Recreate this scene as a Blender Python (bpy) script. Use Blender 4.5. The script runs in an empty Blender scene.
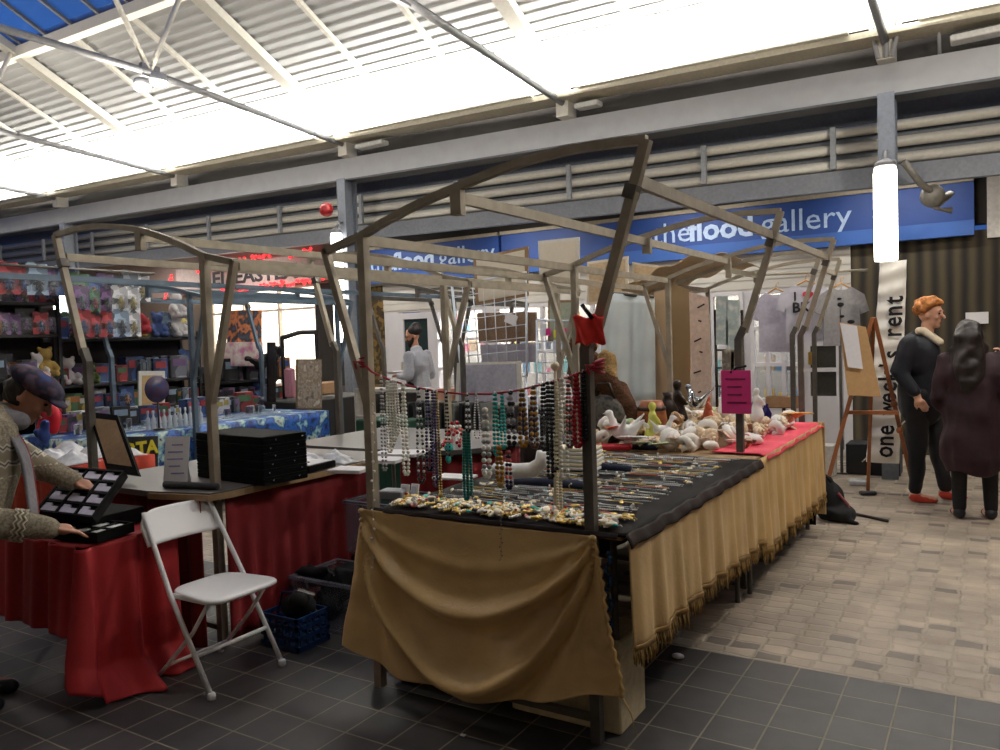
import bpy, bmesh, math, random
from mathutils import Vector, Matrix, Euler, noise
random.seed(7)
C = bpy.context.scene.collection
PI = math.pi
V = Vector
# ------------------------------------------------------------------ camera
F_PX, YAW, PITCH, ROLL, H = 795.0, .556, .0435, -.0335, 1.5
def cam_axes():
    cy, sy, cp, sp = math.cos(YAW), math.sin(YAW), math.cos(PITCH), math.sin(PITCH)
    w = V((-sy*cp, cy*cp, -sp)); r = V((cy, sy, 0)); u = r.cross(w)
    cr, sr = math.cos(ROLL), math.sin(ROLL)
    return cr*r+sr*u, -sr*r+cr*u, w
RR, UU, WW = cam_axes()
EYE = V((0, 0, H))
def ray(x, y): return WW*F_PX + RR*(x-500) - UU*(y-375)
def pZ(x, y, z=0.): d = ray(x, y); return EYE + d*((z-H)/d.z)
def pY(x, y, Y): d = ray(x, y); return EYE + d*(Y/d.y)
def pX(x, y, X): d = ray(x, y); return EYE + d*(X/d.x)
cam = bpy.data.cameras.new('camera'); cam.sensor_width = 36; cam.lens = F_PX/1000*36; cam.clip_start = .05; cam.clip_end = 200
co = bpy.data.objects.new('camera', cam); C.objects.link(co)
M4 = Matrix((RR, UU, -WW)).transposed().to_4x4(); M4.translation = EYE
co.matrix_world = M4
bpy.context.scene.camera = co
vs = bpy.context.scene.view_settings
vs.view_transform = 'Standard'; vs.look = 'None'; vs.gamma = 1; vs.use_curve_mapping = False; vs.exposure = 0.14

# --------------------------------------------------------------- materials
MC = {}
def mat(name, col, rough=.6, metal=0., var=.12, scale=30., emit=0., alpha=1., bump=0., trans=0.):
    if name in MC: return MC[name]
    m = bpy.data.materials.new(name); m.use_nodes = True; MC[name] = m
    nt = m.node_tree; b = nt.nodes['Principled BSDF']
    b.inputs['Roughness'].default_value = rough; b.inputs['Metallic'].default_value = metal
    c = [pow(max(v, 0)/255., 2.2) for v in col]
    tc = nt.nodes.new('ShaderNodeTexCoord')
    n = nt.nodes.new('ShaderNodeTexNoise'); n.inputs['Scale'].default_value = scale; n.inputs['Detail'].default_value = 3
    nt.links.new(tc.outputs['Object'], n.inputs['Vector'])
    r = nt.nodes.new('ShaderNodeValToRGB')
    r.color_ramp.elements[0].position = .3; r.color_ramp.elements[1].position = .7
    r.color_ramp.elements[0].color = [v*(1-var) for v in c]+[1]
    r.color_ramp.elements[1].color = [min(1, v*(1+var)) for v in c]+[1]
    nt.links.new(n.outputs['Fac'], r.inputs['Fac']); nt.links.new(r.outputs['Color'], b.inputs['Base Color'])
    if emit:
        b.inputs['Emission Color'].default_value = c+[1]; b.inputs['Emission Strength'].default_value = emit
    if alpha < 1: b.inputs['Alpha'].default_value = alpha
    if trans: b.inputs['Transmission Weight'].default_value = trans
    if bump:
        bp = nt.nodes.new('ShaderNodeBump'); bp.inputs['Strength'].default_value = bump; bp.inputs['Distance'].default_value = .01
        nt.links.new(n.outputs['Fac'], bp.inputs['Height']); nt.links.new(bp.outputs['Normal'], b.inputs['Normal'])
    return m
def patmat(name, cols, scale=8, rough=.7, kind='noise', detail=2, emit=0, rnd=1):
    """blotchy printed pattern: constant colour ramp over noise or cells"""
    if name in MC: return MC[name]
    m = bpy.data.materials.new(name); m.use_nodes = True; MC[name] = m
    nt = m.node_tree; b = nt.nodes['Principled BSDF']; b.inputs['Roughness'].default_value = rough
    tc = nt.nodes.new('ShaderNodeTexCoord')
    if kind == 'noise':
        n = nt.nodes.new('ShaderNodeTexNoise'); n.inputs['Detail'].default_value = detail; out = n.outputs['Fac']
    else:
        n = nt.nodes.new('ShaderNodeTexVoronoi'); n.inputs['Randomness'].default_value = rnd; sep = nt.nodes.new('ShaderNodeSeparateColor')
        nt.links.new(n.outputs['Color'], sep.inputs['Color']); out = sep.outputs['Red']
    n.inputs['Scale'].default_value = scale
    nt.links.new(tc.outputs['Object'], n.inputs['Vector'])
    r = nt.nodes.new('ShaderNodeValToRGB'); r.color_ramp.interpolation = 'CONSTANT' if kind != 'noise' else 'LINEAR'
    N = len(cols); els = r.color_ramp.elements
    lo, hi = (.32, .68) if kind == 'noise' else (0, 1)
    for i, c in enumerate(cols):
        p = lo + (hi-lo)*i/(N-1 if kind == 'noise' else N)
        e = els[i] if i < 2 else els.new(p)
        e.position = p; e.color = [pow(v/255., 2.2) for v in c]+[1]
    nt.links.new(out, r.inputs['Fac']); nt.links.new(r.outputs['Color'], b.inputs['Base Color'])
    if emit:
        nt.links.new(r.outputs['Color'], b.inputs['Emission Color']); b.inputs['Emission Strength'].default_value = emit
    return m

# ------------------------------------------------------------ mesh builder
class MB:
    def __init__(s): s.v = []; s.f = []; s.smooth = []
    def add(s, vs, fs, sm=False):
        o = len(s.v); s.v += [V(p) for p in vs]; s.f += [[i+o for i in f] for f in fs]; s.smooth += [sm]*len(fs); return s
    def box(s, c, d, rz=0, rx=0, ry=0, bev=0):
        R = Euler((rx, ry, rz)).to_matrix(); c = V(c); x, y, z = d[0]/2, d[1]/2, d[2]/2
        if bev and min(d) > 2.2*bev:
            b = bev; ring = []
            vs = []
            for zz, k in ((-z, b), (-z+b, 0), (z-b, 0), (z, b)):
                X, Y_ = x-k, y-k
                vs += [(-X+b, -Y_, zz), (X-b, -Y_, zz), (X, -Y_+b, zz), (X, Y_-b, zz), (X-b, Y_, zz), (-X+b, Y_, zz), (-X, Y_-b, zz), (-X, -Y_+b, zz)]
            fs = [list(range(7, -1, -1)), list(range(24, 32))]
            for l in range(3):
                for i in range(8): a = l*8+i; c2 = l*8+(i+1) % 8; fs.append([a, c2, c2+8, a+8])
        else:
            vs = [(i, j, k) for i in (-x, x) for j in (-y, y) for k in (-z, z)]
            fs = [[0, 1, 3, 2], [4, 6, 7, 5], [0, 4, 5, 1], [2, 3, 7, 6], [0, 2, 6, 4], [1, 5, 7, 3]]
        return s.add([R@V(p)+c for p in vs], fs)
    def span(s, a, b, bev=0):
        a, b = V(a), V(b); return s.box((a+b)/2, [abs(b[i]-a[i]) for i in range(3)], bev=bev)
    def tube(s, pts, r, n=8, cap=True, square=False):
        pts = [V(p) for p in pts]
        if square: n = 4
        rs = r if isinstance(r, (list, tuple)) else [r]*len(pts)
        vs = []; prev = None
        for i, p in enumerate(pts):
            t = (pts[min(i+1, len(pts)-1)]-pts[max(i-1, 0)])
            t = t.normalized() if t.length > 1e-9 else V((0, 0, 1))
            if prev is None:
                a = V((0, 0, 1)) if abs(t.z) < .9 else V((0, 1, 0)); x = t.cross(a).normalized()
            else:
                x = (prev - t*prev.dot(t)); x = x.normalized() if x.length > 1e-6 else t.orthogonal().normalized()
            prev = x; y = t.cross(x)
            for k in range(n):
                an = 2*PI*(k+(.5 if square else 0))/n; vs.append(p+(x*math.cos(an)+y*math.sin(an))*rs[i]*(1.3 if square else 1))
        fs = []
        for i in range(len(pts)-1):
            for k in range(n): fs.append([i*n+k, i*n+(k+1) % n, (i+1)*n+(k+1) % n, (i+1)*n+k])
        if cap: fs += [list(range(n-1, -1, -1)), [(len(pts)-1)*n+k for k in range(n)]]
        return s.add(vs, fs, not square)
    def lathe(s, prof, c=(0, 0, 0), n=16, R=None, sx=1, sy=1):
        c = V(c); vs = []
        for r, z in prof:
            for k in range(n):
                a = 2*PI*k/n; p = V((r*math.cos(a)*sx, r*math.sin(a)*sy, z)); vs.append((R@p if R else p)+c)
        fs = []
        for i in range(len(prof)-1):
            for k in range(n): fs.append([i*n+k, i*n+(k+1) % n, (i+1)*n+(k+1) % n, (i+1)*n+k])
        fs += [list(range(n-1, -1, -1)), [(len(prof)-1)*n+k for k in range(n)]]
        return s.add(vs, fs, True)
    def ball(s, c, r, n=8, m=6):
        rr = r if isinstance(r, (tuple, list)) else (r, r, r)
        prof = [(math.sin(PI*i/m) if 0 < i < m else .02, -math.cos(PI*i/m)) for i in range(m+1)]
        c = V(c); vs = []
        for a, z in prof:
            for k in range(n):
                t = 2*PI*k/n; vs.append(c+V((a*math.cos(t)*rr[0], a*math.sin(t)*rr[1], z*rr[2])))
        fs = []
        for i in range(m):
            for k in range(n): fs.append([i*n+k, i*n+(k+1) % n, (i+1)*n+(k+1) % n, (i+1)*n+k])
        fs += [list(range(n-1, -1, -1)), [m*n+k for k in range(n)]]
        return s.add(vs, fs, True)
    def grid(s, fn, nu, nv, thick=0, sm=True):
        """fn(u,v)->point, u,v in 0..1; optional thickness along normals"""
        P = [[V(fn(i/nu, j/nv)) for i in range(nu+1)] for j in range(nv+1)]
        vs = [p for row in P for p in row]; W = nu+1
        fs = [[j*W+i, j*W+i+1, (j+1)*W+i+1, (j+1)*W+i] for j in range(nv) for i in range(nu)]
        if thick:
            N = []
            for j in range(nv+1):
                for i in range(nu+1):
                    du = P[j][min(i+1, nu)]-P[j][max(i-1, 0)]; dv = P[min(j+1, nv)][i]-P[max(j-1, 0)][i]
                    n = du.cross(dv); N.append(n.normalized() if n.length > 1e-12 else V((0, 0, 1)))
            o = len(vs); vs = vs+[p-n*thick for p, n in zip(vs, N)]
            fs += [[a+o for a in reversed(f)] for f in list(fs)]
            per = [i for i in range(W)]+[j*W+nu for j in range(1, nv+1)]+[nv*W+i for i in range(nu-1, -1, -1)]+[j*W for j in range(nv-1, 0, -1)]
            for a, b in zip(per, per[1:]+per[:1]): fs.append([b, a, a+o, b+o])
        return s.add(vs, fs, sm)
    def prism(s, pts, a, b, axis='Y'):
        """polygon pts (2D) extruded from a to b along axis"""
        def mk(p, t): return {'Y': (p[0], t, p[1]), 'X': (t, p[0], p[1]), 'Z': (p[0], p[1], t)}[axis]
        n = len(pts); vs = [mk(p, a) for p in pts]+[mk(p, b) for p in pts]
        fs = [list(range(n)), list(range(2*n-1, n-1, -1))]+[[i, (i+1) % n, n+(i+1) % n, n+i] for i in range(n)]
        return s.add(vs, fs)
    def build(s, name, m, parent=None, origin=None, label=None):
        me = bpy.data.meshes.new(name)
        if parent is not None:
            o0 = V((0, 0, 0)); q = parent
            while q is not None: o0 = o0+V(q.location); q = q.parent
            if origin is not None: o0 = V(origin)
            rel = V((0, 0, 0))
        else:
            if origin is None:
                xs = [p.x for p in s.v]; ys = [p.y for p in s.v]; zs = [p.z for p in s.v]
                origin = ((min(xs)+max(xs))/2, (min(ys)+max(ys))/2, min(zs))
            o0 = V(origin)
        me.from_pydata([tuple(p-o0) for p in s.v], [], s.f); me.update()
        for i, p in enumerate(me.polygons): p.use_smooth = s.smooth[i]
        bm = bmesh.new(); bm.from_mesh(me); bmesh.ops.recalc_face_normals(bm, faces=bm.faces); bm.to_mesh(me); bm.free()
        o = bpy.data.objects.new(name, me); C.objects.link(o)
        if parent is not None:
            o.parent = parent
        else: o.location = o0
        if m is not None: me.materials.append(m)
        if label: o['label'] = label
        return o
def thing(name, label, cat, loc=(0, 0, 0), group=None):
    o = bpy.data.objects.new(name, None); C.objects.link(o); o.location = loc; o.empty_display_size = .05
    o['label'] = label; o['category'] = cat
    if group: o['group'] = group
    return o
def tag(o, label, cat, group=None, kind=None):
    o['label'] = label; o['category'] = cat
    if group: o['group'] = group
    if kind: o['kind'] = kind
    return o
def struct(name, mb, m, parent=None):
    o = mb.build(name, m, parent)
    if parent is None: o['kind'] = 'structure'
    return o
def dup(root, loc=None, rz=None, label=None, group=None, scale=None, rot=None):
    r = root.copy(); C.objects.link(r)
    if loc is not None: r.location = loc
    if rot is not None: r.rotation_euler = rot
    elif rz is not None: r.rotation_euler = (0, 0, rz)
    if scale is not None: r.scale = scale if isinstance(scale, (tuple, list)) else (scale,)*3
    if label: r['label'] = label
    if group: r['group'] = group
    for ch in root.children:
        c = ch.copy(); C.objects.link(c); c.parent = r
        for g in ch.children:
            d = g.copy(); C.objects.link(d); d.parent = c
    return r
def text_mesh(body, size, R, loc, m, name='lettering', parent=None, ext=.002, align='CENTER', sx=1, bold=0):
    cu = bpy.data.curves.new(name, 'FONT'); cu.body = body; cu.size = size; cu.extrude = ext; cu.align_x = align; cu.align_y = 'CENTER'; cu.resolution_u = 2; cu.offset = bold
    t = bpy.data.objects.new('t', cu); C.objects.link(t)
    dg = bpy.context.evaluated_depsgraph_get()
    me = bpy.data.meshes.new_from_object(t.evaluated_get(dg)); bpy.data.objects.remove(t); bpy.data.curves.remove(cu)
    mb = MB(); mb.add([R@V((v.co.x*sx, v.co.y, v.co.z))+V(loc) for v in me.vertices], [list(p.vertices) for p in me.polygons])
    bpy.data.meshes.remove(me)
    return mb.build(name, m, parent)
RY = Matrix(((1, 0, 0), (0, 0, -1), (0, 1, 0)))      # text plane facing -Y
RX = Matrix(((0, 0, 1), (1, 0, 0), (0, 1, 0)))       # text facing +X (reads along +Y)
def blob(parts, voxel=.012, smooth=4, name='body', m=None, parent=None, fn=None):
    """union of tapered capsules / ellipsoids -> one continuous surface"""
    mb = MB()
    for p in parts:
        if p[0] == 'c':
            _, a, b, ra, rb = p; a, b = V(a), V(b)
            d = (b-a); n = max(2, int(d.length/max(.01, min(ra, rb)*.8)))
            pts = []; rs = []
            t = d.normalized()
            for i in range(3): k = i/3; pts.append(a-t*ra*math.cos(k*PI/2)); rs.append(max(.15*ra, ra*math.sin(k*PI/2)))
            for i in range(n+1): pts.append(a+d*i/n); rs.append(ra+(rb-ra)*i/n)
            for i in range(1, 4): k = i/3; pts.append(b+t*rb*math.sin(k*PI/2)); rs.append(max(.15*rb, rb*math.cos(k*PI/2)))
            mb.tube(pts, rs, 12)
        elif p[0] == 'e':
            _, c, r = p[:3]; R = p[3] if len(p) > 3 else None
            k0 = len(mb.v); mb.ball((0, 0, 0), r, 14, 10)
            for i in range(k0, len(mb.v)): mb.v[i] = (R@mb.v[i] if R else mb.v[i])+V(c)
    me = bpy.data.meshes.new('b'); me.from_pydata([tuple(p) for p in mb.v], [], mb.f)
    bm = bmesh.new(); bm.from_mesh(me); bmesh.ops.recalc_face_normals(bm, faces=bm.faces); bm.to_mesh(me); bm.free()
    t = bpy.data.objects.new('t', me); C.objects.link(t)
    r = t.modifiers.new('r', 'REMESH'); r.mode = 'VOXEL'; r.voxel_size = voxel
    s = t.modifiers.new('s', 'SMOOTH'); s.iterations = smooth; s.factor = .5
    me2 = bpy.data.meshes.new_from_object(t.evaluated_get(bpy.context.evaluated_depsgraph_get()))
    out = MB(); out.add([v.co.copy() for v in me2.vertices], [list(q.vertices) for q in me2.polygons], True)
    bpy.data.objects.remove(t); bpy.data.meshes.remove(me); bpy.data.meshes.remove(me2)
    if fn: out.v = [fn(p) for p in out.v]
    return out.build(name, m, parent)
def rnd(a, b): return random.uniform(a, b)
# ================================================================= SETTING
white_metal = mat('painted steel', (205, 202, 192), .45, .1, .05)
grey_metal = mat('grey painted beam', (158, 159, 162), .55, .1, .05, 6)
dark_gap = mat('dark boarding', (38, 34, 30), .8, 0, .2, 4)
def tilefloor():
    m = bpy.data.materials.new('dark quarry tiles'); m.use_nodes = True; nt = m.node_tree; b = nt.nodes['Principled BSDF']
    tc = nt.nodes.new('ShaderNodeTexCoord'); mp = nt.nodes.new('ShaderNodeMapping')
    mp.inputs['Location'].default_value = (1.1405+.2012*60, -2.8313+.2012*60, 0)
    nt.links.new(tc.outputs['Object'], mp.inputs['Vector'])
    br = nt.nodes.new('ShaderNodeTexBrick'); br.offset = 0; br.squash = 1
    br.inputs['Scale'].default_value = 1; br.inputs['Brick Width'].default_value = .2012; br.inputs['Row Height'].default_value = .2012
    br.inputs['Mortar Size'].default_value = .0045; br.inputs['Mortar Smooth'].default_value = .4
    br.inputs['Color1'].default_value = (.030, .028, .029, 1); br.inputs['Color2'].default_value = (.052, .047, .046, 1)
    br.inputs['Mortar'].default_value = (.20, .17, .125, 1)
    nt.links.new(mp.outputs['Vector'], br.inputs['Vector'])
    n = nt.nodes.new('ShaderNodeTexNoise'); n.inputs['Scale'].default_value = 9; n.inputs['Detail'].default_value = 5
    nt.links.new(tc.outputs['Object'], n.inputs['Vector'])
    mx = nt.nodes.new('ShaderNodeMix'); mx.data_type = 'RGBA'; mx.blend_type = 'OVERLAY'; mx.inputs[0].default_value = .5
    nt.links.new(br.outputs['Color'], mx.inputs[6]); nt.links.new(n.outputs['Fac'], mx.inputs[7]); nt.links.new(mx.outputs[2], b.inputs['Base Color'])
    b.inputs['Roughness'].default_value = .55
    bp = nt.nodes.new('ShaderNodeBump'); bp.inputs['Strength'].default_value = .5; bp.inputs['Distance'].default_value = .004; bp.invert = True
    nt.links.new(br.outputs['Fac'], bp.inputs['Height']); nt.links.new(bp.outputs['Normal'], b.inputs['Normal'])
    return m
def cobbles():
    m = bpy.data.materials.new('worn stone setts'); m.use_nodes = True; nt = m.node_tree; b = nt.nodes['Principled BSDF']
    tc = nt.nodes.new('ShaderNodeTexCoord')
    n0 = nt.nodes.new('ShaderNodeTexNoise'); n0.inputs['Scale'].default_value = 7; n0.inputs['Detail'].default_value = 2
    nt.links.new(tc.outputs['Object'], n0.inputs['Vector'])
    mv = nt.nodes.new('ShaderNodeMix'); mv.data_type = 'VECTOR'; mv.inputs[0].default_value = .05
    nt.links.new(tc.outputs['Object'], mv.inputs[4]); nt.links.new(n0.outputs['Color'], mv.inputs[5])
    mp = nt.nodes.new('ShaderNodeMapping'); mp.inputs['Location'].default_value = (20, 20, 0)
    nt.links.new(mv.outputs[1], mp.inputs['Vector'])
    br = nt.nodes.new('ShaderNodeTexBrick'); br.offset = .12; br.offset_frequency = 3
    br.inputs['Scale'].default_value = 1; br.inputs['Brick Width'].default_value = .125; br.inputs['Row Height'].default_value = .088
    br.inputs['Mortar Size'].default_value = .013; br.inputs['Mortar Smooth'].default_value = .8; br.inputs['Bias'].default_value = .1
    br.inputs['Color1'].default_value = (.28, .225, .17, 1); br.inputs['Color2'].default_value = (.40, .33, .26, 1); br.inputs['Mortar'].default_value = (.33, .28, .21, 1)
    nt.links.new(mp.outputs['Vector'], br.inputs['Vector'])
    # occasional dark setts in a band beside the stall
    vo = nt.nodes.new('ShaderNodeTexWhiteNoise'); vo.noise_dimensions = '2D'
    sn = nt.nodes.new('ShaderNodeVectorMath'); sn.operation = 'SNAP'; sn.inputs[1].default_value = (.125, .088, 1)
    nt.links.new(mp.outputs['Vector'], sn.inputs[0]); nt.links.new(sn.outputs[0], vo.inputs['Vector'])
    gr = nt.nodes.new('ShaderNodeMath'); gr.operation = 'GREATER_THAN'; gr.inputs[1].default_value = .90
    nt.links.new(vo.outputs['Value'], gr.inputs[0])
    mask = nt.nodes.new('ShaderNodeMath'); mask.operation = 'MULTIPLY'
    inv = nt.nodes.new('ShaderNodeMath'); inv.operation = 'SUBTRACT'; inv.inputs[0].default_value = 1
    nt.links.new(br.outputs['Fac'], inv.inputs[1]); nt.links.new(gr.outputs[0], mask.inputs[0]); nt.links.new(inv.outputs[0], mask.inputs[1])
    mk2 = nt.nodes.new('ShaderNodeMath'); mk2.operation = 'MULTIPLY'; mk2.inputs[1].default_value = .75; nt.links.new(mask.outputs[0], mk2.inputs[0])
    dk = nt.nodes.new('ShaderNodeMix'); dk.data_type = 'RGBA'; nt.links.new(mk2.outputs[0], dk.inputs[0]); nt.links.new(br.outputs['Color'], dk.inputs[6]); dk.inputs[7].default_value = (.07, .06, .055, 1)
    n = nt.nodes.new('ShaderNodeTexNoise'); n.inputs['Scale'].default_value = 3; n.inputs['Detail'].default_value = 8
    nt.links.new(tc.outputs['Object'], n.inputs['Vector'])
    mx = nt.nodes.new('ShaderNodeMix'); mx.data_type = 'RGBA'; mx.blend_type = 'OVERLAY'; mx.inputs[0].default_value = .8
    nt.links.new(dk.outputs[2], mx.inputs[6]); nt.links.new(n.outputs['Fac'], mx.inputs[7]); nt.links.new(mx.outputs[2], b.inputs['Base Color'])
    b.inputs['Roughness'].default_value = .5
    bp = nt.nodes.new('ShaderNodeBump'); bp.inputs['Strength'].default_value = .45; bp.inputs['Distance'].default_value = .010; bp.invert = True
    nt.links.new(br.outputs['Fac'], bp.inputs['Height']); nt.links.new(bp.outputs['Normal'], b.inputs['Normal'])
    return m
YB = 3.636
# top surfaces at z=0; built with origin at world zero so the tile pattern stays aligned
o = MB().span((-22, -6, -.1), (7, YB, 0)).build('floor', tilefloor(), None, (0, 0, 0)); o['kind'] = 'structure'
o = MB().span((-22, YB, -.1), (7, 11.2, 0)).build('floor', cobbles(), None, (0, 0, 0)); o['kind'] = 'structure'

# ---- the steel beam and what hangs behind it (level drops very slightly to the right)
def zt(x): return -.018*(x+.87)
def xbar(mb, x0, x1, y0, y1, z0, z1, n=1):
    for i in range(n):
        a, b = x0+(x1-x0)*i/n, x0+(x1-x0)*(i+1)/n
        vs = [(a, y0, z0+zt(a)), (b, y0, z0+zt(b)), (b, y1, z0+zt(b)), (a, y1, z0+zt(a)), (a, y0, z1+zt(a)), (b, y0, z1+zt(b)), (b, y1, z1+zt(b)), (a, y1, z1+zt(a))]
        mb.add(vs, [[3, 2, 1, 0], [4, 5, 6, 7], [0, 1, 5, 4], [1, 2, 6, 5], [2, 3, 7, 6], [3, 0, 4, 7]])
    return mb
XL, XR = -21., 6.
struct('trim_1', xbar(MB(), XL, XR, 8.8, 8.95, 3.775, 4.09), grey_metal)          # main beam web
struct('trim_2', xbar(MB(), XL, XR, 8.72, 9.0, 3.75, 3.775), mat('beam flange', (70, 72, 76), .6))
struct('trim_3', xbar(xbar(MB(), XL, XR, 8.55, 8.80, 4.27, 4.31), XL, XR, 8.47, 8.56, 4.27, 4.33), mat('gutter cream', (190, 184, 165), .5))
struct('trim_4', xbar(MB(), XL, XR, 9.05, 9.1, 3.95, 4.6), dark_gap)
# half-round pale slats
for k, (z0, nm) in enumerate(((3.60, 5), (3.43, 6), (3.26, 7))):
    mb = MB()
    pts = [(XL, 9.35, z0+zt(XL)), (XR, 9.35, z0+zt(XR))]
    mb.tube(pts, .055, 10)
    struct('trim_%d' % nm, mb, white_metal)
mb = xbar(MB(), XL, XR, 9.42, 9.45, 3.15, 3.95); struct('trim_8', mb, mat('grey back sheet', (105, 110, 118), .6))
struct('trim_9', xbar(MB(), XL, XR, 9.3, 9.4, 2.98, 3.19), mat('lower girder', (122, 126, 134), .55))
for i in range(12):
    x = -18.7+i*1.76
    if -1.3 < x < -.4: x -= .35
    struct('trim_%d' % (20+i), MB().box((x, 9.27, 3.43+zt(x)), (.055, .05, .44)), mat('bracket', (150, 155, 160), .5))
struct('ceiling', xbar(MB(), XL, XR, 9.4, 10.45, 3.20, 3.26), mat('soffit', (70, 62, 56), .8))
# columns
for i, x in enumerate((-.87, -7.95, -15.1)):
    mb = MB().box((x, 8.87, 1.88+zt(x)/2), (.15, .03, 3.78+zt(x))).box((x, 8.75, 1.88+zt(x)/2), (.03, .2, 3.78+zt(x))).box((x, 8.64, 1.88+zt(x)/2), (.15, .02, 3.78+zt(x)))
    struct('trim_%d' % (40+i), mb, mat('column grey', (112, 118, 128), .5, .1))

# ---- roof: corrugated deck on rafters, ridge skylight
SL = .482
def zr(y, x=0): return 4.28+(8.75-y)*SL+zt(x)
def deck(y0, y1, z0f, n):
    mb = MB(); prof = []
    for i in range(n):
        y = y0+(y1-y0)*i/n; dy = (y1-y0)/n
        prof += [(y, 0), (y+dy*.78, 0), (y+dy*.84, -.014), (y+dy*.95, -.014)]
    prof.append((y1, 0))
    k = len(prof)
    vs = [(XL, y, z0f(y, XL)+d+.16) for y, d in prof]+[(XR, y, z0f(y, XR)+d+.16) for y, d in prof]
    vs += [(XL, y, z0f(y, XL)+.26) for y, d in prof]+[(XR, y, z0f(y, XR)+.26) for y, d in prof]
    fs = [[i, i+1, k+i+1, k+i] for i in range(k-1)]+[[2*k+i, 3*k+i, 3*k+i+1, 2*k+i+1] for i in range(k-1)]
    return mb.add(vs, fs)
YS = 6.2                                                                         # skylight starts
deckm = mat('white roof deck', (166, 167, 168), .6, 0, .04, 2)
struct('ceiling', deck(8.75, YS, zr, 21), deckm)
def zr2(y, x=0): return zr(4.2, x)-(4.2-y)*SL
struct('ceiling', deck(2.7, -5.2, zr2, 30), deckm)
sky_glass = mat('skylight glass', (60, 120, 225), .1, 0, .02, 2, 0, .25)
def quadslab(y0, y1, f, t=.02, x0=XL, x1=XR, off=.16):
    return MB().add([(x0, y0, f(y0, x0)+off), (x1, y0, f(y0, x1)+off), (x1, y1, f(y1, x1)+off), (x0, y1, f(y1, x0)+off),
                     (x0, y0, f(y0, x0)+off+t), (x1, y0, f(y0, x1)+off+t), (x1, y1, f(y1, x1)+off+t), (x0, y1, f(y1, x0)+off+t)],
                    [[0, 1, 2, 3], [7, 6, 5, 4], [0, 4, 5, 1], [1, 5, 6, 2], [2, 6, 7, 3], [3, 7, 4, 0]])
w1 = struct('window_1', quadslab(YS, 4.2, zr), sky_glass)
w2 = struct('window_2', quadslab(4.2, 2.7, zr2), sky_glass)
mb = MB()
x = XL+.2
while x < XR:
    mb.tube([(x, YS, zr(YS, x)+.13), (x, 4.2, zr(4.2, x)+.13)], .022, square=True); x += .62
struct('window_frame', mb, mat('glazing bar', (95, 98, 104), .5), w1)
mb = MB(); x = XL+.2
while x < XR:
    mb.tube([(x, 4.2, zr2(4.2, x)+.13), (x, 2.7, zr2(2.7, x)+.13)], .022, square=True); x += .62
struct('window_frame', mb, MC['glazing bar'], w2)
cream = mat('cream steel', (214, 208, 192), .45, 0, .04)
struct('trim_10', MB().tube([(XL, YS, zr(YS, XL)+.07), (XR, YS, zr(YS, XR)+.07)], .075, square=True), cream)
struct('trim_11', MB().tube([(XL, 4.2, zr(4.2, XL)+.07), (XR, 4.2, zr(4.2, XR)+.07)], .06, square=True), cream)
# trusses
TX = (-18.8, -15.3, -11.7, -7.9, -4.37, -.87, 2.7)
for i, x in enumerate(TX):
    z0 = zt(x); e = struct('trim_%d' % (50+i), MB().box((x, 8.75, 4.19+z0), (.16, .22, .2)), white_metal)
    def part(nm, mb): mb.build(nm, mat('tie rod grey', (120, 121, 124), .5) if nm in ('tie_rod', 'gusset') else white_metal, e)
    xb = MB(); xb.add([(x+a_, y_, zr(y_, x)+c_) for y_ in (8.72, 4.2) for a_, c_ in ((-.085, .0), (.085, .0), (.085, .12), (-.085, .12))], [[0, 1, 2, 3], [7, 6, 5, 4], [0, 4, 5, 1], [1, 5, 6, 2], [2, 6, 7, 3], [3, 7, 4, 0]]); part('rafter', xb)
    part('rafter', MB().tube([(x, 4.2, zr2(4.2, x)), (x, -.35, zr2(-.35, x))], .05, square=True))
    part('tie_rod', MB().tube([(x, 8.72, 4.25+z0), (x, 5.6, 4.46+z0), (x, 2.8, 4.46+z0), (x, -.35, 4.25+z0)], .04))
    part('strut', MB().tube([(x, 5.6, 4.46+z0), (x, 6.1, zr(6.1, x))], .03))
    part('strut', MB().tube([(x, 5.6, 4.46+z0), (x, 4.6, zr(4.6, x))], .03))
    part('strut', MB().tube([(x, 2.8, 4.46+z0), (x, 3.8, zr2(3.8, x))], .03))
    part('gusset', MB().box((x, 5.6, 4.47+z0), (.05, .22, .14)))
# thin intermediate rafters on the deck
k = 70
for a, b in zip(TX[:-1], TX[1:]):
    for t in (1/3, 2/3):
        x = a+(b-a)*t
        struct('trim_%d' % k, MB().tube([(x, 8.7, zr(8.7, x)+.09), (x, YS, zr(YS, x)+.09)], .03, square=True), white_metal); k += 1

# ---- back wall
WY = 10.4
brick = patmat('dark brick', [(34, 27, 20), (58, 46, 30), (44, 38, 28), (74, 60, 36)], 14, .85, 'cell')
def slatwall():
    m = bpy.data.materials.new('dark slatted shutter'); m.use_nodes = True; nt = m.node_tree; b = nt.nodes['Principled BSDF']
    tc = nt.nodes.new('ShaderNodeTexCoord'); w = nt.nodes.new('ShaderNodeTexWave'); w.inputs['Scale'].default_value = 2.1; w.inputs['Distortion'].default_value = .8
    w.inputs['Detail'].default_value = 3
    nt.links.new(tc.outputs['Object'], w.inputs['Vector']); r = nt.nodes.new('ShaderNodeValToRGB')
    r.color_ramp.elements[0].color = (.014, .011, .008, 1); r.color_ramp.elements[1].color = (.075, .058, .030, 1)
    nt.links.new(w.outputs['Fac'], r.inputs['Fac']); nt.links.new(r.outputs['Color'], b.inputs['Base Color']); b.inputs['Roughness'].default_value = .8
    return m
shop = mat('pale painted shopfront', (196, 194, 198), .6, 0, .04, 5)
board = mat('shop cladding', (190, 186, 178), .65, 0, .05, 3)
o = struct('wall_back', MB().span((-1.45, WY, 0), (6, WY+.2, 2.55)), slatwall())
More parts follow.
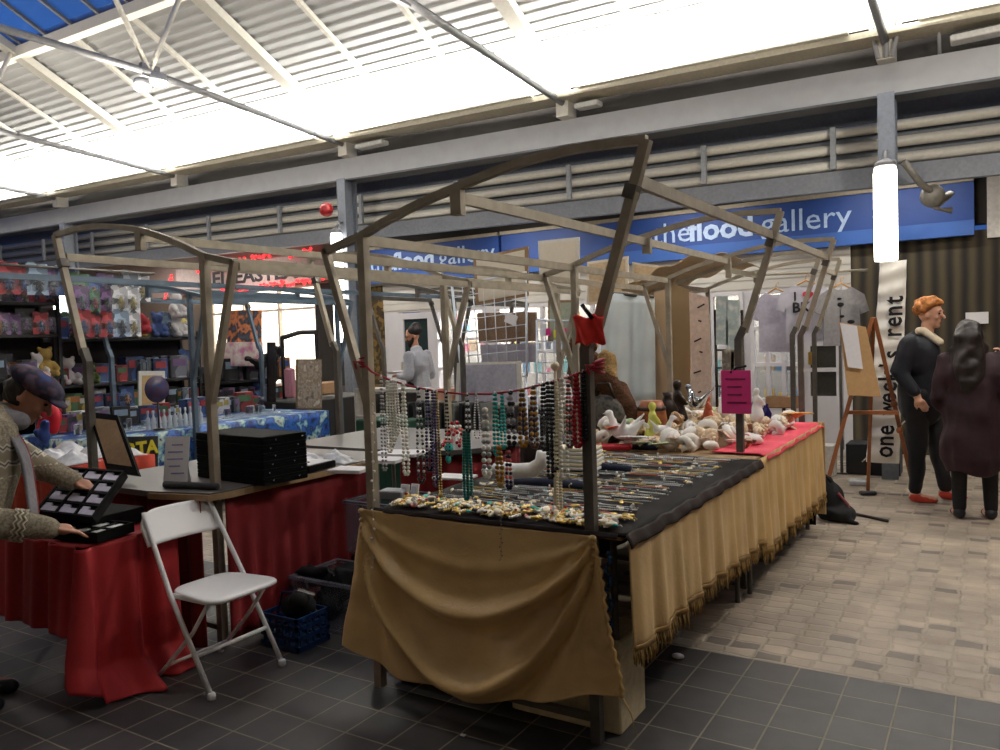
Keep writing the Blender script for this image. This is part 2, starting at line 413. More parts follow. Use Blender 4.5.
struct('wall_back', MB().span((-.05, WY-.03, 2.45), (6, WY+.2, 3.12)), mat('whitewashed wall', (196, 192, 186), .7))
struct('wall_back', MB().span((-8.72, WY, 2.02), (-1.45, WY+.2, 2.62)), board)
struct('wall_back', MB().span((-.05, WY, 3.12), (6, WY+.2, 3.6)), dark_gap)
mb = MB()
for k in range(5): mb.span((-8.72, WY-.012, 2.05+k*.115), (-1.45, WY, 2.05+k*.115+.1))
struct('trim_60', mb, board)
struct('wall_back', MB().span((-9.5, WY-.02, 0), (-8.72, WY+.2, 3.2)), patmat('ochre brick', [(60, 46, 22), (96, 78, 34), (48, 38, 22), (112, 88, 44)], 16, .85, 'cell'))
struct('wall_back', MB().span((-9.5, WY+.0, 2.62), (-.05, WY+.2, 3.7)), dark_gap)
struct('wall_back', MB().span((-21, WY, 2.62), (-9.5, WY+.2, 3.8)), mat('pink grey fascia', (150, 132, 126), .7))
struct('wall_back', MB().span((-21, WY, 0), (-13.2, WY+.2, 2.62)), mat('dim far wall', (96, 84, 74), .8))
struct('wall_back', MB().span((-13.2, WY, 0), (-9.5, WY+.2, .8)), MC['dim far wall'])
struct('wall_left', MB().span((-21, 3, 0), (-20.8, WY, 3.3)), MC['dim far wall'])
# deep shop interior behind the glazing
struct('wall_back', MB().span((-8.72, WY+1.0, 0), (-1.45, WY+1.1, 2.6)), mat('shop interior', (150, 146, 140), .7))
struct('floor', MB().span((-8.72, WY+.2, -.05), (-1.45, WY+1.0, .12)), mat('shop floor', (110, 100, 90), .6))
struct('ceiling', MB().span((-8.72, WY+.2, 2.5), (-1.45, WY+1.0, 2.6)), MC['shop interior'])
glass = mat('shop glass', (215, 225, 232), .05, 0, .01, 2, 0, .13)
def window(nm, x0, x1, z0, z1, nx=1, nz=1, fw=.05, bm=None):
    g = struct(nm, MB().span((x0, WY+.02, z0), (x1, WY+.03, z1)), glass)
    mb = MB()
    for i in range(nx+1): x = x0+(x1-x0)*i/nx; mb.box((x, WY, (z0+z1)/2), (fw, .07, z1-z0+fw))
    for j in range(nz+1): z = z0+(z1-z0)*j/nz; mb.box(((x0+x1)/2, WY, z), (x1-x0+fw+.003, .062, fw))
    mb.build('window_frame', bm or shop, g); return g
def panelwall(x0, x1, z0, z1): struct('wall_back', MB().span((x0, WY, z0), (x1, WY+.12, z1)), shop)
# right to left along the shopfront
panelwall(-1.55, -1.45, 0, 2.02)
d = struct('door_1', MB().span((-2.0, WY, 0), (-1.57, WY+.06, .68)).span((-2.0, WY, .68), (-1.93, WY+.06, 2.0)).span((-1.63, WY, .68), (-1.57, WY+.06, 2.0)).span((-1.93, WY, .98), (-1.63, WY+.06, 1.03)).span((-1.93, WY, 1.3), (-1.63, WY+.06, 1.38)).span((-1.93, WY, 1.93), (-1.63, WY+.06, 2.0)), shop)
MB().span((-1.93, WY+.03, .68), (-1.63, WY+.035, 1.93)).build('pane', mat('dark door glass', (62, 60, 56), .1), d)
MB().box((-1.92, WY-.03, 1.15), (.05, .04, .16), bev=.008).build('door_handle', mat('brass', (170, 140, 70), .3, .8), d)
window('window_3', -2.62, -2.05, .62, 2.0, 3, 3)
panelwall(-2.66, -2.02, 0, .6)
panelwall(-2.74, -2.64, 0, 2.02)
window('window_4', -3.9, -2.76, .62, 2.0, 3, 2)
panelwall(-3.9, -2.74, 0, .6)
panelwall(-4.05, -3.9, 0, 2.02)
window('window_5', -6.5, -4.05, .62, 2.0, 3, 2)
panelwall(-6.5, -4.05, 0, .6)
panelwall(-6.7, -6.5, 0, 2.02)
window('window_6', -7.62, -6.72, .62, 2.0, 2, 3, .035)
panelwall(-7.62, -6.72, 0, .6)
panelwall(-7.72, -7.62, 0, 2.02)
d = struct('door_2', MB().span((-8.42, WY, 0), (-7.72, WY+.06, .35)).span((-8.42, WY, .35), (-8.32, WY+.06, 2.0)).span((-7.82, WY, .35), (-7.72, WY+.06, 2.0)).span((-8.32, WY, 1.9), (-7.82, WY+.06, 2.0)), shop)
MB().span((-8.32, WY+.03, .35), (-7.82, WY+.035, 1.9)).build('pane', mat('dark green glass', (48, 62, 62), .1), d)
MB().box((-8.37, WY-.03, 1.05), (.03, .05, .3), bev=.008).build('door_handle', white_metal, d)
panelwall(-8.72, -8.42, 0, 2.02)
struct('wall_back', MB().span((-10.3, WY, .8), (-9.5, WY+.2, 2.62)), dark_gap)
# lit shop windows of the far left unit
lit = mat('lit window', (255, 246, 226), .6, 0, .02, 3, 2.6)
g = struct('window_7', MB().span((-13.15, WY+.1, .8), (-10.3, WY+.14, 2.62)), lit)
mb = MB()
for x in (-13.15, -12.2, -11.25, -10.3): mb.box((x, WY+.04, 1.7), (.045, .08, 1.86))
for z in (.82, 2.2, 2.6): mb.box((-11.72, WY+.04, z), (2.85, .072, .045))
mb.build('window_frame', mat('pale window bar', (188, 178, 166), .6), g)

struct('wall_right', MB().span((6, -6, 0), (6.2, 11, 5)), mat('warm plaster', (170, 150, 126), .8, 0, .1, 2))
struct('wall_front', MB().span((-21, -6.2, 0), (6, -6, 3.6)), MC['warm plaster'])
struct('wall_left', MB().span((-21.2, -6, 0), (-21, 3, 3.6)), MC['warm plaster'])
# ======================================================= SIGNS AND LAMPS
blue = mat('sign blue', (32, 66, 132), .55, 0, .1, 2)
def fascia(x0, x1, label, tx, body3):
    s = thing('shop_sign', label, 'sign', ((x0+x1)/2, WY-.06, 2.6))
    MB().span((x0, WY-.10, 2.66), (x1, WY-.02, 3.08)).build('sign_board', blue, s)
    MB().span((x0, WY-.14, 2.49), (x1, WY-.02, 2.655)).build('lower_strip', mat('sign lower blue', (48, 88, 158), .5, 0, .08, 2), s)
    MB().span((x0, WY-.14, 3.08), (x1, WY-.0, 3.13)).build('top_trim', mat('dusty cream', (150, 140, 122), .7), s)
    lt = mat('sign lettering', (168, 190, 220), .5)
    x = tx
    for word, w, bd in (('the', .50, 0), ('flood', .93, .012), ('gallery', 1.1, 0)):
        o = text_mesh(word, .385, RY, (x, WY-.105, 2.84), lt, 'lettering', s, .004, 'LEFT', 1.05, bd); x += w
    return s
fascia(-6.3, -.17, 'long blue shop sign reading the flood gallery, its right end beyond the white column', -3.90, 0)
fascia(-9.4, -6.35, 'blue shop sign reading the flood gallery above the door the bearded man stands by', -8.9, 0)
# tall white column wraps; their spotlit glare is put in as emission
glow = mat('white wrap emission', (255, 248, 232), .6, 0, .01, 3, 7)
def glowing_wrap(x, z0, z1, r, label):
    t = thing('glowing_wrap', label, 'lamp', (x, 8.5, z0))
    MB().lathe([(r*.96, z0), (r, z0+.05), (r, z1-.05), (r*.9, z1)], (x, 8.5, 0), 20).build('wrap_sleeve', glow, t)
    MB().lathe([(r*.3, z1+.08), (r*.85, z1+.05), (r*.95, z1+.012), (r*.6, z1+.005)], (x, 8.5, 0), 16).build('lamp_cap', mat('lamp cap grey', (120, 120, 124), .4), t)
    MB().tube([(x, 8.5, z1+.07), (x, 8.56, z1+.16), (x, 8.66, z1+.18)], .02).build('bracket', MC['lamp cap grey'], t)
    return t
glowing_wrap(-.87, 2.14, 3.03, .105, 'tall white wrap glowing by emission on the grey column above the paper banner')
glowing_wrap(-7.95, 1.55, 3.1, .085, 'white wrap glowing by emission on the column left of the small blue sign')
glowing_wrap(-15.1, 1.9, 3.1, .1, 'short white wrap glowing by emission far left above the toy shelves')
b = MB().ball((-7.98, 8.35, 3.42), .1, 12, 8).build('red_bauble', mat('red bauble', (150, 30, 34), .3)); tag(b, 'round red ball hanging on the column above the glowing wrap by the small sign', 'bauble')
# paper banner wired to the column
def banner_fn(u, v):
    a = pY(880, 262, 8.36); bq = pY(907, 260, 8.36); c = pY(866, 462, 8.36); d = pY(899, 464, 8.36)
    if v < .0: v = 0
    L = a.lerp(c, v); R_ = bq.lerp(d, v); p = L.lerp(R_, u)
    p.y += .012*math.sin(v*70+u*2)+.02*math.sin(u*5+v*9); return p
t = thing('paper_banner', 'long vertical white paper banner with black letters hanging on the right column', 'banner', tuple(pY(884, 464, 8.36)))
MB().grid(banner_fn, 8, 120, .004).build('paper', mat('creased paper', (250, 246, 236), .8, 0, .04, 8), t)
text = "one week's rent"
cu_h = .24
ink = mat('black ink', (28, 26, 30), .7)
for i, ch in enumerate(text):
    if ch == ' ': continue
    v = .965-(i+.5)/len(text)*.80
    p = banner_fn(.62 if i > 8 else .56, v); p.y -= .035
    Rm = Matrix(((0, -1, 0), (0, 0, -1), (1, 0, 0)))
    text_mesh(ch, .24 if ch != 'w' else .2, Rm, p, ink, 'letter', t, .001, 'CENTER', .85, .004)
# grey side strut holding the banner foot
tag(MB().tube([pY(862, 462, 8.4), pY(905, 416+5, 8.4)], .006).build('wire_tie', white_metal), 'thin wire tied across the lower part of the paper banner', 'wire')
# pale letters board, left, with red tinsel lights
t = thing('market_sign', 'long pinkish shop board with dark letters edged in red fairy lights', 'sign', (-11.9, WY-.1, 2.7))
MB().span((-14.0, WY-.12, 2.66), (-9.75, WY-.04, 3.14)).build('sign_board', mat('faded pink board', (176, 160, 156), .7), t)
text_mesh('EI  EASTEX', .36, RY, (-11.75, WY-.125, 2.86), mat('dark sign ink', (46, 42, 50), .6), 'lettering', t, .004, 'CENTER', 1.35, .01)
redled = mat('red fairy light', (255, 50, 55), .5, 0, .05, 10, 2.2)
for x0, x1, z0, z1, n, lab in ((-13.3, -11.2, 3.08, 3.2, 46, 'red fairy lights bunched along the top of the pinkish shop board'), (-12.6, -9.9, 2.62, 2.68, 52, 'red fairy lights along the bottom of the pinkish shop board'), (-14.35, -14.1, 2.55, 3.0, 14, 'red star of fairy lights left of the pinkish shop board'), (-10.8, -10.2, 3.15, 3.2, 12, 'short run of red fairy lights near the top right of the pinkish shop board')):
    mb = MB()
    wp_ = []
    for i in range(n):
        f = i/(n-1); q_ = (x0+(x1-x0)*f+rnd(-.03, .03), WY-.16+rnd(-.02, .02), z0+(z1-z0)*f+rnd(-.05, .05)); wp_.append(q_); mb.ball(q_, rnd(.02, .034), 6, 4)
    mb.tube(wp_, .006, 4)
    tag(mb.build('fairy_lights', redled), lab, 'fairy lights')
# truss lamps (pairs of small floodlights)
for x, y, z in ((-8.05, 5.6, 4.33), (-7.75, 5.6, 4.33)):
    z += zt(x)
    t = thing('floodlight', ('left' if x < -8 else 'right')+'-hand small white floodlight under the middle roof truss', 'lamp', (x, y, z))
    MB().lathe([(.02, z+.1), (.08, z+.08), (.1, z+.02), (.1, z)], (x, y, 0), 14).build('lamp_housing', grey_metal, t)
    MB().lathe([(.09, z), (.085, z-.03), (.05, z-.05), (.01, z-.055)], (x, y, 0), 14).build('lamp_glass', mat('floodlight glass', (255, 250, 240), .4, 0, .01, 3, 6), t)
# old wall lamp bracket with cable loop, right of the column
t = thing('wall_lantern', 'old grey metal bracket arm behind the right column in front of the blue sign', 'bracket', (-.45, 9.6, 2.6))
p = [(-.75, 9.0, 3.15), (-.62, 9.2, 2.95), (-.45, 9.4, 2.8), (-.36, 9.5, 2.86), (-.5, 9.5, 2.72), (-.35, 9.5, 2.68)]
MB().tube(p, .035).build('arm', mat('weathered steel', (120, 116, 108), .5, .3), t)
MB().ball((-.52, 9.35, 2.83), (.12, .08, .12)).build('joint', MC['weathered steel'], t)
for i, (dx) in enumerate((-.12, .02, .13)):
    pts = [(-.87+dx, 8.62, 5.1), (-.87+dx*1.3, 8.6, 4.6), (-.87+dx*.5, 8.62, 4.1)]
    tag(MB().tube(pts, .022).build('conduit', grey_metal), ['leftmost', 'middle', 'rightmost'][i]+' of the three grey conduits rising from the beam above the right column', 'pipe')
tag(MB().tube([(-.60, 8.62, 4.9), (-.58, 8.6, 4.55), (-.42, 8.66, 4.4), (-.42, 8.85, 4.08)], .018).build('cable', grey_metal), 'bent grey cable beside the conduits above the right column', 'cable')
tag(MB().box((-.05, 8.7, 4.16), (.55, .18, .06), rz=.0, ry=-.02, bev=.01).build('junction_box', mat('pale box', (196, 196, 192), .5)), 'long pale box lying on top of the beam right of the column', 'box')
tag(MB().box((-4.05, 8.7, 4.24), (.3, .16, .06), bev=.01).build('junction_box', MC['pale box']), 'small pale box lying on the beam at the second truss foot from the right', 'box')
tag(MB().box((-7.4, 8.7, 4.3), (.5, .16, .06), bev=.01).build('junction_box', MC['pale box']), 'pale box lying on the beam at the middle truss foot', 'box')
# eave strip lights shining up on the deck: long trays on the gutter
strip = mat('strip light', (255, 250, 240), .5, 0, .01, 3, 5)
for i, (a, b) in enumerate(zip(TX[:-1], TX[1:])):
    lab = 'white strip light on the gutter in the roof bay %s' % ['at the far left', 'second from the far left', 'left of the middle truss', 'right of the middle truss', 'left of the right column', 'right of the right column'][i]
    x0, x1 = a+.3, b-.3; t = thing('strip_light', lab, 'lamp', ((x0+x1)/2, 8.42, 4.33+zt(a)))
    xbar(MB(), x0, x1, 8.40, 8.50, 4.325, 4.345).build('tray', white_metal, t)
    xbar(MB(), x0+.05, x1-.05, 8.42, 8.48, 4.345, 4.375).build('tube', strip, t)

# ======================================================= STALL FRAMES
galv = mat('galvanised steel', (156, 147, 130), .5, .25, .15, 14)
dgalv = mat('dark weathered steel', (92, 88, 82), .5, .3, .2, 14)
bsteel = mat('blue grey steel', (86, 102, 116), .5, .4, .12, 10)
def bend(a, b, n=8, sag=.05):
    a, b = V(a), V(b); return [a.lerp(b, i/n)+V((0, 0, sag*math.sin(PI*i/n))) for i in range(n+1)]
def stall_frame(label, lo, hi, ys, metal=galv, z_lo=1.95, z_hi=2.17, z_mid=2.11, low_over=.22, high_over=.25, foot=(True, True)):
    """lo/hi = x of the posts; the roof bar leans out beyond the high post"""
    s = 1 if hi > lo else -1
    t = thing('stall_frame', label, 'market stall frame', (lo, ys[0], 0))
    mid = lo+(hi-lo)*.48; Rr = .019
    for y in ys:
        MB().tube([(lo, y, 0), (lo, y, z_lo+.02)], .021, square=True).build('post', metal, t)
        MB().tube([(hi, y, 0), (hi, y, 1.46), (hi+s*.035, y, 1.53)], .021, square=True).build('post', dgalv if metal is galv else metal, t)
        MB().tube([(hi+s*.035, y, 1.5), (hi+s*high_over, y, z_hi)], .019, square=True).build('raker', metal, t)
        MB().box((hi+s*.19, y, z_hi-.17), (.045, .05, .05), ry=s*.35).build('clamp', dgalv, t)
        MB().tube([(lo-s*low_over, y, z_lo-.02), (lo+s*.0, y, 1.22)], .017, square=True).build('raker', metal, t)
        pts = [V((lo-s*low_over, y, z_lo-.03)), V((lo, y, z_lo+.02))]+[p for p in bend((lo, y, z_lo+.02), (mid, y, z_mid), 4, .012)[1:]]+[p for p in bend((mid, y, z_mid), (hi+s*high_over, y, z_hi), 8, .035)[1:]]
        MB().tube(pts, .017, square=True).build('roof_bar', metal, t)
        MB().box((mid, y, z_mid-.06), (.05, .035, .1)).build('clamp', metal, t)
        MB().tube([(lo, y, .09), (hi, y, .09)], .014, square=True).build('floor_bar', dgalv, t)
    y0, y1 = ys[0], ys[-1]
    for x, z in ((lo, z_lo-.0), (mid, z_mid-.04), (hi+s*.2, z_hi-.13)):
        for a, b in zip(ys[:-1], ys[1:]):
            MB().box((x, (a+b)/2, z), (.022, b-a-.05, .045)).build('rail', metal, t)
    for a, b in zip(ys[:-1], ys[1:]):
        MB().box((lo-s*low_over, (a+b)/2, z_lo-.05), (.02, b-a-.05, .04)).build('rail', metal, t)
    return t
LO, HI = -2.30, -1.255
stall_frame('bare steel roof frame standing over the gold-skirted jewellery stall', LO, HI, (2.62, 4.65, 6.40))
stall_frame('bare steel roof frame over the counter with the black display cases', -3.34, -4.40, (2.62, 4.65, 6.40), z_hi=2.2, z_mid=2.15)
stall_frame('blue-grey steel frame over the space-print toy stall at the left', -6.12, -7.35, (4.62, 6.5), metal=bsteel, z_lo=2.0, z_mid=2.12)
stall_frame('thin steel frame far back behind the man with the woolly hat', -4.9, -5.9, (7.0, 8.2), metal=dgalv)
stall_frame('steel frame of the far stall in front of the shop with the T-shirts', -2.55, -1.5, (7.3, 8.3), metal=galv)
tag(MB().box((-6.0, 5.6, 2.08), (.03, 6.6, .045)).build('steel_rail', bsteel), 'long blue-grey steel rail running above the toy stall', 'rail')
# long beige canopy rolled over the far stall
def can(u, v):
    x = -3.0+u*1.05; y = 7.05+v*1.1
    return V((x, y, 1.94+.26*math.sin(u*PI*.62)-.05*v+.02*math.sin(u*22)))
tag(MB().grid(can, 24, 10, .008).build('canopy', mat('beige canvas', (188, 166, 134), .8, 0, .06)), 'beige canvas canopy sagging over the far stall left of the hanging T-shirts', 'canopy')
# ======================================================= MAIN STALL
wood = mat('plywood', (150, 120, 84), .7)
blackcloth = mat('black velvet cloth', (24, 20, 19), .8, 0, .25, 12)
def satin():
    m = bpy.data.materials.new('gold satin'); m.use_nodes = True; nt = m.node_tree; b = nt.nodes['Principled BSDF']
    b.inputs['Roughness'].default_value = .36; b.inputs['Sheen Weight'].default_value = .3; b.inputs['Sheen Tint'].default_value = (.9, .7, .4, 1)
    tc = nt.nodes.new('ShaderNodeTexCoord'); n = nt.nodes.new('ShaderNodeTexNoise'); n.inputs['Scale'].default_value = 4; n.inputs['Detail'].default_value = 8
    nt.links.new(tc.outputs['Object'], n.inputs['Vector']); r = nt.nodes.new('ShaderNodeValToRGB')
    r.color_ramp.elements[0].position = .35; r.color_ramp.elements[1].position = .65
    r.color_ramp.elements[0].color = (.52, .34, .14, 1); r.color_ramp.elements[1].color = (.66, .45, .19, 1)
    nt.links.new(n.outputs['Fac'], r.inputs['Fac']); nt.links.new(r.outputs['Color'], b.inputs['Base Color'])
    n2 = nt.nodes.new('ShaderNodeTexNoise'); n2.inputs['Scale'].default_value = 26; n2.inputs['Detail'].default_value = 4; n2.inputs['Distortion'].default_value = 1.5
    nt.links.new(tc.outputs['Object'], n2.inputs['Vector'])
    bp = nt.nodes.new('ShaderNodeBump'); bp.inputs['Strength'].default_value = .35; bp.inputs['Distance'].default_value = .006
    nt.links.new(n2.outputs['Fac'], bp.inputs['Height']); nt.links.new(bp.outputs['Normal'], b.inputs['Normal'])
    return m
gold = satin()
def trestle(label, x0, x1, y0, y1, z, legs=True, nm='trestle_table', m=None):
    t = thing(nm, label, 'table', ((x0+x1)/2, (y0+y1)/2, 0))
    MB().span((x0, y0, z-.025), (x1, y1, z), .004).build('tabletop', m or wood, t)
    for sx in (x0+.06, x1-.06):
        for sy in (y0+.06, y1-.06): MB().tube([(sx, sy, 0), (sx, sy, z-.025)], .014).build('leg', dgalv, t)
    return t
TZ = .79
trestle('plywood stall table under the black jewellery cloth', LO+.05, HI+.1, 2.66, 4.44, TZ-.012)
trestle('plywood stall table under the seashells and china', LO+.05, HI+.12, 4.5, 6.3, TZ-.002)
# black cloth with rolled edge
mb = MB()
def bc(u, v):
    x = LO+.03+u*(HI+.145-LO-.03); y = 2.60+v*1.87
    e = min(u, 1-u)*1.2; e2 = min(v, 1-v)*1.9
    return V((x, y, TZ+.002+.006*noise.noise(V((x*5, y*5, 0)))))
mb.grid(bc, 40, 60, .010)
c = mb.build('jewellery_cloth', blackcloth); tag(c, 'black velvet cloth covering the top of the jewellery stall', 'cloth')
mb = MB()                                            # hanging lip along the right side and front
def lip(u, v):
    y = 2.58+u*1.9; a = v*PI*.5
    return V((HI+.148+.02*math.sin(a)+.004*math.sin(y*40), y, TZ+.004-.042*v-.004*math.sin(y*23)))
mb.grid(lip, 80, 5, .006)
def lip2(u, v):
    x = LO+.02+u*(HI+.10-LO); return V((x, 2.585-.012*v+.003*math.sin(x*50), TZ+.008-.014*v))
mb.grid(lip2, 60, 4, .006)
tag(mb.build('cloth_edge', mat('black cloth hem', (52, 44, 42), .7, 0, .3, 20)), 'turned-down dark hem of the velvet cloth over the gold skirts', 'cloth edging')
# front swag of gold cloth
TL = V((LO-.02, 2.575, TZ+.004)); TR = V((HI+.03, 2.575, TZ-.002))
BL = V((LO-.10, 2.50, .175)); BR = V((HI+.155, 2.50, .255))
def swag(u, v):
    top = TL.lerp(TR, u); bot = BL.lerp(BR, u)
    top.z -= .012*math.sin(PI*u)
    # hem: almost straight, corners slightly up
    bot.z += -.11*math.sin(PI*u)**1.6+(.03*(1-u)**6)
    p = top.lerp(bot, v)
    par = max(.02, 4*u*(1-u)); w = par**.72
    s = v/(w+.02)
    d = 0
    for s0, wd, am in ((.24, .05, .014), (.50, .055, .060), (.61, .10, -.028), (.90, .060, .062), (1.02, .09, -.03)):
        d += am*math.exp(-((s-s0)/wd)**2)*min(1, par*2.2+.25)
    # pleats radiating from the two tied corners, running to the hem
    for cu, sg in ((0, 1), (1, -1)):
        du = abs(u-cu); ang = math.atan2(du*1.25, v+.04)
        fade = math.exp(-((ang-.28)/.35)**2)*min(1, v*3+.1)
        d += .016*math.sin(ang*26+cu*1.3)*fade
        d += .010*math.exp(-(math.hypot(du, v)/.06)**2)
    d += .05*v*0+.008*noise.noise(V((u*4, v*5, 3)))*v+.0025*noise.noise(V((u*14, v*16, 7)))
    p.y -= d+.035*v*math.sin(PI*u)*.6
    p.x += .015*math.sin(v*9)*(u-.5)*v
    return p
mb = MB(); mb.grid(swag, 150, 110, .004)
t = thing('gold_cloth', 'gold satin cloth swagged across the front end of the jewellery stall', 'cloth', (LO+.5, 2.54, .06))
mb.build('drape', gold, t)
for nm, cc in (('knot', TL), ('knot', TR)):
    MB().ball(cc+V((0, -.012, -.008)), (.016, .012, .012), 8, 6).build(nm, gold, t)
mb = MB()
e = [swag(1, i/40)+V((.004, -.004, 0)) for i in range(41)]
mb.tube([p+V((.006*math.sin(i*2.2), 0, 0)) for i, p in enumerate(e)], .007, 6)
mb.tube([e[-1], e[-1]+V((.03, 0, -.05)), e[-1]+V((.05, 0, -.12))], [.004, .003, .001], 5); mb.build('frayed_edge', mat('gold thread', (196, 160, 100), .5), t)
# side skirts with fringe
def skirt(y0, y1, xo, ztop, zh0, zh1, label, seed, amp=.016):
    t = thing('gold_skirt', label, 'table skirt', (HI+.15+xo, (y0+y1)/2, zh0))
    def X_(y, v):
        return HI+.155+xo+amp*(.25+v)*(math.sin(y*33+seed)+.5*math.sin(y*57+seed*2.1+v))+.02*v
    def hem(u): return zh0+(zh1-zh0)*u-.006*math.sin(u*9+seed)+.012*math.sin(u*3.1)
    MB().grid(lambda u, v: V((X_(y0+(y1-y0)*u, v), y0+(y1-y0)*u, ztop+(hem(u)-ztop)*v)), 150, 14, .004).build('drape', gold, t)
    mb = MB()
    n = int((y1-y0)/.006)
    for i in range(n):
        u = (i+.5)/n; y = y0+(y1-y0)*u; x = X_(y, 1); z = hem(u); dx = rnd(-.008, .01); L = rnd(.05, .075)
        mb.tube([(x, y, z+.005), (x+dx, y+rnd(-.008, .008), z-L*.6), (x+dx*1.5, y+rnd(-.01, .01), z-L)], [.004, .005, .002], 4)
    f = mb.build('fringe', mat('gold fringe', (146, 116, 64), .6, 0, .35, 60), t); 
    MB().grid(lambda u, v: V((X_(y0+(y1-y0)*u, 1)+.006, y0+(y1-y0)*u, hem(u)+.015-.02*v)), 150, 2, .003).build('braid', mat('gold braid', (150, 118, 66), .5, .2), t)
    return t
skirt(2.60, 4.45, 0, TZ-.03, .385, .345, 'gold satin side skirt with fringe under the jewellery table', .4, .009)
skirt(4.47, 6.35, -.005, TZ+.005, .275, .255, 'gold satin side skirt with fringe under the seashell table', 1.7, .012)
tag(MB().span((HI+.06, 6.36, .1), (HI+.17, 6.375, .8)).build('end_flap', gold), 'narrow gold cloth flap at the far end of the seashell table', 'cloth')
tag(MB().grid(lambda u, v: V((LO+.035+.008*math.sin(u*90), 2.68+3.6*u, TZ-.02-(TZ-.04)*v)), 120, 6, .004).build('shade_sheet', blackcloth), 'unseen black sheet added along the hidden side of the tables to shade the floor', 'table skirt')  # added to keep light off the floor below the tables
tag(MB().grid(lambda u, v: V((LO+.05+1.1*u, 6.32+.008*math.sin(u*40), TZ-.03-(TZ-.05)*v)), 40, 6, .004).build('shade_sheet', blackcloth), 'unseen black sheet added at the far end of the shell table to shade the floor', 'table skirt')  # added end sheet, closes off the same shaded space
# pink paper on the far table
mb = MB().grid(lambda u, v: V((HI-.16+.33*u, 4.62+v*1.75, TZ+.012+.006*math.sin(v*30)-(.03*max(0, u-.85)/.15))), 6, 60, .003)
tag(mb.build('pink_cloth', mat('pink cloth', (226, 70, 92), .7, 0, .08)), 'bright pink cloth strip along the right edge of the seashell table', 'cloth')
# cream box under the near corner
t = thing('storage_box', 'cream box tucked under the near corner of the jewellery stall', 'box', (HI-.18, 2.82, 0))
MB().span((HI-.42, 2.70, .0), (HI+.06, 2.95, .33), .006).build('box_body', mat('cream card', (196, 184, 150), .75), t)
MB().span((HI-.43, 2.695, .30), (HI+.066, 2.955, .36), .006).build('box_lid', mat('cream card lid', (206, 196, 164), .75), t)
tag(MB().span((HI-.93, 2.74, .0), (HI-.5, 2.98, .2), .01).build('storage_box', MC['cream card']), 'low cream box behind the hem of the front gold cloth', 'box')
# things behind the gap at the corner: dark blue beaded bag
mb = MB()
for i in range(26): mb.ball((HI+.07+.01*math.sin(i), 2.60+.006*math.cos(i*2), TZ-.07-i*.013), .009, 6, 4)
tag(mb.build('beaded_strand', mat('deep blue beads', (36, 74, 110), .25)), 'blue bead strand hanging in the gap at the corner of the gold cloths', 'necklace')
tag(MB().ball(pZ(678, 656, .012), (.03, .022, .012), 10, 6).build('crumpled_tissue', mat('tissue', (226, 226, 228), .8)), 'small crumpled white tissue on the dark floor beside the stall', 'litter')
tag(MB().box(pZ(463, 735, .002), (.02, .014, .002)).build('paper_scrap', MC['tissue']), 'tiny white paper scrap on the tiles before the stall', 'litter')
tag(MB().ball(pZ(905, 504, .01)*1.0, (.01, .01, .01)).build('pebble', MC['tissue']), 'tiny pale pebble by the red shoe', 'litter') if False else None

# ======================================================= JEWELLERY
def M_(n, c, **k): return mat(n, c, **k)
goldm = M_('jewellery gold', (240, 206, 120), rough=.25, metal=.5, var=.1)
silv = M_('jewellery silver', (222, 222, 224), rough=.25, metal=.5, var=.1)
pearl = M_('pearl', (252, 248, 238), rough=.2, var=.05)
creamp = M_('cream pearl', (244, 234, 204), rough=.25, var=.05)
turq = M_('turquoise bead', (44, 176, 168), rough=.25, var=.15)
teal = M_('teal bead', (22, 128, 118), rough=.3, var=.15)
redb = M_('red bead', (176, 22, 40), rough=.2, var=.15)
blackb = M_('black bead', (22, 22, 28), rough=.2, var=.2)
navyb = M_('navy bead', (30, 34, 66), rough=.25, var=.2)
purp = M_('purple bead', (74, 60, 110), rough=.3, var=.2)
amber = M_('amber bead', (170, 120, 44), rough=.25, var=.25)
brownb = M_('brown bead', (92, 56, 40), rough=.3, var=.3)
greyp = M_('grey pearl', (150, 150, 150), rough=.25, var=.15)
coral = M_('coral bead', (214, 96, 88), rough=.35, var=.15)
# red cord between the posts
SY = 2.60
cordp = [pY(x, y, SY) for x, y in ((362, 362), (372, 372), (390, 380), (410, 386), (435, 391), (462, 394), (490, 394), (515, 391), (540, 385), (565, 378), (585, 371), (596, 366))]
redc = mat('red cord', (176, 40, 60), .6)
t = thing('necklace_line', 'sagging red cord tied between the two front posts of the jewellery stall', 'cord', tuple(cordp[5]))
mb = MB(); mb.tube(cordp, .0045, 6)
mb.build('cord', redc, t)
for c0, r in ((cordp[0], .022), (cordp[-1], .022)):
    mb = MB()
    for k in range(4): mb.lathe([(r, -.004), (r+.006, 0), (r, .004)], c0+V((.0, .02, .012*k-.02)), 12, Euler((rnd(-.3, .3), rnd(-.3, .3), 0)).to_matrix())
    mb.tube([c0+V((0, -.012, 0)), c0+V((-.03, -.02, .005)), c0+V((-.015, -.02, -.03))], .005, 5); mb.build('knot', redc, t)
def cord_z(x):
    for a, b in zip(cordp[:-1], cordp[1:]):
        if a.x <= x <= b.x: return a.z+(b.z-a.z)*(x-a.x)/(b.x-a.x)
    return cordp[5].z
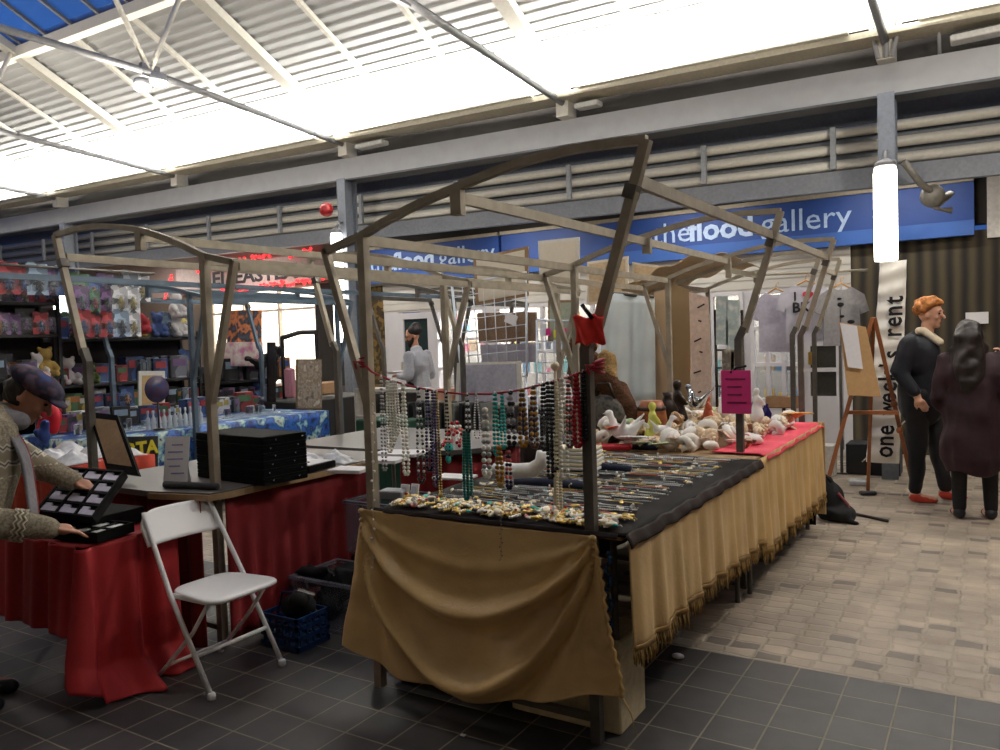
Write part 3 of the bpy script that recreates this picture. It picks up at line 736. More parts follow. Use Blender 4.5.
def strand(px, ytop, ybot, m, r, label, w=0, y=SY-.008, m2=None, gap=2.0, pend=None, loops=1, jit=.0):
    """necklace hanging from px column: two bead runs joined at the bottom"""
    a = pY(px, ytop, y); b = pY(px, ybot, y); x0 = a.x; zt_, zb = a.z, b.z
    cz = cord_z(x0)
    if ytop < 402: zt_ = cz-.004
    mbs = [MB(), MB()]; wl = max(w, r*1.1)
    for L in range(loops):
        Ls = (zt_-zb)*(1-.08*L*(1 if loops > 1 else 0)); off = (L-(loops-1)/2)*r*2.3
        hang = Ls-wl; n = max(6, int(hang/(r*gap)))
        for sgn in (-1, 1):
            for i in range(n):
                f = i/n; xx = x0+off+sgn*wl*min(1, .25+f*1.2); zz = zt_-hang*f
                mbs[i % 2 if m2 else 0].ball((xx+rnd(-jit, jit), y+L*.004+rnd(-jit, jit)-.002*L, zz), (r, r, r*.95), 7, 5)
        nb = max(3, int(PI*wl/(r*gap)))
        for i in range(nb+1):
            an = PI*i/nb; mbs[0].ball((x0+off+math.cos(an)*wl, y, zt_-hang-math.sin(an)*wl), r*1.05, 7, 5)
    t = thing('necklace', label, 'necklace', (x0, y, zb))
    mbs[0].build('beads', m, t)
    if m2: mbs[1].build('spacer_beads', m2, t)
    # hook over the cord
    MB().lathe([(.0075, -.0012), (.009, 0), (.0075, .0012)], (x0, y, zt_+.004), 10, Euler((0, PI/2, 0)).to_matrix()).build('clasp', silv, t)
    if pend: MB().ball((x0, y, zb-pend[1]*.8), (pend[1]*.8, pend[1]*.5, pend[1]), 10, 8).build('pendant', pend[0], t)
    return t
S = strand
S(391, 380, 452, pearl, .006, 'broad bunch of white pearl strands, leftmost on the red cord', .010, loops=4)
S(403, 384, 474, pearl, .008, 'white chunky bead necklace right beside the leftmost pearl bunch', .011, jit=.002)
S(382, 400, 470, greyp, .006, 'grey bead necklace near the left front post', .009, m2=silv, gap=2.6)
S(418, 388, 482, blackb, .0065, 'blackish bead necklace with silver spacers left of the purple strands', .014, m2=silv, gap=2.4)
S(427, 390, 470, navyb, .007, 'navy bead necklace between the black and the purple strands', .012, m2=purp)
S(434, 391, 486, purp, .006, 'long purple bead rope hanging left of the gold pendant', .009, loops=2)
S(446, 393, 456, blackb, .005, 'thin black necklace with a turquoise pendant', .008, gap=3, pend=(turq, .016))
S(437, 393, 492, goldm, .004, 'thin gold chain hanging very low near the white card', .006, gap=2.6, pend=(goldm, .012))
S(466, 432, 499, teal, .0075, 'dense dark teal bead rope hanging down to the trinkets', .007, loops=2, gap=1.5)
S(467, 394, 432, blackb, .0055, 'short black and silver necklace above the teal rope', .008, m2=silv)
S(476, 394, 438, silv, .004, 'short silver chain left of the white pearls', .012, gap=2.4)
S(485, 410, 476, pearl, .0105, 'necklace of large white pearls in the middle of the cord', .012, gap=2.2, m2=greyp)
S(495, 395, 454, turq, .008, 'bright turquoise bead necklace in the middle of the cord', .009, gap=2)
S(502, 395, 448, turq, .0065, 'slimmer turquoise necklace close behind the bright one', .008, y=SY+.012)
S(510, 393, 446, blackb, .010, 'necklace of large black nuggets left of the brown beads', .012, m2=greyp, jit=.004)
S(499, 448, 480, amber, .010, 'amber bead strand with a gold pendant low in the middle', .006, pend=(goldm, .018))
S(508, 448, 488, navyb, .008, 'dark blue and pink nugget strand low beside the amber one', .007, m2=coral)
S(522, 391, 446, amber, .009, 'chunky golden brown bead necklace', .014, m2=brownb)
S(533, 388, 447, brownb, .009, 'dark brown bead necklace right of the golden brown one', .012, m2=amber)
S(543, 386, 450, blackb, .0075, 'black bead necklace left of the longest black one', .011)
S(550, 384, 478, blackb, .008, 'longest jet black bead rope', .009, loops=2)
S(556, 381, 508, creamp, .0065, 'very long cream pearl rope reaching the table', .004, gap=1.7)
S(562, 380, 478, pearl, .008, 'cream pearl loop beside the very long rope', .013)
S(568, 377, 447, brownb, .007, 'reddish brown bead necklace left of the bright red beads', .009, m2=coral)
S(576, 374, 446, redb, .010, 'bright red bead necklace at the right end of the cord', .008, gap=1.6)
S(583, 372, 440, blackb, .007, 'black bead necklace by the right front post', .007)
# pearls dangling over the front cloth from the left post
for px, y0, y1, r, m, lab, n in ((373, 404, 606, .0058, pearl, 'long string of spaced pearls dangling from the left front post over the gold cloth', 22), (501, 512, 560, .003, dgalv, 'fine dark chain hanging over the front gold cloth', 12)):
    mb = MB()
    for i in range(n):
        f = i/(n-1); p = pY(px+math.sin(i*2.1)*1.5, y0+(y1-y0)*f, 2.565-.05*f); mb.ball(p, r*rnd(.7, 1.25), 8, 6)
    a, b_ = pY(px, y0, 2.565), pY(px, y1, 2.515); mb.tube([a, b_], .0009, 4)
    tag(mb.build('pearl_string' if r > .005 else 'fine_chain', m), lab, 'necklace')
# pale plaster jewellery bust, white boxes, trays
t = thing('necklace_display', 'white plaster necklace neck lying behind the hanging beads', 'display stand', tuple(pZ(525, 470, TZ+.01)))
def bustpts():
    return [pY(x, y, 3.02) for x, y in ((502, 468), (516, 471), (532, 470), (541, 463), (543, 452))]
MB().tube(bustpts(), [.03, .034, .034, .030, .028], 12).build('neck', mat('white plaster', (226, 226, 226), .5), t)
MB().ball(pY(500, 468, 3.02), (.035, .05, .03), 12, 8).build('base', MC['white plaster'], t)
t = thing('stacked_tray', 'stack of cream display trays behind the cream pearl rope', 'tray', tuple(pZ(570, 462, TZ+.01)))
c = pZ(574, 470, TZ+.02)
for k in range(6): MB().box((c.x, c.y+.05, TZ+.03+k*.02), (.25-.004*k, .15, .016), rz=.1+.02*k, bev=.003).build('tray', creamp if k % 2 else MC['white plaster'], t)
tag(MB().tube([pY(555, 368, 2.68), pY(556, 440, 2.68), pY(556, 505, 2.68)], [.006, .008, .009], 10).lathe([(.03, TZ+.01), (.03, TZ+.018), (.012, TZ+.03), (.01, TZ+.05)], (pY(556, 505, 2.68).x, 2.68, 0), 14).ball(pY(555, 366, 2.68), .018).build('necklace_stand', mat('ivory plastic', (224, 214, 186), .5)), 'tall thin ivory necklace stand on the front of the stall', 'display stand')
# navy velvet pads and scarves
for (x, y, L, W, rz, m, lab) in ((548, 486, .36, .075, .10, 'navy', 'dark navy velvet roll with bracelets across the near half of the table'), (600, 470, .34, .06, .08, 'navy', 'dark navy velvet roll in the middle of the table behind the front post'), (640, 449, .22, .06, .1, 'navy', 'short navy velvet roll far back on the jewellery table')):
    c = pZ(x, y, TZ+.012)
    tag(MB().tube([(c.x-L/2, c.y, c.z+.012), (c.x, c.y+.005, c.z+.016), (c.x+L/2, c.y+.01, c.z+.012)], [.018, .024, .018], 10).build('velvet_roll', mat('navy velvet', (26, 34, 58), .85)), lab, 'display roll')
c = pZ(612, 449, TZ+.02)
tag(MB().box((c.x, c.y, c.z+.012), (.24, .11, .03), rz=.3, bev=.006).build('red_case', mat('red leather', (176, 26, 38), .5)), 'flat red case on the jewellery table behind the right front post', 'case')
for x, y, s, lab in ((405, 498, .05, 'left of the two white earring cards at the front left corner'), (415, 496, .045, 'right of the two white earring cards at the front left corner')):
    c = pZ(x, y, TZ+.01); t = thing('earring_card', 'small white earring card, '+lab, 'display card', tuple(c))
    MB().box((c.x, c.y, c.z+s*.6), (s, .008, s*1.3), rx=-.25, bev=.002).build('card', MC['white plaster'], t); MB().box((c.x, c.y+.012, c.z+s*.3), (s*.8, .02, .004), rx=.6).build('support', dgalv, t)
    MB().box((c.x, c.y-.008, c.z+s*.6), (s*.55, .002, s*.8), rx=-.25).build('insert', mat('pale lilac card', (186, 186, 204), .7), t)
# white china dish and cases at the left corner of the stall
c = pZ(395, 500, TZ+.01)
tag(MB().box((c.x-.03, c.y+.03, c.z+.02), (.12, .09, .04), rz=.2, bev=.005).build('grey_case', mat('grey case', (120, 124, 130), .5)), 'small grey case beside the white earring cards', 'case')
for k, (x, y, w) in enumerate(((455, 478, .2), (500, 470, .16))):
    c = pZ(x, y, TZ+.01); tag(MB().box((c.x, c.y, c.z+.006), (w, .13, .012), rz=.1, bev=.002).build('white_card', MC['white plaster']), ['white tray card behind the teal rope', 'white tray card behind the big white pearls'][k], 'display card')

# small pieces: prototypes
def proto_brooch(nm, m, m2):
    t = thing(nm, '', 'jewellery', (0, 0, -50))
    mb = MB(); mb.lathe([(.004, 0), (.012, .001), (.013, .003), (.008, .006), (.002, .0075)], (0, 0, -50), 8, None, 1, .8)
    for k in range(6): mb.ball((math.cos(k*PI/3)*.012, math.sin(k*PI/3)*.010, -50+.003), .0035, 5, 4)
    mb.build('setting', m, t); MB().ball((0, 0, -50+.007), (.005, .005, .003), 6, 4).build('stone', m2, t); return t
def proto_ring(nm, m, m2):
    t = thing(nm, '', 'jewellery', (0, 0, -50))
    MB().lathe([(.008, -.0015), (.0097, 0), (.008, .0015)], (0, 0, -50+.009), 12, Euler((PI/2, 0, 0)).to_matrix()).build('band', m, t)
    MB().ball((0, 0, -50+.019), (.005, .005, .0035), 6, 4).build('stone', m2, t); return t
def proto_pend(nm, m, m2):
    t = thing(nm, '', 'jewellery', (0, 0, -50))
    MB().ball((0, 0, -50+.005), (.009, .016, .005), 8, 6).build('drop', m, t); MB().tube([(0, .014, -50+.004), (0, .022, -50+.006), (.003, .028, -50+.003)], .0015, 5).build('hook', m2, t); return t
protos = [(proto_brooch('brooch', goldm, pearl), 'gold brooch with a pale stone'), (proto_brooch('brooch', silv, turq), 'silver brooch with a turquoise stone'), (proto_brooch('brooch', goldm, redb), 'gold brooch with a red stone'),
          (proto_brooch('brooch', pearl, goldm), 'white flower brooch'), (proto_ring('ring', goldm, redb), 'gold ring'), (proto_ring('ring', silv, pearl), 'silver ring'), (proto_pend('earring', creamp, goldm), 'cream drop earring'),
          (proto_pend('earring', turq, silv), 'turquoise drop earring'), (proto_pend('earring', goldm, goldm), 'gold drop earring'), (proto_brooch('brooch', navyb, goldm), 'dark blue brooch'), (proto_pend('earring', coral, silv), 'coral pink drop earring')]
first = set()
def scatter(i, x, y, z, where, grp, sc):
    p, lab = protos[i]; rot = (rnd(-.3, .3), rnd(-.3, .3), rnd(0, 6.28))
    L = 'small %s lying %s' % (lab, where)
    if i not in first:
        first.add(i); o = p; o.location = (x, y, z); o.rotation_euler = rot; o.scale = (sc,)*3; o['label'] = L; o['group'] = lab+'s '+grp
    else: dup(p, (x, y, z), rot=rot, label=L, group=lab+'s '+grp, scale=sc)
W1 = 'heaped along the stall front edge'
for k in range(275):
    u = rnd(0, 1); x = LO+.06+u*(HI-LO+.02); y = 2.645+rnd(0, 1)**1.4*.19+0
    lift = max(0, .022*(1-abs(y-2.72)/.12))*rnd(0, 1)
    scatter(random.choice([0, 0, 0, 0, 1, 2, 3, 3, 3, 3, 4, 5, 6, 6, 6, 6, 6, 7, 8, 8, 9, 10, 3, 0, 8, 5]), x, y, TZ+.012+lift, W1, 'in the front heap', rnd(1.0, 1.8))
W2 = 'loose among the rows of chains'
for k in range(130):
    x = rnd(LO+.12, HI+.08); y = 2.9+rnd(0, 1.5)
    scatter(random.choice([0, 1, 3, 5, 6, 8, 1, 5]), x, y, TZ+.012, W2, 'among the chains', rnd(.7, 1.3))
# chains and bracelets laid in rows across the cloth
def chain_proto(nm, m, n, r):
    t = thing(nm, '', 'jewellery', (0, 0, -50)); mb = MB(); L = n*r*2.1
    for i in range(n): mb.ball((-L/2+i*r*2.1, .002*math.sin(i*.7), -50+r), (r*1.2, r*.8, r*.6), 6, 4)
    mb.build('links', m, t); MB().lathe([(.003, -.0008), (.0045, 0), (.003, .0008)], (L/2+.003, 0, -50+.003), 8).build('clasp', silv, t); return t
cps = [(chain_proto('bracelet', silv, 24, .0032), 'silver chain bracelet'), (chain_proto('bracelet', goldm, 24, .0032), 'gold chain bracelet'), (chain_proto('bracelet', greyp, 16, .0045), 'grey bead bracelet'),
       (chain_proto('bracelet', coral, 18, .0038), 'coral bead bracelet'), (chain_proto('bracelet', pearl, 16, .0045), 'pearl bracelet'), (chain_proto('bracelet', M_('copper', (176, 104, 66), rough=.3, metal=.7), 20, .004), 'copper bracelet')]
fc = set(); row = 0
yy = 2.88
while yy < 4.4:
    nn = 5
    for j in range(nn):
        if random.random() < .12: continue
        i = random.choices(range(6), (8, 4, 5, 1, 3, 1))[0]; p, lab = cps[i]
        x = LO+.16+(HI+.02-LO-.16)*(j+.5)/nn+rnd(-.03, .03); loc = (x, yy+rnd(-.012, .012), TZ+.010); rz = rnd(-.12, .12); sc = rnd(.9, 1.35)
        half = 'near' if yy < 3.6 else 'far'; L = '%s laid out in a row on the %s half of the black cloth' % (lab, half); g = '%ss in rows on the %s half' % (lab, half)
        if i not in fc: fc.add(i); p.location = loc; p.rotation_euler = (0, 0, rz); p.scale = (sc,)*3; p['label'] = L; p['group'] = g
        else: dup(p, loc, rz, L, g, sc)
    yy += .042
# ======================================================= LEFT STALL
def slab_cloth(): pass
redcl = mat('red cloth', (158, 32, 36), .75, 0, .12, 5)
# low table with red cloth
TX0, TX1, TY0, TY1, TZ2 = -4.4, -3.36, 1.93, 2.40, .66
trestle('low table hidden under the bright red cloth beside the white chair', TX0, TX1-.02, TY0+.02, TY1, TZ2-.01)
t = thing('red_tablecloth', 'bright red cloth hanging to the floor over the low table by the chair', 'tablecloth', (-3.8, 2.1, 0))
mb = MB()
mb.grid(lambda u, v: V((TX0+(TX1-TX0)*u, TY0+(TY1-TY0)*v, TZ2+.002+.002*math.sin(u*20+v*9))), 20, 10, .004)
def rf(u, v):       # near face then round the corner and along the right side
    L = (TX1-TX0)/(TX1-TX0+TY1-TY0)
    hang = .40+(.26)*max(0, min(1, (u-L+.06)/.08))
    z = TZ2-hang*v
    if u < L:
        f = u/L; p = V((TX0+(TX1-TX0)*f, TY0, z)); n = V((0, -1, 0))
    else:
        f = (u-L)/(1-L); p = V((TX1, TY0+(TY1-TY0)*f, z)); n = V((1, 0, 0))
    amp = .012+.035*v*max(0, min(1, (u-L+.12)/.12)); c = math.exp(-((u-L)/.1)**2)
    p += n*(amp*(math.sin(u*48)+.6*math.sin(u*83+1+v))+.02*v)
    p += (V((1, -1, 0)).normalized())*c*(.02+.045*v*v)
    if u > L-.02: p.x += .20*max(0, v-.82)/.18*min(1, (u-L+.02)/.1)*(1-.55*(u-L)/(1-L)); 
    p.z = max(p.z, .006+.012*max(0, math.sin(u*60)))
    return p
mb.grid(rf, 130, 40, .004)
mb.build('drape', redcl, t)
# counter with the dark cases
grey_top = mat('grey counter top', (86, 82, 80), .45, 0, .08, 4)
CZ = .80
t = thing('counter_table', 'long grey-topped counter with brown edge holding the black cases', 'table', (-3.8, 3.3, 0))
pts = [(-4.35, 2.44), (-3.62, 2.44), (-3.26, 2.52), (-3.24, 2.62), (-3.24, 3.95), (-4.35, 3.95)]
MB().prism(pts, CZ-.03, CZ, 'Z').build('countertop', grey_top, t)
mb = MB(); mb.tube([(p[0], p[1], CZ-.022) for p in pts[1:5]], .016, square=True); mb.build('edging', mat('brown edging', (150, 124, 92), .5), t)
for x, y in ((-4.2, 2.6), (-3.34, 2.75), (-4.2, 3.85), (-3.34, 3.85)): MB().tube([(x, y, 0), (x, y, CZ-.03)], .016).build('leg', dgalv, t)
t = thing('red_skirt', 'dark red cloth skirt hanging below the grey counter behind the chair', 'table skirt', (-3.28, 3.1, .02))
MB().grid(lambda u, v: V((-3.275+.012*math.sin(u*60)*(.3+v), 2.62+u*1.1, CZ-.035-(CZ-.06)*v)), 90, 8, .004).grid(lambda u, v: V((-4.3+u*1.0, 2.50+.012*math.sin(u*60), CZ-.035-(CZ-.06)*v)), 60, 8, .004).build('drape', mat('deep red cloth', (120, 18, 24), .8, 0, .12, 5), t)
# round-ended far table
t = thing('round_end_table', 'grey table with a rounded end behind the hanging necklaces', 'table', (-3.5, 4.6, 0))
pts = [(-4.4, 4.05)]+[(-3.35+.58*math.cos(a), 4.62+.57*math.sin(a)) for a in [(-90+i*12)*PI/180 for i in range(16)]]+[(-4.4, 5.19)]
MB().prism(pts, CZ-.03, CZ, 'Z').build('tabletop', grey_top, t)
for x, y in ((-4.2, 4.2), (-3.1, 4.3), (-4.2, 5.05), (-3.1, 4.95)): MB().tube([(x, y, 0), (x, y, CZ-.03)], .016).build('leg', dgalv, t)
t = thing('red_skirt', 'red cloth skirt round the curved end of the far grey table', 'table skirt', (-3.4, 4.6, .02))
MB().grid(lambda u, v: V((-3.35+(.52+.01*math.sin(u*70))*math.cos(-PI/2+u*PI), 4.62+(.52+.01*math.sin(u*70))*math.sin(-PI/2+u*PI), CZ-.05-.68*v)), 80, 6, .004).build('drape', MC['deep red cloth'], t)
# stack of black cases
blk = mat('black leatherette', (12, 12, 13), .8, 0, .2, 60); blk2 = mat('black case lid', (20, 20, 21), .85)
stud = mat('steel stud', (190, 190, 190), .25, .9)
cx, cy, rz = -3.43, 2.93, -.10
names = ['bottom', 'second', 'third', 'fourth', 'fifth', 'top']
Rz = Matrix.Rotation(rz, 3, 'Z')
for k in range(6):
    z = CZ+.001+k*.0415; t = thing('display_case', 'flat black display case, %s of the stack on the grey counter' % (names[k]+' one' if k in (1, 2, 3, 4) else names[k]+'most' if k == 5 else 'lowest'), 'case', (cx, cy, z), 'stacked black display cases')
    c = V((cx+rnd(-.001, .001), cy+rnd(-.001, .001), z+.0135))
    MB().box(c, (.60, .28, .026), rz=rz, bev=.003).build('tray', blk, t)
    MB().box(c+V((0, 0, .0200)), (.601, .281, .0145), rz=rz, bev=.003).build('lid', blk2 if k == 5 else blk, t)
    for dy in (-.08, .08):
        MB().ball(c+Rz@V((.303, dy+rnd(-.03, .03), .008)), .0055, 6, 4).build('stud', stud, t)
    MB().box(c+Rz@V((-.1, -.143, .005)), (.03, .006, .012), rz=rz).build('latch', stud, t)
# grey rolled cloth, cards, papers
tag(MB().tube([(-3.62, 2.53, CZ+.018), (-3.45, 2.56, CZ+.02), (-3.3, 2.60, CZ+.016)], .018, 10).build('rolled_cloth', mat('charcoal cloth', (54, 54, 58), .8)), 'rolled charcoal cloth lying before the stack of black cases', 'cloth')
def easel_card(a, w, h, rz, label, m, lines=5, col=(120, 120, 170), tilt=-.22):
    t = thing('price_card', label, 'sign', tuple(a)); R = (Matrix.Rotation(rz, 3, 'Z')@Matrix.Rotation(tilt, 3, 'X'))
    k = MB(); k.box((0, 0, 0), (w, .006, h)); k.v = [R@(p+V((0, 0, h/2)))+V(a) for p in k.v]; k.build('card', m, t)
    k = MB()
    for i in range(lines):
        k.box((rnd(-.01, .01), -.004, h*(.82-.6*i/max(1, lines-1))), (w*rnd(.45, .7), .0015, h*.03))
    k.v = [R@p+V(a) for p in k.v]; k.build('print_lines', mat('print%d' % col[0], col, .7), t)
    k = MB(); k.box((0, 0, 0), (w*.5, .004, h*.8)); R2 = Matrix.Rotation(rz, 3, 'Z')@Matrix.Rotation(.25, 3, 'X'); k.v = [R2@(p+V((0, 0, h*.4)))+V(a)+R@V((0, .12, 0)) for p in k.v]; k.build('stand', m, t)
    return t
whitec = mat('white card', (222, 220, 222), .6, 0, .03)
easel_card(V((-3.66, 2.62, CZ+.003)), .13, .25, .5, 'white price card with lilac writing standing on the grey counter', whitec, 5, (140, 140, 190))
c = V((-3.42, 3.18, CZ))
t = thing('open_case', 'open white-lined flat case right of the black stack', 'case', (-3.38, 3.25, CZ+.001))
MB().box((-3.38, 3.25, CZ+.02), (.3, .24, .038), rz=.1, bev=.003).build('tray', blk, t); MB().box((-3.38, 3.25, CZ+.041), (.27, .21, .004), rz=.1).build('lining', whitec, t)
for k in range(4): MB().ball((-3.46+k*.05, 3.25+rnd(-.05, .05), CZ+.046), (.012, .008, .004), 6, 4).build('ring', dgalv, t)
pm = mat('clear plastic bag', (200, 202, 206), .25, 0, .15, 30)
for k, (x, y, s) in enumerate(((-3.6, 3.5, .09), (-3.48, 3.62, .07), (-3.32, 3.52, .06), (-3.42, 3.42, .05), (-3.75, 3.42, .06))):
    def bag(u, v, x=x, y=y, s=s):
        return V((x+(u-.5)*s*2.4, y+(v-.5)*s*2.2, CZ+.004+s*.6*math.sin(PI*u)*math.sin(PI*v)*(1+.6*noise.noise(V((u*5, v*5, x*9))))))
    tag(MB().grid(bag, 14, 14, .002).build('plastic_bag', pm), ['large crumpled clear bag behind the open white-lined case', 'clear bag at the far corner of the grey counter', 'small clear bag at the counter edge by the left front post', 'smallest clear bag on the grey counter', 'clear bag at the back of the grey counter'][k], 'bag')
# big black compartment tray
def comp_tray(org, ex, ey, W, D, hgt, nx, ny, label, lined):
    """org corner, ex/ey unit vectors, W along ex, D along ey"""
    ex = V(ex).normalized(); ey = V(ey).normalized(); n = ex.cross(ey)
    if n.z < 0: n = -n
    def P(a, b_, c): return V(org)+ex*a+ey*b_+n*c
    t = thing('compartment_tray', label, 'tray', tuple(P(W/2, D/2, 0)))
    def bx(mb, a0, a1, b0, b1, c0, c1):
        mb.add([P(a, b_, c) for a in (a0, a1) for b_ in (b0, b1) for c in (c0, c1)], [[0, 1, 3, 2], [4, 6, 7, 5], [0, 4, 5, 1], [2, 3, 7, 6], [0, 2, 6, 4], [1, 5, 7, 3]])
    mb = MB(); bx(mb, 0, W, 0, D, 0, hgt*.6); w = .012
    for a, b_ in ((0, w), (W-w, W)): bx(mb, a, b_, 0, D, hgt*.6, hgt)
    for a, b_ in ((0, w), (D-w, D)): bx(mb, w, W-w, a, b_, hgt*.6, hgt)
    mb.build('tray', blk, t)
    mb = MB()
    for i in range(1, nx): bx(mb, W*i/nx-.007, W*i/nx+.007, w, D-w, hgt*.6, hgt-.004)
    for j in range(1, ny): bx(mb, w, W-w, D*j/ny-.007, D*j/ny+.007, hgt*.6, hgt-.005)
    mb.build('divider', blk, t)
    for i in range(nx):
        for j in range(ny):
            mb = MB(); a0 = W*i/nx+.016; a1 = W*(i+1)/nx-.012; b0 = D*j/ny+.016; b1 = D*(j+1)/ny-.012
            bx(mb, a0, a1, b0, b0+(b1-b0)*.62, hgt*.6, hgt*.6+.010); bx(mb, a0, a0+(a1-a0)*.45, b0, b1, hgt*.6, hgt*.6+.008)
            mb.build('lining_pad', lined, t)
    return t
lil = mat('lilac lining', (186, 182, 200), .7)
comp_tray((-3.62, 1.94, TZ2+.012), (1, .15, .0), (-.25, 1, 0), .29, .22, .045, 3, 2, 'small black tray with white pads under the hand of the person in the patterned jumper', whitec)
_o = pY(40, 517, 2.0); _x = pY(97, 524, 2.02)-_o; _y = pY(74, 473, 2.27)-_o
comp_tray(_o, _x, _y, _x.length, _y.length, .045, 3, 4, 'large black tray with lilac compartments tilted up beside the red cloth', lil)
tag(MB().box((-3.75, 2.2, TZ2+.045), (.40, .30, .075), rz=.12, bev=.004).build('black_case', blk), 'closed black case propping up the large compartment tray', 'case')
# open lid case behind
t = thing('upright_lid', 'open black case lid with tan lining standing behind the compartment tray', 'case', tuple(pZ(125, 478, .78)))
A, B_, Cc = pY(88, 412, 2.66), pY(117, 415, 2.70), pY(138, 474, 2.55); Dd = A+Cc-B_
def quadbox(mb, q, th, inset=0, off=0):
    q = [V(p) for p in q]; c = sum(q, V((0, 0, 0)))/4; n = (q[1]-q[0]).cross(q[3]-q[0]).normalized()
    if n.y > 0: n = -n
    q = [p+(c-p)*inset+n*off for p in q]; mb.add(q+[p-n*th for p in q], [[0, 1, 2, 3], [7, 6, 5, 4], [0, 4, 5, 1], [1, 5, 6, 2], [2, 6, 7, 3], [3, 7, 4, 0]])
mb = MB(); quadbox(mb, (A, B_, Cc, Dd), .03); mb.build('lid', blk, t)
mb = MB(); quadbox(mb, (A, B_, Cc, Dd), .003, .22, .002); mb.build('lining', mat('tan lining', (142, 116, 86), .8), t)
# clear bins and things under the counter
clear = mat('clear plastic', (120, 126, 140), .15, 0, .02, 3, 0, .17)
def bin_(x0, x1, y0, y1, z0, z1, label, m=clear, rim=True):
    t = thing('storage_bin', label, 'storage bin', ((x0+x1)/2, (y0+y1)/2, z0)); mb = MB(); k = .006
    mb.span((x0, y0, z0), (x1, y1, z0+k)); 
    for a in ((x0, x0+k, y0, y1), (x1-k, x1, y0, y1), (x0, x1, y0, y0+k), (x0, x1, y1-k, y1)): mb.span((a[0], a[2], z0), (a[1], a[3], z1))
    mb.build('bin_body', m, t); mb = MB(); e = .012
    for a in ((x0-e, x0+e, y0-e, y1+e), (x1-e, x1+e, y0-e, y1+e), (x0, x1, y0-e, y0+e), (x0, x1, y1-e, y1+e)): mb.span((a[0], a[2], z1-.012), (a[1], a[3], z1+.004))
    mb.build('rim', mat('frosted rim', (130, 136, 150), .3, 0, .02, 3, 0, .45), t)
    for x in (x0+.12, x1-.12): MB().span((x-.008, y0-.006, z0), (x+.008, y0, z1-.01)).build('rib', MC['frosted rim'], t)
    return t
bin_(-3.22, -2.62, 2.98, 3.34, .005, .27, 'clear plastic bin standing on the floor under the counter')
ub = bin_(-3.20, -2.66, 3.40, 3.78, .30, .60, 'upper clear plastic bin with a red label behind the floor bin')
MB().box((-2.78, 3.385, .52), (.13, .004, .05)).build('red_label', mat('red label', (170, 50, 50), .6), ub)
tag(MB().box((-2.93, 3.59, .145), (.52, .36, .28), bev=.01).build('dark_crate', mat('black plastic', (20, 20, 24), .5)), 'black crate supporting the upper clear bin', 'crate')
tag(blob([('e', (-2.78, 3.14, .07), (.10, .07, .06)), ('e', (-2.88, 3.16, .06), (.06, .06, .05))], .012, 4, 'red_pouch', mat('dull red fabric', (110, 36, 44), .8)), 'dull red pouch inside the clear floor bin', 'pouch')
tag(blob([('e', (-3.1, 3.14, .1), (.09, .08, .09)), ('e', (-3.16, 3.1, .25), (.09, .06, .06)), ('e', (-3.05, 3.2, .2), (.08, .08, .1)), ('c', (-3.2, 3.05, .28), (-3.0, 3.1, .3), .03, .02)], .010, 2, 'black_bag', mat('black nylon', (16, 16, 18), .9), None, lambda p: p+V((1, 1, 1))*.03*noise.noise(p*14)), 'black bag bulging out of the clear floor bin', 'bag')
tag(blob([('e', (-2.52, 3.3, .18), (.09, .1, .2)), ('e', (-2.5, 3.2, .36), (.07, .07, .1))], .012, 4, 'black_bag', MC['black nylon']), 'black bag between the clear bins and the gold cloth', 'bag')
t = thing('crate', 'small blue plastic crate on the floor behind the white chair', 'crate', (-3.02, 2.80, .003))
mb = MB(); x0, x1, y0, y1 = -3.15, -2.89, 2.70, 2.92
for z in (.01, .06, .11, .15):
    for a in ((x0, x0+.01, y0, y1), (x1-.01, x1, y0, y1), (x0, x1, y0, y0+.01), (x0, x1, y1-.01, y1)): mb.span((a[0], a[2], z), (a[1], a[3], z+.022))
for i in range(6):
    x = x0+.02+i*.044; mb.span((x, y0, .01), (x+.012, y0+.01, .17)); mb.span((x, y1-.01, .01), (x+.012, y1, .17))
for j in range(5):
    y = y0+.02+j*.044; mb.span((x0, y, .01), (x0+.01, y+.012, .17)); mb.span((x1-.01, y, .01), (x1, y+.012, .17))
mb.build('basket', mat('blue plastic', (34, 62, 104), .4), t); MB().span((x0, y0, .004), (x1, y1, .012)).build('base', MC['blue plastic'], t)
MB().tube([(x0+.02, y0+.11, .17), (x0+.05, y0+.11, .25), (x1-.05, y0+.11, .27), (x1-.02, y0+.11, .17)], .007).build('handle', MC['blue plastic'], t)
tag(blob([('e', (-3.0, 2.82, .19), (.1, .08, .07)), ('e', (-2.95, 2.78, .24), (.06, .05, .05))], .012, 4, 'black_bag', MC['black nylon']), 'black bag lying in the blue crate', 'bag')
tag(MB().box((-2.92, 2.80, .275), (.09, .03, .012), rz=.5, ry=.3, bev=.002).build('silver_tin', stud), 'little shiny tin on the bag in the blue crate', 'tin')

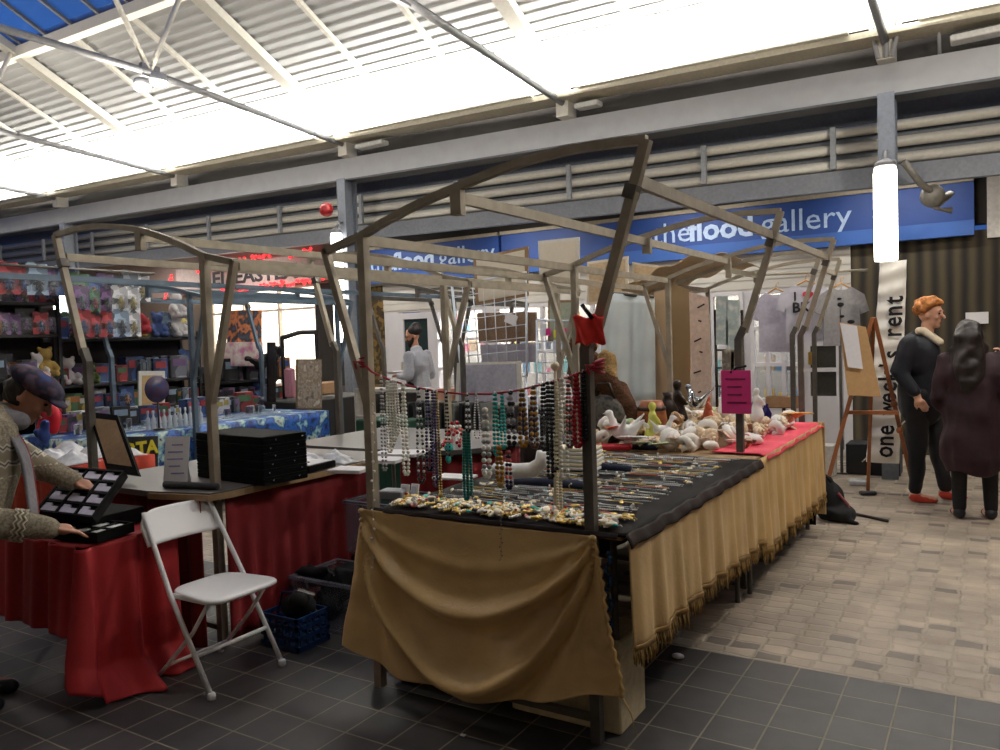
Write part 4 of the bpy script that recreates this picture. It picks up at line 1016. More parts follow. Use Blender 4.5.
# ======================================================= WHITE FOLDING CHAIR
wp = mat('white chair plastic', (250, 250, 250), .4, 0, .01); wm = mat('white chair tube', (240, 240, 240), .35, 0, .02)
t = thing('folding_chair', 'white plastic folding chair with its back to the red cloth', 'chair', (-3.0, 2.37, 0))
yl, yr = 2.17, 2.57
for y, iy in ((yl, .02), (yr, -.02)):
    MB().tube([(-3.305, y+iy*1.3, .765), (-3.295, y+iy, .745), (-3.105, y, .415), (-2.865, y, .02)], .0115, 10).build('front_leg', wm, t)
    MB().lathe([(.012, 0), (.018, .004), (.018, .022), (.012, .032)], (-2.86, y, 0), 12).build('foot_cap', wp, t)
    MB().tube([(-2.90, y-iy*.2+iy*2, .40), (-3.02, y+iy*2, .25), (-3.20, y+iy*1.6, .075), (-3.265, y+iy, .014)], .0095, 10).build('rear_leg', wm, t)
    MB().lathe([(.010, 0), (.014, .003), (.014, .018), (.010, .026)], (-3.27, y+iy, 0), 12).build('foot_cap', wp, t)
    MB().box((-3.0, y+iy*1.2, .41), (.24, .01, .02)).build('seat_rail', wm, t)
MB().tube([(-2.955, yl, .17), (-2.955, yr, .17)], .010).build('crossbar', wm, t)
MB().tube([(-3.20, yl+.03, .075), (-3.20, yr-.03, .075)], .008).build('crossbar', wm, t)
def rr(u, v, hx0, hx1, y0, y1, p=5.):
    return None
mb = MB(); pts = []
for i in range(40):                       # rounded seat outline, wider at the front
    a = 2*PI*i/40; c_, s_ = math.cos(a), math.sin(a); e = .42
    x = math.copysign(abs(c_)**e, c_); y = math.copysign(abs(s_)**e, s_)
    pts.append((-2.955+.195*x, 2.37+(.183+.022*x)*y))
vs = []; 
for zz, k in ((.418, .95), (.424, 1), (.434, 1), (.440, .97), (.437, .80), (.432, .4)):
    vs += [(-2.995+(p[0]+2.955)*k*.93, 2.365+(p[1]-2.37)*k, zz-.012) for p in pts]
fs = [list(range(39, -1, -1)), [5*40+i for i in range(40)]]
for l in range(5):
    for i in range(40): fs.append([l*40+i, l*40+(i+1) % 40, (l+1)*40+(i+1) % 40, (l+1)*40+i])
mb.add(vs, fs, True); mb.build('seat', wp, t)
def backf(u, v):
    y = yl+.0+(yr-yl)*u; zb = .655+.0; ed = abs(2*u-1)**6
    z = zb-.03+v*(.145-.065*ed); c = .030*(1-(2*u-1)**2)
    return V((-3.105-(z-.415)*.57-c-.012, y, z))
MB().grid(backf, 30, 10, .016).build('backrest', wp, t)
# ======================================================= PEOPLE
skin = mat('skin', (206, 156, 130), .55, 0, .05); skin2 = mat('skin warm', (170, 118, 92), .55, 0, .05)
def hand_parts(w, d, up, s=1., curl=.5):
    """palm + four fingers + thumb as capsules; w wrist, d direction, up = palm normal"""
    d = V(d).normalized(); up = V(up).normalized(); side = d.cross(up).normalized(); up = side.cross(d)
    P = [('c', w, w+d*.04*s, .022*s, .026*s), ('e', w+d*.055*s, (.036*s, .036*s, .024*s))]
    for i, L in enumerate((.060, .070, .066, .050)):
        b = w+d*.08*s+side*(.027-.018*i)*s; k = b+d*L*.5*s-up*.006*s; e = k+(d*(1-curl)-up*curl).normalized()*L*.6*s
        P += [('c', b-d*.02*s, k, .0095*s, .0085*s), ('c', k, e, .0085*s, .007*s)]
    b = w+d*.03*s+side*.028*s; P += [('c', b, b+(d+side*.8).normalized()*.038*s, .012*s, .010*s), ('c', b+(d+side*.8).normalized()*.038*s, b+(d*1.2+side*.5).normalized()*.07*s, .010*s, .008*s)]
    return P
def head_parts(c, f, s=1., up=(0, 0, 1)):
    """c = head centre, f = facing"""
    c = V(c); f = V(f).normalized(); up = V(up); up = (up-f*up.dot(f)).normalized(); r = f.cross(up)
    R = Matrix((r, f, up)).transposed()
    P = [('e', c+up*.02*s, (.076*s, .094*s, .10*s), R), ('e', c+f*.022*s-up*.055*s, (.055*s, .062*s, .065*s), R), ('e', c+f*.066*s-up*.098*s, (.024*s, .022*s, .02*s), R),
         ('c', c+f*.088*s+up*.012*s, c+f*.116*s-up*.028*s, .009*s, .014*s), ('e', c+f*.082*s-up*.062*s, (.026*s, .014*s, .010*s), R), ('e', c+f*.084*s+up*.028*s, (.05*s, .014*s, .012*s), R)]
    for q in (-1, 1): P += [('e', c+r*.078*s*q-f*.005*s-up*.008*s, (.010*s, .02*s, .032*s), R), ('e', c+f*.068*s+r*.036*s*q-up*.028*s, (.022*s, .02*s, .022*s), R)]
    return P, R, r, up
def face_bits(t, c, f, s=1., up=(0, 0, 1), brow=(70, 40, 24)):
    _, R, r, up = head_parts(c, f, s, up); c = V(c); f = V(f).normalized()
    for q in (-1, 1):
        p = c+f*.086*s+r*.032*s*q+up*.006*s
        o = MB().ball((0, 0, 0), (.012*s, .008*s, .007*s), 8, 6); o.v = [R@v+p for v in o.v]; o.build('eye', mat('eye', (40, 34, 32), .2), t)
        o = MB().ball((0, 0, 0), (.020*s, .006*s, .005*s), 8, 6); o.v = [R@v+p+up*.022*s+f*.005*s for v in o.v]; o.build('eyebrow', mat('brow%d' % brow[0], brow, .8), t)
    o = MB().ball((0, 0, 0), (.022*s, .007*s, .006*s), 8, 6); o.v = [R@v+c+f*.094*s-up*.062*s for v in o.v]; o.build('lips', mat('lips', (160, 84, 78), .5), t)
def noisy(a, f): return lambda p: p+V((noise.noise(p*f), noise.noise(p*f+V((9, 0, 0))), noise.noise(p*f+V((0, 9, 0)))))*a
c_ = 'c'
# --- red-haired man in the dark coat, in profile facing right
t = thing('person', 'person with curly ginger hair in a dark navy coat and red shoes, facing right', 'person', (-.47, 7.68, 0))
hc = V((-.455, 7.66, 1.60)); fd = V((.95, -.25, -.05))
P, R, r, u = head_parts(hc, fd)
sh = {-1: V((-.60, 7.50, 1.36)), 1: V((-.52, 7.86, 1.36))}
body = P+[('c', (-.48, 7.67, 1.40), (-.47, 7.66, 1.52), .055, .05), ('e', (-.53, 7.68, 1.22), (.13, .19, .22)), ('c', (-.52, 7.68, 1.1), (-.52, 7.68, .92), .14, .15)]
L = {-1: [(-.53, 7.60, .92), (-.55, 7.58, .50), (-.57, 7.58, .09)], 1: [(-.50, 7.77, .92), (-.42, 7.80, .50), (-.36, 7.80, .09)]}
for k in L: a, b, c = [V(p) for p in L[k]]; body += [('c', a, b, .085, .06), ('c', b, c, .058, .04), ('c', c+V((-.02, 0, -.04)), c+V((.14, 0, -.055)), .035, .03)]
body += [('c', sh[-1], (-.66, 7.46, 1.12), .05, .042), ('c', (-.66, 7.46, 1.12), (-.54, 7.44, .92), .042, .032)]+hand_parts(V((-.545, 7.44, .92)), (.5, -.1, -.8), (0, -1, 0), 1)
body += [('c', sh[1], (-.45, 7.92, 1.12), .05, .042), ('c', (-.45, 7.92, 1.12), (-.28, 7.86, 1.0), .042, .032)]+hand_parts(V((-.28, 7.86, 1.0)), (.9, -.2, .1), (0, 0, 1), 1)
blob(body, .010, 3, 'body', skin, t); face_bits(t, hc, fd, 1, (0, 0, 1), (150, 80, 36))
coat = mat('navy coat', (20, 22, 32), .75, 0, .2)
blob([('e', (-.535, 7.68, 1.24), (.165, .235, .22)), ('c', (-.53, 7.68, 1.15), (-.53, 7.68, .82), .17, .185), ('c', (-.53, 7.68, 1.38), (-.51, 7.68, 1.42), .12, .085),
      ('c', sh[-1], (-.67, 7.45, 1.12), .08, .07), ('c', (-.67, 7.45, 1.12), (-.57, 7.43, .96), .07, .052), ('c', sh[1], (-.45, 7.93, 1.12), .08, .07), ('c', (-.45, 7.93, 1.12), (-.33, 7.87, 1.02), .07, .052)], .016, 4, 'coat', coat, t, noisy(.02, 6))
blob([('c', (-.50, 7.60, 1.46), (-.38, 7.57, 1.36), .035, .03), ('c', (-.50, 7.74, 1.46), (-.38, 7.72, 1.36), .035, .03), ('c', (-.53, 7.58, 1.46), (-.53, 7.76, 1.46), .035, .035)], .012, 3, 'collar', mat('cream fleece', (220, 206, 178), .9), t)
tr = mat('black trousers', (22, 21, 24), .8)
for k in L: a, b, c = [V(p) for p in L[k]]; blob([('c', a, b, .105, .078), ('c', b, c+V((0, 0, .02)), .076, .058)], .016, 4, 'trouser_leg', tr, t, noisy(.012, 8))
red_shoe = mat('red shoe', (196, 62, 44), .6)
for k in L: c = V(L[k][2]); blob([('e', c+V((.0, 0, -.045)), (.055, .045, .045)), ('c', c+V((.03, 0, -.055)), c+V((.14, 0, -.06)), .04, .03)], .010, 4, 'shoe', red_shoe, t)
hr = [('e', hc+V((-.025, .01, .06)), (.092, .092, .075), R)]
for i in range(60):
    a = rnd(0, 2*PI); e = rnd(-.25, 1.3); d = V((math.cos(a)*math.cos(e), math.sin(a)*math.cos(e), math.sin(e)))
    if d.dot(fd.normalized()) > .55 and d.z < .55: continue
    hr.append(('e', hc+V((-.01, 0, .035))+V((d.x*.1, d.y*.095, d.z*.1)), (rnd(.022, .038),)*3))
blob(hr, .010, 1, 'hair', mat('ginger hair', (172, 110, 56), .75, 0, .35, 40), t, noisy(.01, 30))
# --- woman with long dark hair, seen from behind
t = thing('person', 'person with long dark hair in a long maroon coat, back to the camera', 'person', (-.14, 7.1, 0))
hc = V((-.16, 7.12, 1.41)); fd = V((-.25, .95, 0))
P, R, r, u = head_parts(hc, fd)
body = P+[('c', (-.14, 7.1, 1.26), (-.15, 7.11, 1.35), .05, .045), ('e', (-.13, 7.1, 1.1), (.17, .12, .2)), ('c', (-.13, 7.1, 1.0), (-.13, 7.1, .82), .13, .15)]
L = {-1: [(-.22, 7.1, .85), (-.23, 7.08, .46), (-.23, 7.07, .08)], 1: [(-.05, 7.1, .85), (-.03, 7.12, .46), (-.02, 7.12, .08)]}
for k in L: a, b, c = [V(p) for p in L[k]]; body += [('c', a, b, .08, .055), ('c', b, c, .055, .038), ('c', c+V((0, -.02, -.04)), c+V((-.04, .12, -.05)), .033, .028)]
ra = [V((.04, 7.1, 1.22)), V((.12, 7.02, .98)), V((.03, 7.22, 1.16))]
body += [('c', ra[0], ra[1], .045, .04), ('c', ra[1], ra[2], .04, .028)]+hand_parts(ra[2], (-.3, .3, .9), (-1, 0, 0), .95)
la = [V((-.31, 7.1, 1.22)), V((-.37, 7.06, .95)), V((-.30, 7.2, .76))]
body += [('c', la[0], la[1], .045, .04), ('c', la[1], la[2], .04, .028)]+hand_parts(la[2], (.2, .3, -.9), (1, 0, 0), .95)
blob(body, .010, 3, 'body', skin, t); face_bits(t, hc, fd)
mar = mat('maroon coat', (44, 18, 28), .8, 0, .2)
blob([('e', (-.135, 7.1, 1.12), (.215, .155, .2)), ('c', (-.135, 7.1, 1.05), (-.135, 7.09, .78), .175, .21), ('c', (-.135, 7.09, .78), (-.14, 7.08, .48), .21, .225), ('c', (-.14, 7.1, 1.24), (-.14, 7.1, 1.31), .12, .08),
      ('c', ra[0], ra[1], .075, .065), ('c', ra[1], ra[2]-V((0, 0, .02)), .065, .048), ('c', la[0], la[1], .075, .065), ('c', la[1], la[2]+V((0, -.02, .05)), .065, .048)], .016, 4, 'coat', mar, t, lambda p: V((p.x, p.y, max(p.z, .37+.02*math.sin(p.x*20))))+V((noise.noise(p*6), noise.noise(p*6+V((5, 0, 0))), 0))*.03)
for k in L: a, b, c = [V(p) for p in L[k]]; blob([('c', a-V((0, 0, .2)), b, .075, .066), ('c', b, c, .064, .048)], .014, 3, 'legging', tr, t)
for k in L: c = V(L[k][2]); blob([('e', c+V((0, -.01, -.035)), (.045, .055, .045)), ('c', c+V((0, .03, -.048)), c+V((-.045, .13, -.052)), .036, .028)], .010, 3, 'shoe', mat('dark shoe', (26, 28, 34), .5), t)
blob([('e', hc+V((0, -.01, .035)), (.096, .108, .105), R), ('c', hc+V((.0, -.06, 0)), hc+V((.01, -.10, -.34)), .105, .12), ('c', hc+V((-.05, -.05, -.1)), hc+V((-.10, -.08, -.42)), .07, .05), ('c', hc+V((.06, -.05, -.1)), hc+V((.10, -.06, -.40)), .07, .05)], .012, 2, 'hair', mat('dark brown hair', (34, 24, 20), .55, 0, .4, 50), t, noisy(.018, 14))
# --- third visitor at the right edge, only partly in view
t = thing('person', 'person at the right edge of the picture in a dark coat with a red scarf', 'person', (.36, 8.1, 0))
hc = V((.36, 8.08, 1.50)); fd = V((-.9, -.3, 0)); P, R, r, u = head_parts(hc, fd)
body = P+[('c', (.37, 8.1, 1.28), (.36, 8.09, 1.43), .05, .045), ('e', (.38, 8.1, 1.12), (.13, .18, .2)), ('c', (.38, 8.1, 1.0), (.38, 8.1, .84), .14, .15)]
L = {-1: [(.36, 8.0, .86), (.35, 7.98, .47), (.36, 7.97, .08)], 1: [(.40, 8.18, .86), (.42, 8.2, .47), (.43, 8.2, .08)]}
for k in L: a, b, c = [V(p) for p in L[k]]; body += [('c', a, b, .08, .055), ('c', b, c, .055, .038), ('c', c+V((.02, 0, -.04)), c+V((-.12, -.03, -.05)), .033, .028)]
ra = [V((.35, 7.92, 1.24)), V((.30, 7.84, 1.0)), V((.12, 7.88, 1.22))]
body += [('c', ra[0], ra[1], .045, .04), ('c', ra[1], ra[2], .04, .028)]+hand_parts(ra[2], (-.6, 0, .6), (0, 0, 1), .95)
blob(body, .010, 3, 'body', skin, t); face_bits(t, hc, fd)
blob([('e', (.385, 8.1, 1.13), (.16, .215, .2)), ('c', (.385, 8.1, 1.05), (.385, 8.1, .6), .17, .2), ('c', ra[0], ra[1], .072, .062), ('c', ra[1], ra[2], .062, .046), ('c', (.40, 8.28, 1.22), (.45, 8.32, .8), .07, .05)], .016, 4, 'coat', coat, t, noisy(.02, 6))
blob([('c', (.30, 8.02, 1.34), (.30, 8.18, 1.34), .045, .045), ('c', (.44, 8.02, 1.34), (.44, 8.18, 1.34), .045, .045), ('c', (.29, 8.05, 1.33), (.25, 8.0, 1.12), .04, .035)], .014, 3, 'scarf', mat('red scarf', (140, 44, 44), .9), t)
for k in L: a, b, c = [V(p) for p in L[k]]; blob([('c', a, b, .1, .074), ('c', b, c, .072, .055)], .016, 4, 'trouser_leg', tr, t)
for k in L: c = V(L[k][2]); blob([('e', c+V((.01, 0, -.035)), (.055, .045, .045)), ('c', c+V((-.03, -.01, -.048)), c+V((-.13, -.03, -.052)), .036, .028)], .010, 3, 'shoe', MC['dark shoe'], t)
blob([('e', hc+V((.02, .005, .04)), (.10, .1, .1), R)], .010, 2, 'hair', MC['dark brown hair'], t, noisy(.015, 16))
# --- bearded man in woolly hat, reading, facing left
mx, my = -6.72, 8.6
t = thing('person', 'bearded person in a dark woolly hat and grey jumper reading a white leaflet', 'person', (mx, my, 0))
hc = V((mx+.0, my, 1.60)); fd = V((-.78, -.62, -.3)); P, R, r, u = head_parts(hc, fd)
body = P+[('c', (mx+.05, my, 1.38), (mx+.02, my, 1.53), .055, .05), ('e', (mx+.07, my, 1.18), (.14, .2, .22)), ('c', (mx+.07, my, 1.1), (mx+.07, my, .92), .14, .15)]
L = {-1: [(mx+.06, my-.09, .92), (mx+.05, my-.1, .5), (mx+.07, my-.1, .09)], 1: [(mx+.08, my+.1, .92), (mx+.1, my+.11, .5), (mx+.12, my+.11, .09)]}
for k in L: a, b, c = [V(p) for p in L[k]]; body += [('c', a, b, .085, .06), ('c', b, c, .058, .04), ('c', c+V((.02, 0, -.04)), c+V((-.13, -.03, -.055)), .035, .03)]
A1 = {k: [V((mx+.07, my+k*.2, 1.33)), V((mx+.10, my+k*.25, 1.06)), V((mx-.17, my+k*.12, 1.06))] for k in (-1, 1)}
for k in A1: a, b, c = A1[k]; body += [('c', a, b, .05, .042), ('c', b, c, .042, .03)]+hand_parts(c, (-1, -.25*k, .1), (0, 0, 1), 1)
blob(body, .010, 3, 'body', skin2, t); face_bits(t, hc, fd, 1, (0, 0, 1), (30, 24, 20))
gj = mat('grey jumper', (158, 160, 168), .85, 0, .1, 50)
blob([('e', (mx+.07, my, 1.2), (.165, .23, .22)), ('c', (mx+.07, my, 1.1), (mx+.07, my, .88), .165, .175), ('c', (mx+.06, my, 1.35), (mx+.05, my, 1.40), .11, .08)]+sum([[('c', A1[k][0], A1[k][1], .072, .065), ('c', A1[k][1], A1[k][2], .062, .045)] for k in A1], []), .014, 3, 'jumper', gj, t, noisy(.014, 8))
for k in L: a, b, c = [V(p) for p in L[k]]; blob([('c', a, b, .105, .078), ('c', b, c+V((0, 0, .02)), .076, .058)], .016, 4, 'trouser_leg', tr, t)
for k in L: c = V(L[k][2]); blob([('e', c+V((0, 0, -.045)), (.055, .045, .045)), ('c', c+V((-.03, 0, -.055)), c+V((-.14, -.03, -.06)), .04, .03)], .010, 3, 'shoe', MC['dark shoe'], t)
blob([('e', hc+V((.025, .01, .075)), (.098, .105, .085), R), ('e', hc+V((.04, .02, .13)), (.07, .07, .06))], .010, 2, 'woolly_hat', mat('dark woolly hat', (48, 44, 44), .9, 0, .2, 60), t)
fdn = fd.normalized()
blob([('e', hc+fdn*.045-u*.075, (.070, .066, .050), R), ('e', hc+fdn*.075-u*.10, (.04, .038, .045), R), ('c', hc+fdn*.01-u*.03+r*.072, hc+fdn*.05-u*.09+r*.04, .018, .025), ('c', hc+fdn*.01-u*.03-r*.072, hc+fdn*.05-u*.09-r*.04, .018, .025)], .008, 2, 'beard', mat('dark beard', (46, 32, 26), .9, 0, .3, 60), t)
tl = MB(); tl.grid(lambda uu, vv: V((mx-.42+uu*.22, my-.16+vv*.32, 1.08+.03*math.sin(uu*3)+.03*uu)), 6, 6, .003)
tag(tl.build('leaflet', whitec), 'white leaflet held open by the person in the woolly hat', 'leaflet')
# --- browsing person at the left edge
t = thing('person', 'person in a patterned beige jumper, grey scarf and flat cap bending over the trays', 'person', (-3.76, 1.66, 0))
hc = V((-3.745, 1.95, 1.325)); fd = V((.55, .55, -.62)); P, R, r, u = head_parts(hc, fd, 1.02)
pel = V((-3.72, 1.60, .86)); ch = V((-3.75, 1.69, 1.08)); nk = V((-3.80, 1.85, 1.22))
body = P+[('c', nk, hc-V((.03, .03, .06)), .055, .05), ('e', ch, (.16, .14, .2)), ('c', ch-V((0, 0, .05)), pel, .145, .15)]
L = {-1: [(-3.66, 1.53, .84), (-3.68, 1.58, .46), (-3.72, 1.57, .09)], 1: [(-3.82, 1.64, .84), (-3.82, 1.70, .46), (-3.86, 1.70, .09)]}
for k in L: a, b, c = [V(p) for p in L[k]]; body += [('c', a, b, .09, .062), ('c', b, c, .06, .04), ('c', c+V((-.02, -.01, -.04)), c+V((.11, .09, -.055)), .036, .03)]
ra = [V((-3.60, 1.62, 1.12)), V((-3.56, 1.57, .84)), V((-3.42, 1.83, .765))]
la = [V((-3.90, 1.84, 1.14)), V((-3.86, 2.02, .98)), V((-3.74, 2.12, .90))]
for A_, dd in ((ra, (.35, .9, -.25)), (la, (.8, .5, -.35))): body += [('c', A_[0], A_[1], .05, .043), ('c', A_[1], A_[2], .043, .03)]+hand_parts(A_[2], dd, (0, 0, 1), 1, .35)
blob(body, .009, 3, 'body', skin2, t); face_bits(t, hc, fd, 1.02)
def knit():
    m = bpy.data.materials.new('fair isle knit'); m.use_nodes = True; nt = m.node_tree; b = nt.nodes['Principled BSDF']; b.inputs['Roughness'].default_value = .95
    tc = nt.nodes.new('ShaderNodeTexCoord'); sp = nt.nodes.new('ShaderNodeSeparateXYZ'); nt.links.new(tc.outputs['Object'], sp.inputs[0])
    def math_(op, a, b_=None, v=None):
        n = nt.nodes.new('ShaderNodeMath'); n.operation = op
        nt.links.new(a, n.inputs[0])
        if b_ is not None: nt.links.new(b_, n.inputs[1])
        if v is not None: n.inputs[1].default_value = v
        return n.outputs[0]
    ad = math_('ADD', sp.outputs['X'], sp.outputs['Y']); tri = math_('PINGPONG', ad, v=.014); zz = math_('ADD', sp.outputs['Z'], tri)
    band = math_('PINGPONG', zz, v=.035)
    r = nt.nodes.new('ShaderNodeValToRGB'); r.color_ramp.interpolation = 'CONSTANT'; e = r.color_ramp.elements
    e[0].position = 0; e[0].color = (.10, .09, .075, 1); e[1].position = .08; e[1].color = (.42, .38, .30, 1)
    q = e.new(.2); q.color = (.62, .58, .50, 1); q = e.new(.36); q.color = (.30, .26, .18, 1)
    big = math_('SUBTRACT', sp.outputs['Z'], v=1.06); ab = math_('ABSOLUTE', big); inb = math_('LESS_THAN', ab, v=.075)
    sc = math_('MULTIPLY', band, v=28.5); nt.links.new(sc, r.inputs['Fac'])
    n = nt.nodes.new('ShaderNodeTexNoise'); n.inputs['Scale'].default_value = 90; nt.links.new(tc.outputs['Object'], n.inputs['Vector'])
    r2 = nt.nodes.new('ShaderNodeValToRGB'); r2.color_ramp.elements[0].position = .35; r2.color_ramp.elements[1].position = .65
    r2.color_ramp.elements[0].color = (.20, .175, .12, 1); r2.color_ramp.elements[1].color = (.38, .33, .24, 1); nt.links.new(n.outputs['Fac'], r2.inputs['Fac'])
    mx_ = nt.nodes.new('ShaderNodeMix'); mx_.data_type = 'RGBA'; nt.links.new(inb, mx_.inputs[0]); nt.links.new(r2.outputs[0], mx_.inputs[6]); nt.links.new(r.outputs[0], mx_.inputs[7])
    nt.links.new(mx_.outputs[2], b.inputs['Base Color'])
    bp = nt.nodes.new('ShaderNodeBump'); bp.inputs['Strength'].default_value = .6; bp.inputs['Distance'].default_value = .004; nt.links.new(n.outputs['Fac'], bp.inputs['Height']); nt.links.new(bp.outputs['Normal'], b.inputs['Normal'])
    return m
kn = knit()
jp = [('e', ch, (.20, .18, .2)), ('c', ch-V((0, 0, .05)), pel-V((0, 0, .06)), .185, .185), ('c', ch+V((.03, .04, .08)), nk, .14, .075)]
jp += [('c', ra[0], ra[1], .085, .08), ('c', ra[1], ra[2], .078, .048), ('c', la[0], la[1], .085, .07), ('c', la[1], la[2], .07, .048)]
jm = blob(jp, .012, 3, 'jumper', None, t, noisy(.012, 7)); jm.data.materials.append(kn)
cw = mat('cream knit cuff', (206, 198, 176), .95); 
d = (ra[2]-ra[1]).normalized(); c = ra[1].lerp(ra[2], .62)
mb = MB()
for k in range(3):
    q = c+d*(.018*k-.018); zigs = []
    ax = d.orthogonal().normalized(); ay = d.cross(ax)
    rr_ = .079-(.030*.62)
    mb.tube([q+(ax*math.cos(2*PI*i/24)+ay*math.sin(2*PI*i/24))*(rr_+.006)+d*(.006 if i % 2 else -.006) for i in range(25)], .004, 5)
mb.build('knitted_band', cw, t)
jn = mat('dark jeans', (26, 32, 48), .85, 0, .2)
for k in L: a, b, c = [V(p) for p in L[k]]; blob([('c', a, b, .11, .082), ('c', b, c+V((0, 0, .02)), .08, .062)], .016, 4, 'trouser_leg', jn, t, noisy(.012, 8))
for k in L: c = V(L[k][2]); blob([('e', c+V((0, 0, -.045)), (.055, .05, .045)), ('c', c+V((.02, .02, -.055)), c+V((.12, .09, -.06)), .042, .033)], .010, 3, 'shoe', MC['dark shoe'], t)
# flat cap
capm = patmat('patchwork cap', [(40, 58, 104), (58, 42, 54), (34, 44, 68), (88, 62, 66), (70, 80, 106)], 13, .95, 'noise')
cu_ = hc+u*.062
blob([('e', cu_-fd.normalized()*.005, (.108, .130, .058), R), ('e', cu_+fd.normalized()*.115-u*.026, (.075, .05, .012), R)], .008, 3, 'flat_cap', capm, t)
blob([('e', hc-fd.normalized()*.03+u*.0, (.088, .085, .085), R)], .01, 2, 'hair', MC['dark brown hair'], t, noisy(.01, 30))
# scarf
sm_ = mat('grey wool scarf', (132, 130, 136), .95, 0, .12, 60)
blob([('c', nk+V((-.06, -.03, .03)), nk+V((.03, -.08, .03)), .05, .05), ('c', nk+V((.03, -.08, .03)), nk+V((.09, .03, -.01)), .05, .045), ('c', nk+V((-.06, -.03, .03)), nk+V((-.02, .07, .03)), .05, .045)], .012, 3, 'scarf', sm_, t)
def sc(uu, vv):
    a = nk+V((.10, -.06, .02)); b = V((-3.53, 1.80, .80)); p = a.lerp(b, vv); p += V((.06, .035, 0))*math.sin(PI*min(1, vv*.9))
    return p+V((.5, -.5, 0))*(uu-.5)*.13+V((.02*math.sin(vv*7), 0, 0))
MB().grid(sc, 8, 24, .012).build('scarf_end', sm_, t)
MB().grid(lambda uu, vv: sc(uu*.3-.28, vv)+V((.004, -.006, 0)), 4, 24, .008).build('red_lining', mat('red lining', (126, 26, 36), .8), t)
# ======================================================= SEASHELL TABLE
def sp_conch(m, nm='seashell'):
    t = MB(); pts = []; rs = []
    for i in range(34):
        f = i/33; a = f*PI*6.5; rad = .030*(1-f)**1.2+.0015; pts.append((math.cos(a)*rad, math.sin(a)*rad, -50+.012+f*.062)); rs.append(.019*(1-f)**1.1+.002)
    t.tube(pts, rs, 8); t.tube([(-.01, -.012, -50.0+.01), (.0, -.03, -50+.0), (.01, -.05, -50+.006)], [.02, .014, .003], 8)
    R = Matrix.Rotation(1.25, 3, 'X'); t.v = [R@(p+V((0, 0, 50)))+V((0, 0, -50+.02)) for p in t.v]
    return t.build(nm, m)
def sp_clam(m, nm='seashell'):
    def f(u, v):
        a = (u-.5)*2.5; r = v*.06*(1+.04*math.cos(u*60)); return V((math.sin(a)*r, -math.cos(a)*r+.02, -50+.006+.026*math.sin(v*PI*.62)*math.cos(a*.6)+.0015*v*math.cos(u*60)))
    return MB().grid(f, 36, 8, .003).build(nm, m)
def sp_cowrie(m, nm='seashell'):
    t = MB(); t.ball((0, 0, -50+.018), (.024, .036, .019), 12, 8); t.tube([(0, -.034, -50+.012), (0, -.044, -50+.01)], [.008, .004], 6); return t.build(nm, m)
def sp_star(m, nm='starfish'):
    t = MB()
    for k in range(5): a = k*2*PI/5; t.tube([(0, 0, -50+.008), (math.cos(a)*.03, math.sin(a)*.03, -50+.008), (math.cos(a)*.06, math.sin(a)*.06, -50+.004)], [.014, .010, .003], 6)
    return t.build(nm, m)
def sp_bird(m, nm='china_bird'):
    return blob([('e', (0, 0, -50+.03), (.03, .05, .027)), ('c', (0, .035, -50+.04), (0, .055, -50+.085), .016, .010), ('e', (0, .06, -50+.09), (.013, .017, .013)), ('c', (0, .07, -50+.09), (0, .088, -50+.086), .006, .002), ('c', (0, -.04, -50+.04), (0, -.085, -50+.075), .016, .005), ('c', (.02, -.01, -50+.04), (.05, -.05, -50+.09), .012, .004), ('c', (-.02, -.01, -50+.04), (-.05, -.05, -50+.09), .012, .004)], .006, 2, nm, m)
def sp_figure(m, nm='figurine'):
    return blob([('c', (0, 0, -50+.005), (0, 0, -50+.06), .034, .018), ('e', (0, 0, -50+.075), (.022, .016, .026)), ('e', (0, 0, -50+.115), (.015, .016, .018)), ('c', (.02, 0, -50+.085), (.03, -.02, -50+.055), .008, .007), ('c', (-.02, 0, -50+.085), (-.03, -.02, -50+.055), .008, .007), ('e', (0, 0, -50+.004), (.035, .03, .008))], .006, 2, nm, m)
def sp_vase(m, nm='vase'):
    return MB().lathe([(.018, -50), (.03, -50+.02), (.036, -50+.05), (.022, -50+.08), (.012, -50+.095), (.018, -50+.11), (.014, -50+.108)], (0, 0, 0), 14).build(nm, m)
shw = mat('white shell', (248, 244, 236), .35, 0, .05, 40); shc = patmat('cream banded shell', [(236, 220, 190), (206, 174, 130), (240, 230, 208)], 60, .35); shb = patmat('brown speckled shell', [(150, 104, 66), (216, 186, 142), (120, 84, 56), (226, 200, 160)], 70, .35, 'cell')
shp = mat('pinkish shell', (226, 186, 166), .35, 0, .1, 30); grn = mat('pale green china', (176, 196, 152), .3, 0, .1); ylw = mat('yellow green china', (206, 208, 96), .35, 0, .1, 20)
dkb = mat('dark bronze', (46, 34, 26), .4, .3, .3, 30); purpg = mat('deep blue glass', (34, 24, 92), .15, 0, .1)
kinds = [(sp_conch(shw), 'white spiral seashell', 'seashell'), (sp_conch(shc), 'cream banded spiral seashell', 'seashell'), (sp_conch(shb), 'brown speckled spiral seashell', 'seashell'), (sp_clam(shw), 'white fan-shaped seashell', 'seashell'),
         (sp_clam(shp), 'pinkish fan-shaped seashell', 'seashell'), (sp_clam(shc), 'cream fan-shaped seashell', 'seashell'), (sp_cowrie(shb), 'brown speckled cowrie shell', 'seashell'), (sp_cowrie(shw), 'white cowrie shell', 'seashell'), (sp_star(shp), 'pinkish starfish', 'starfish'), (sp_cowrie(grn), 'pale green cowrie shell', 'seashell')]
fk = set()
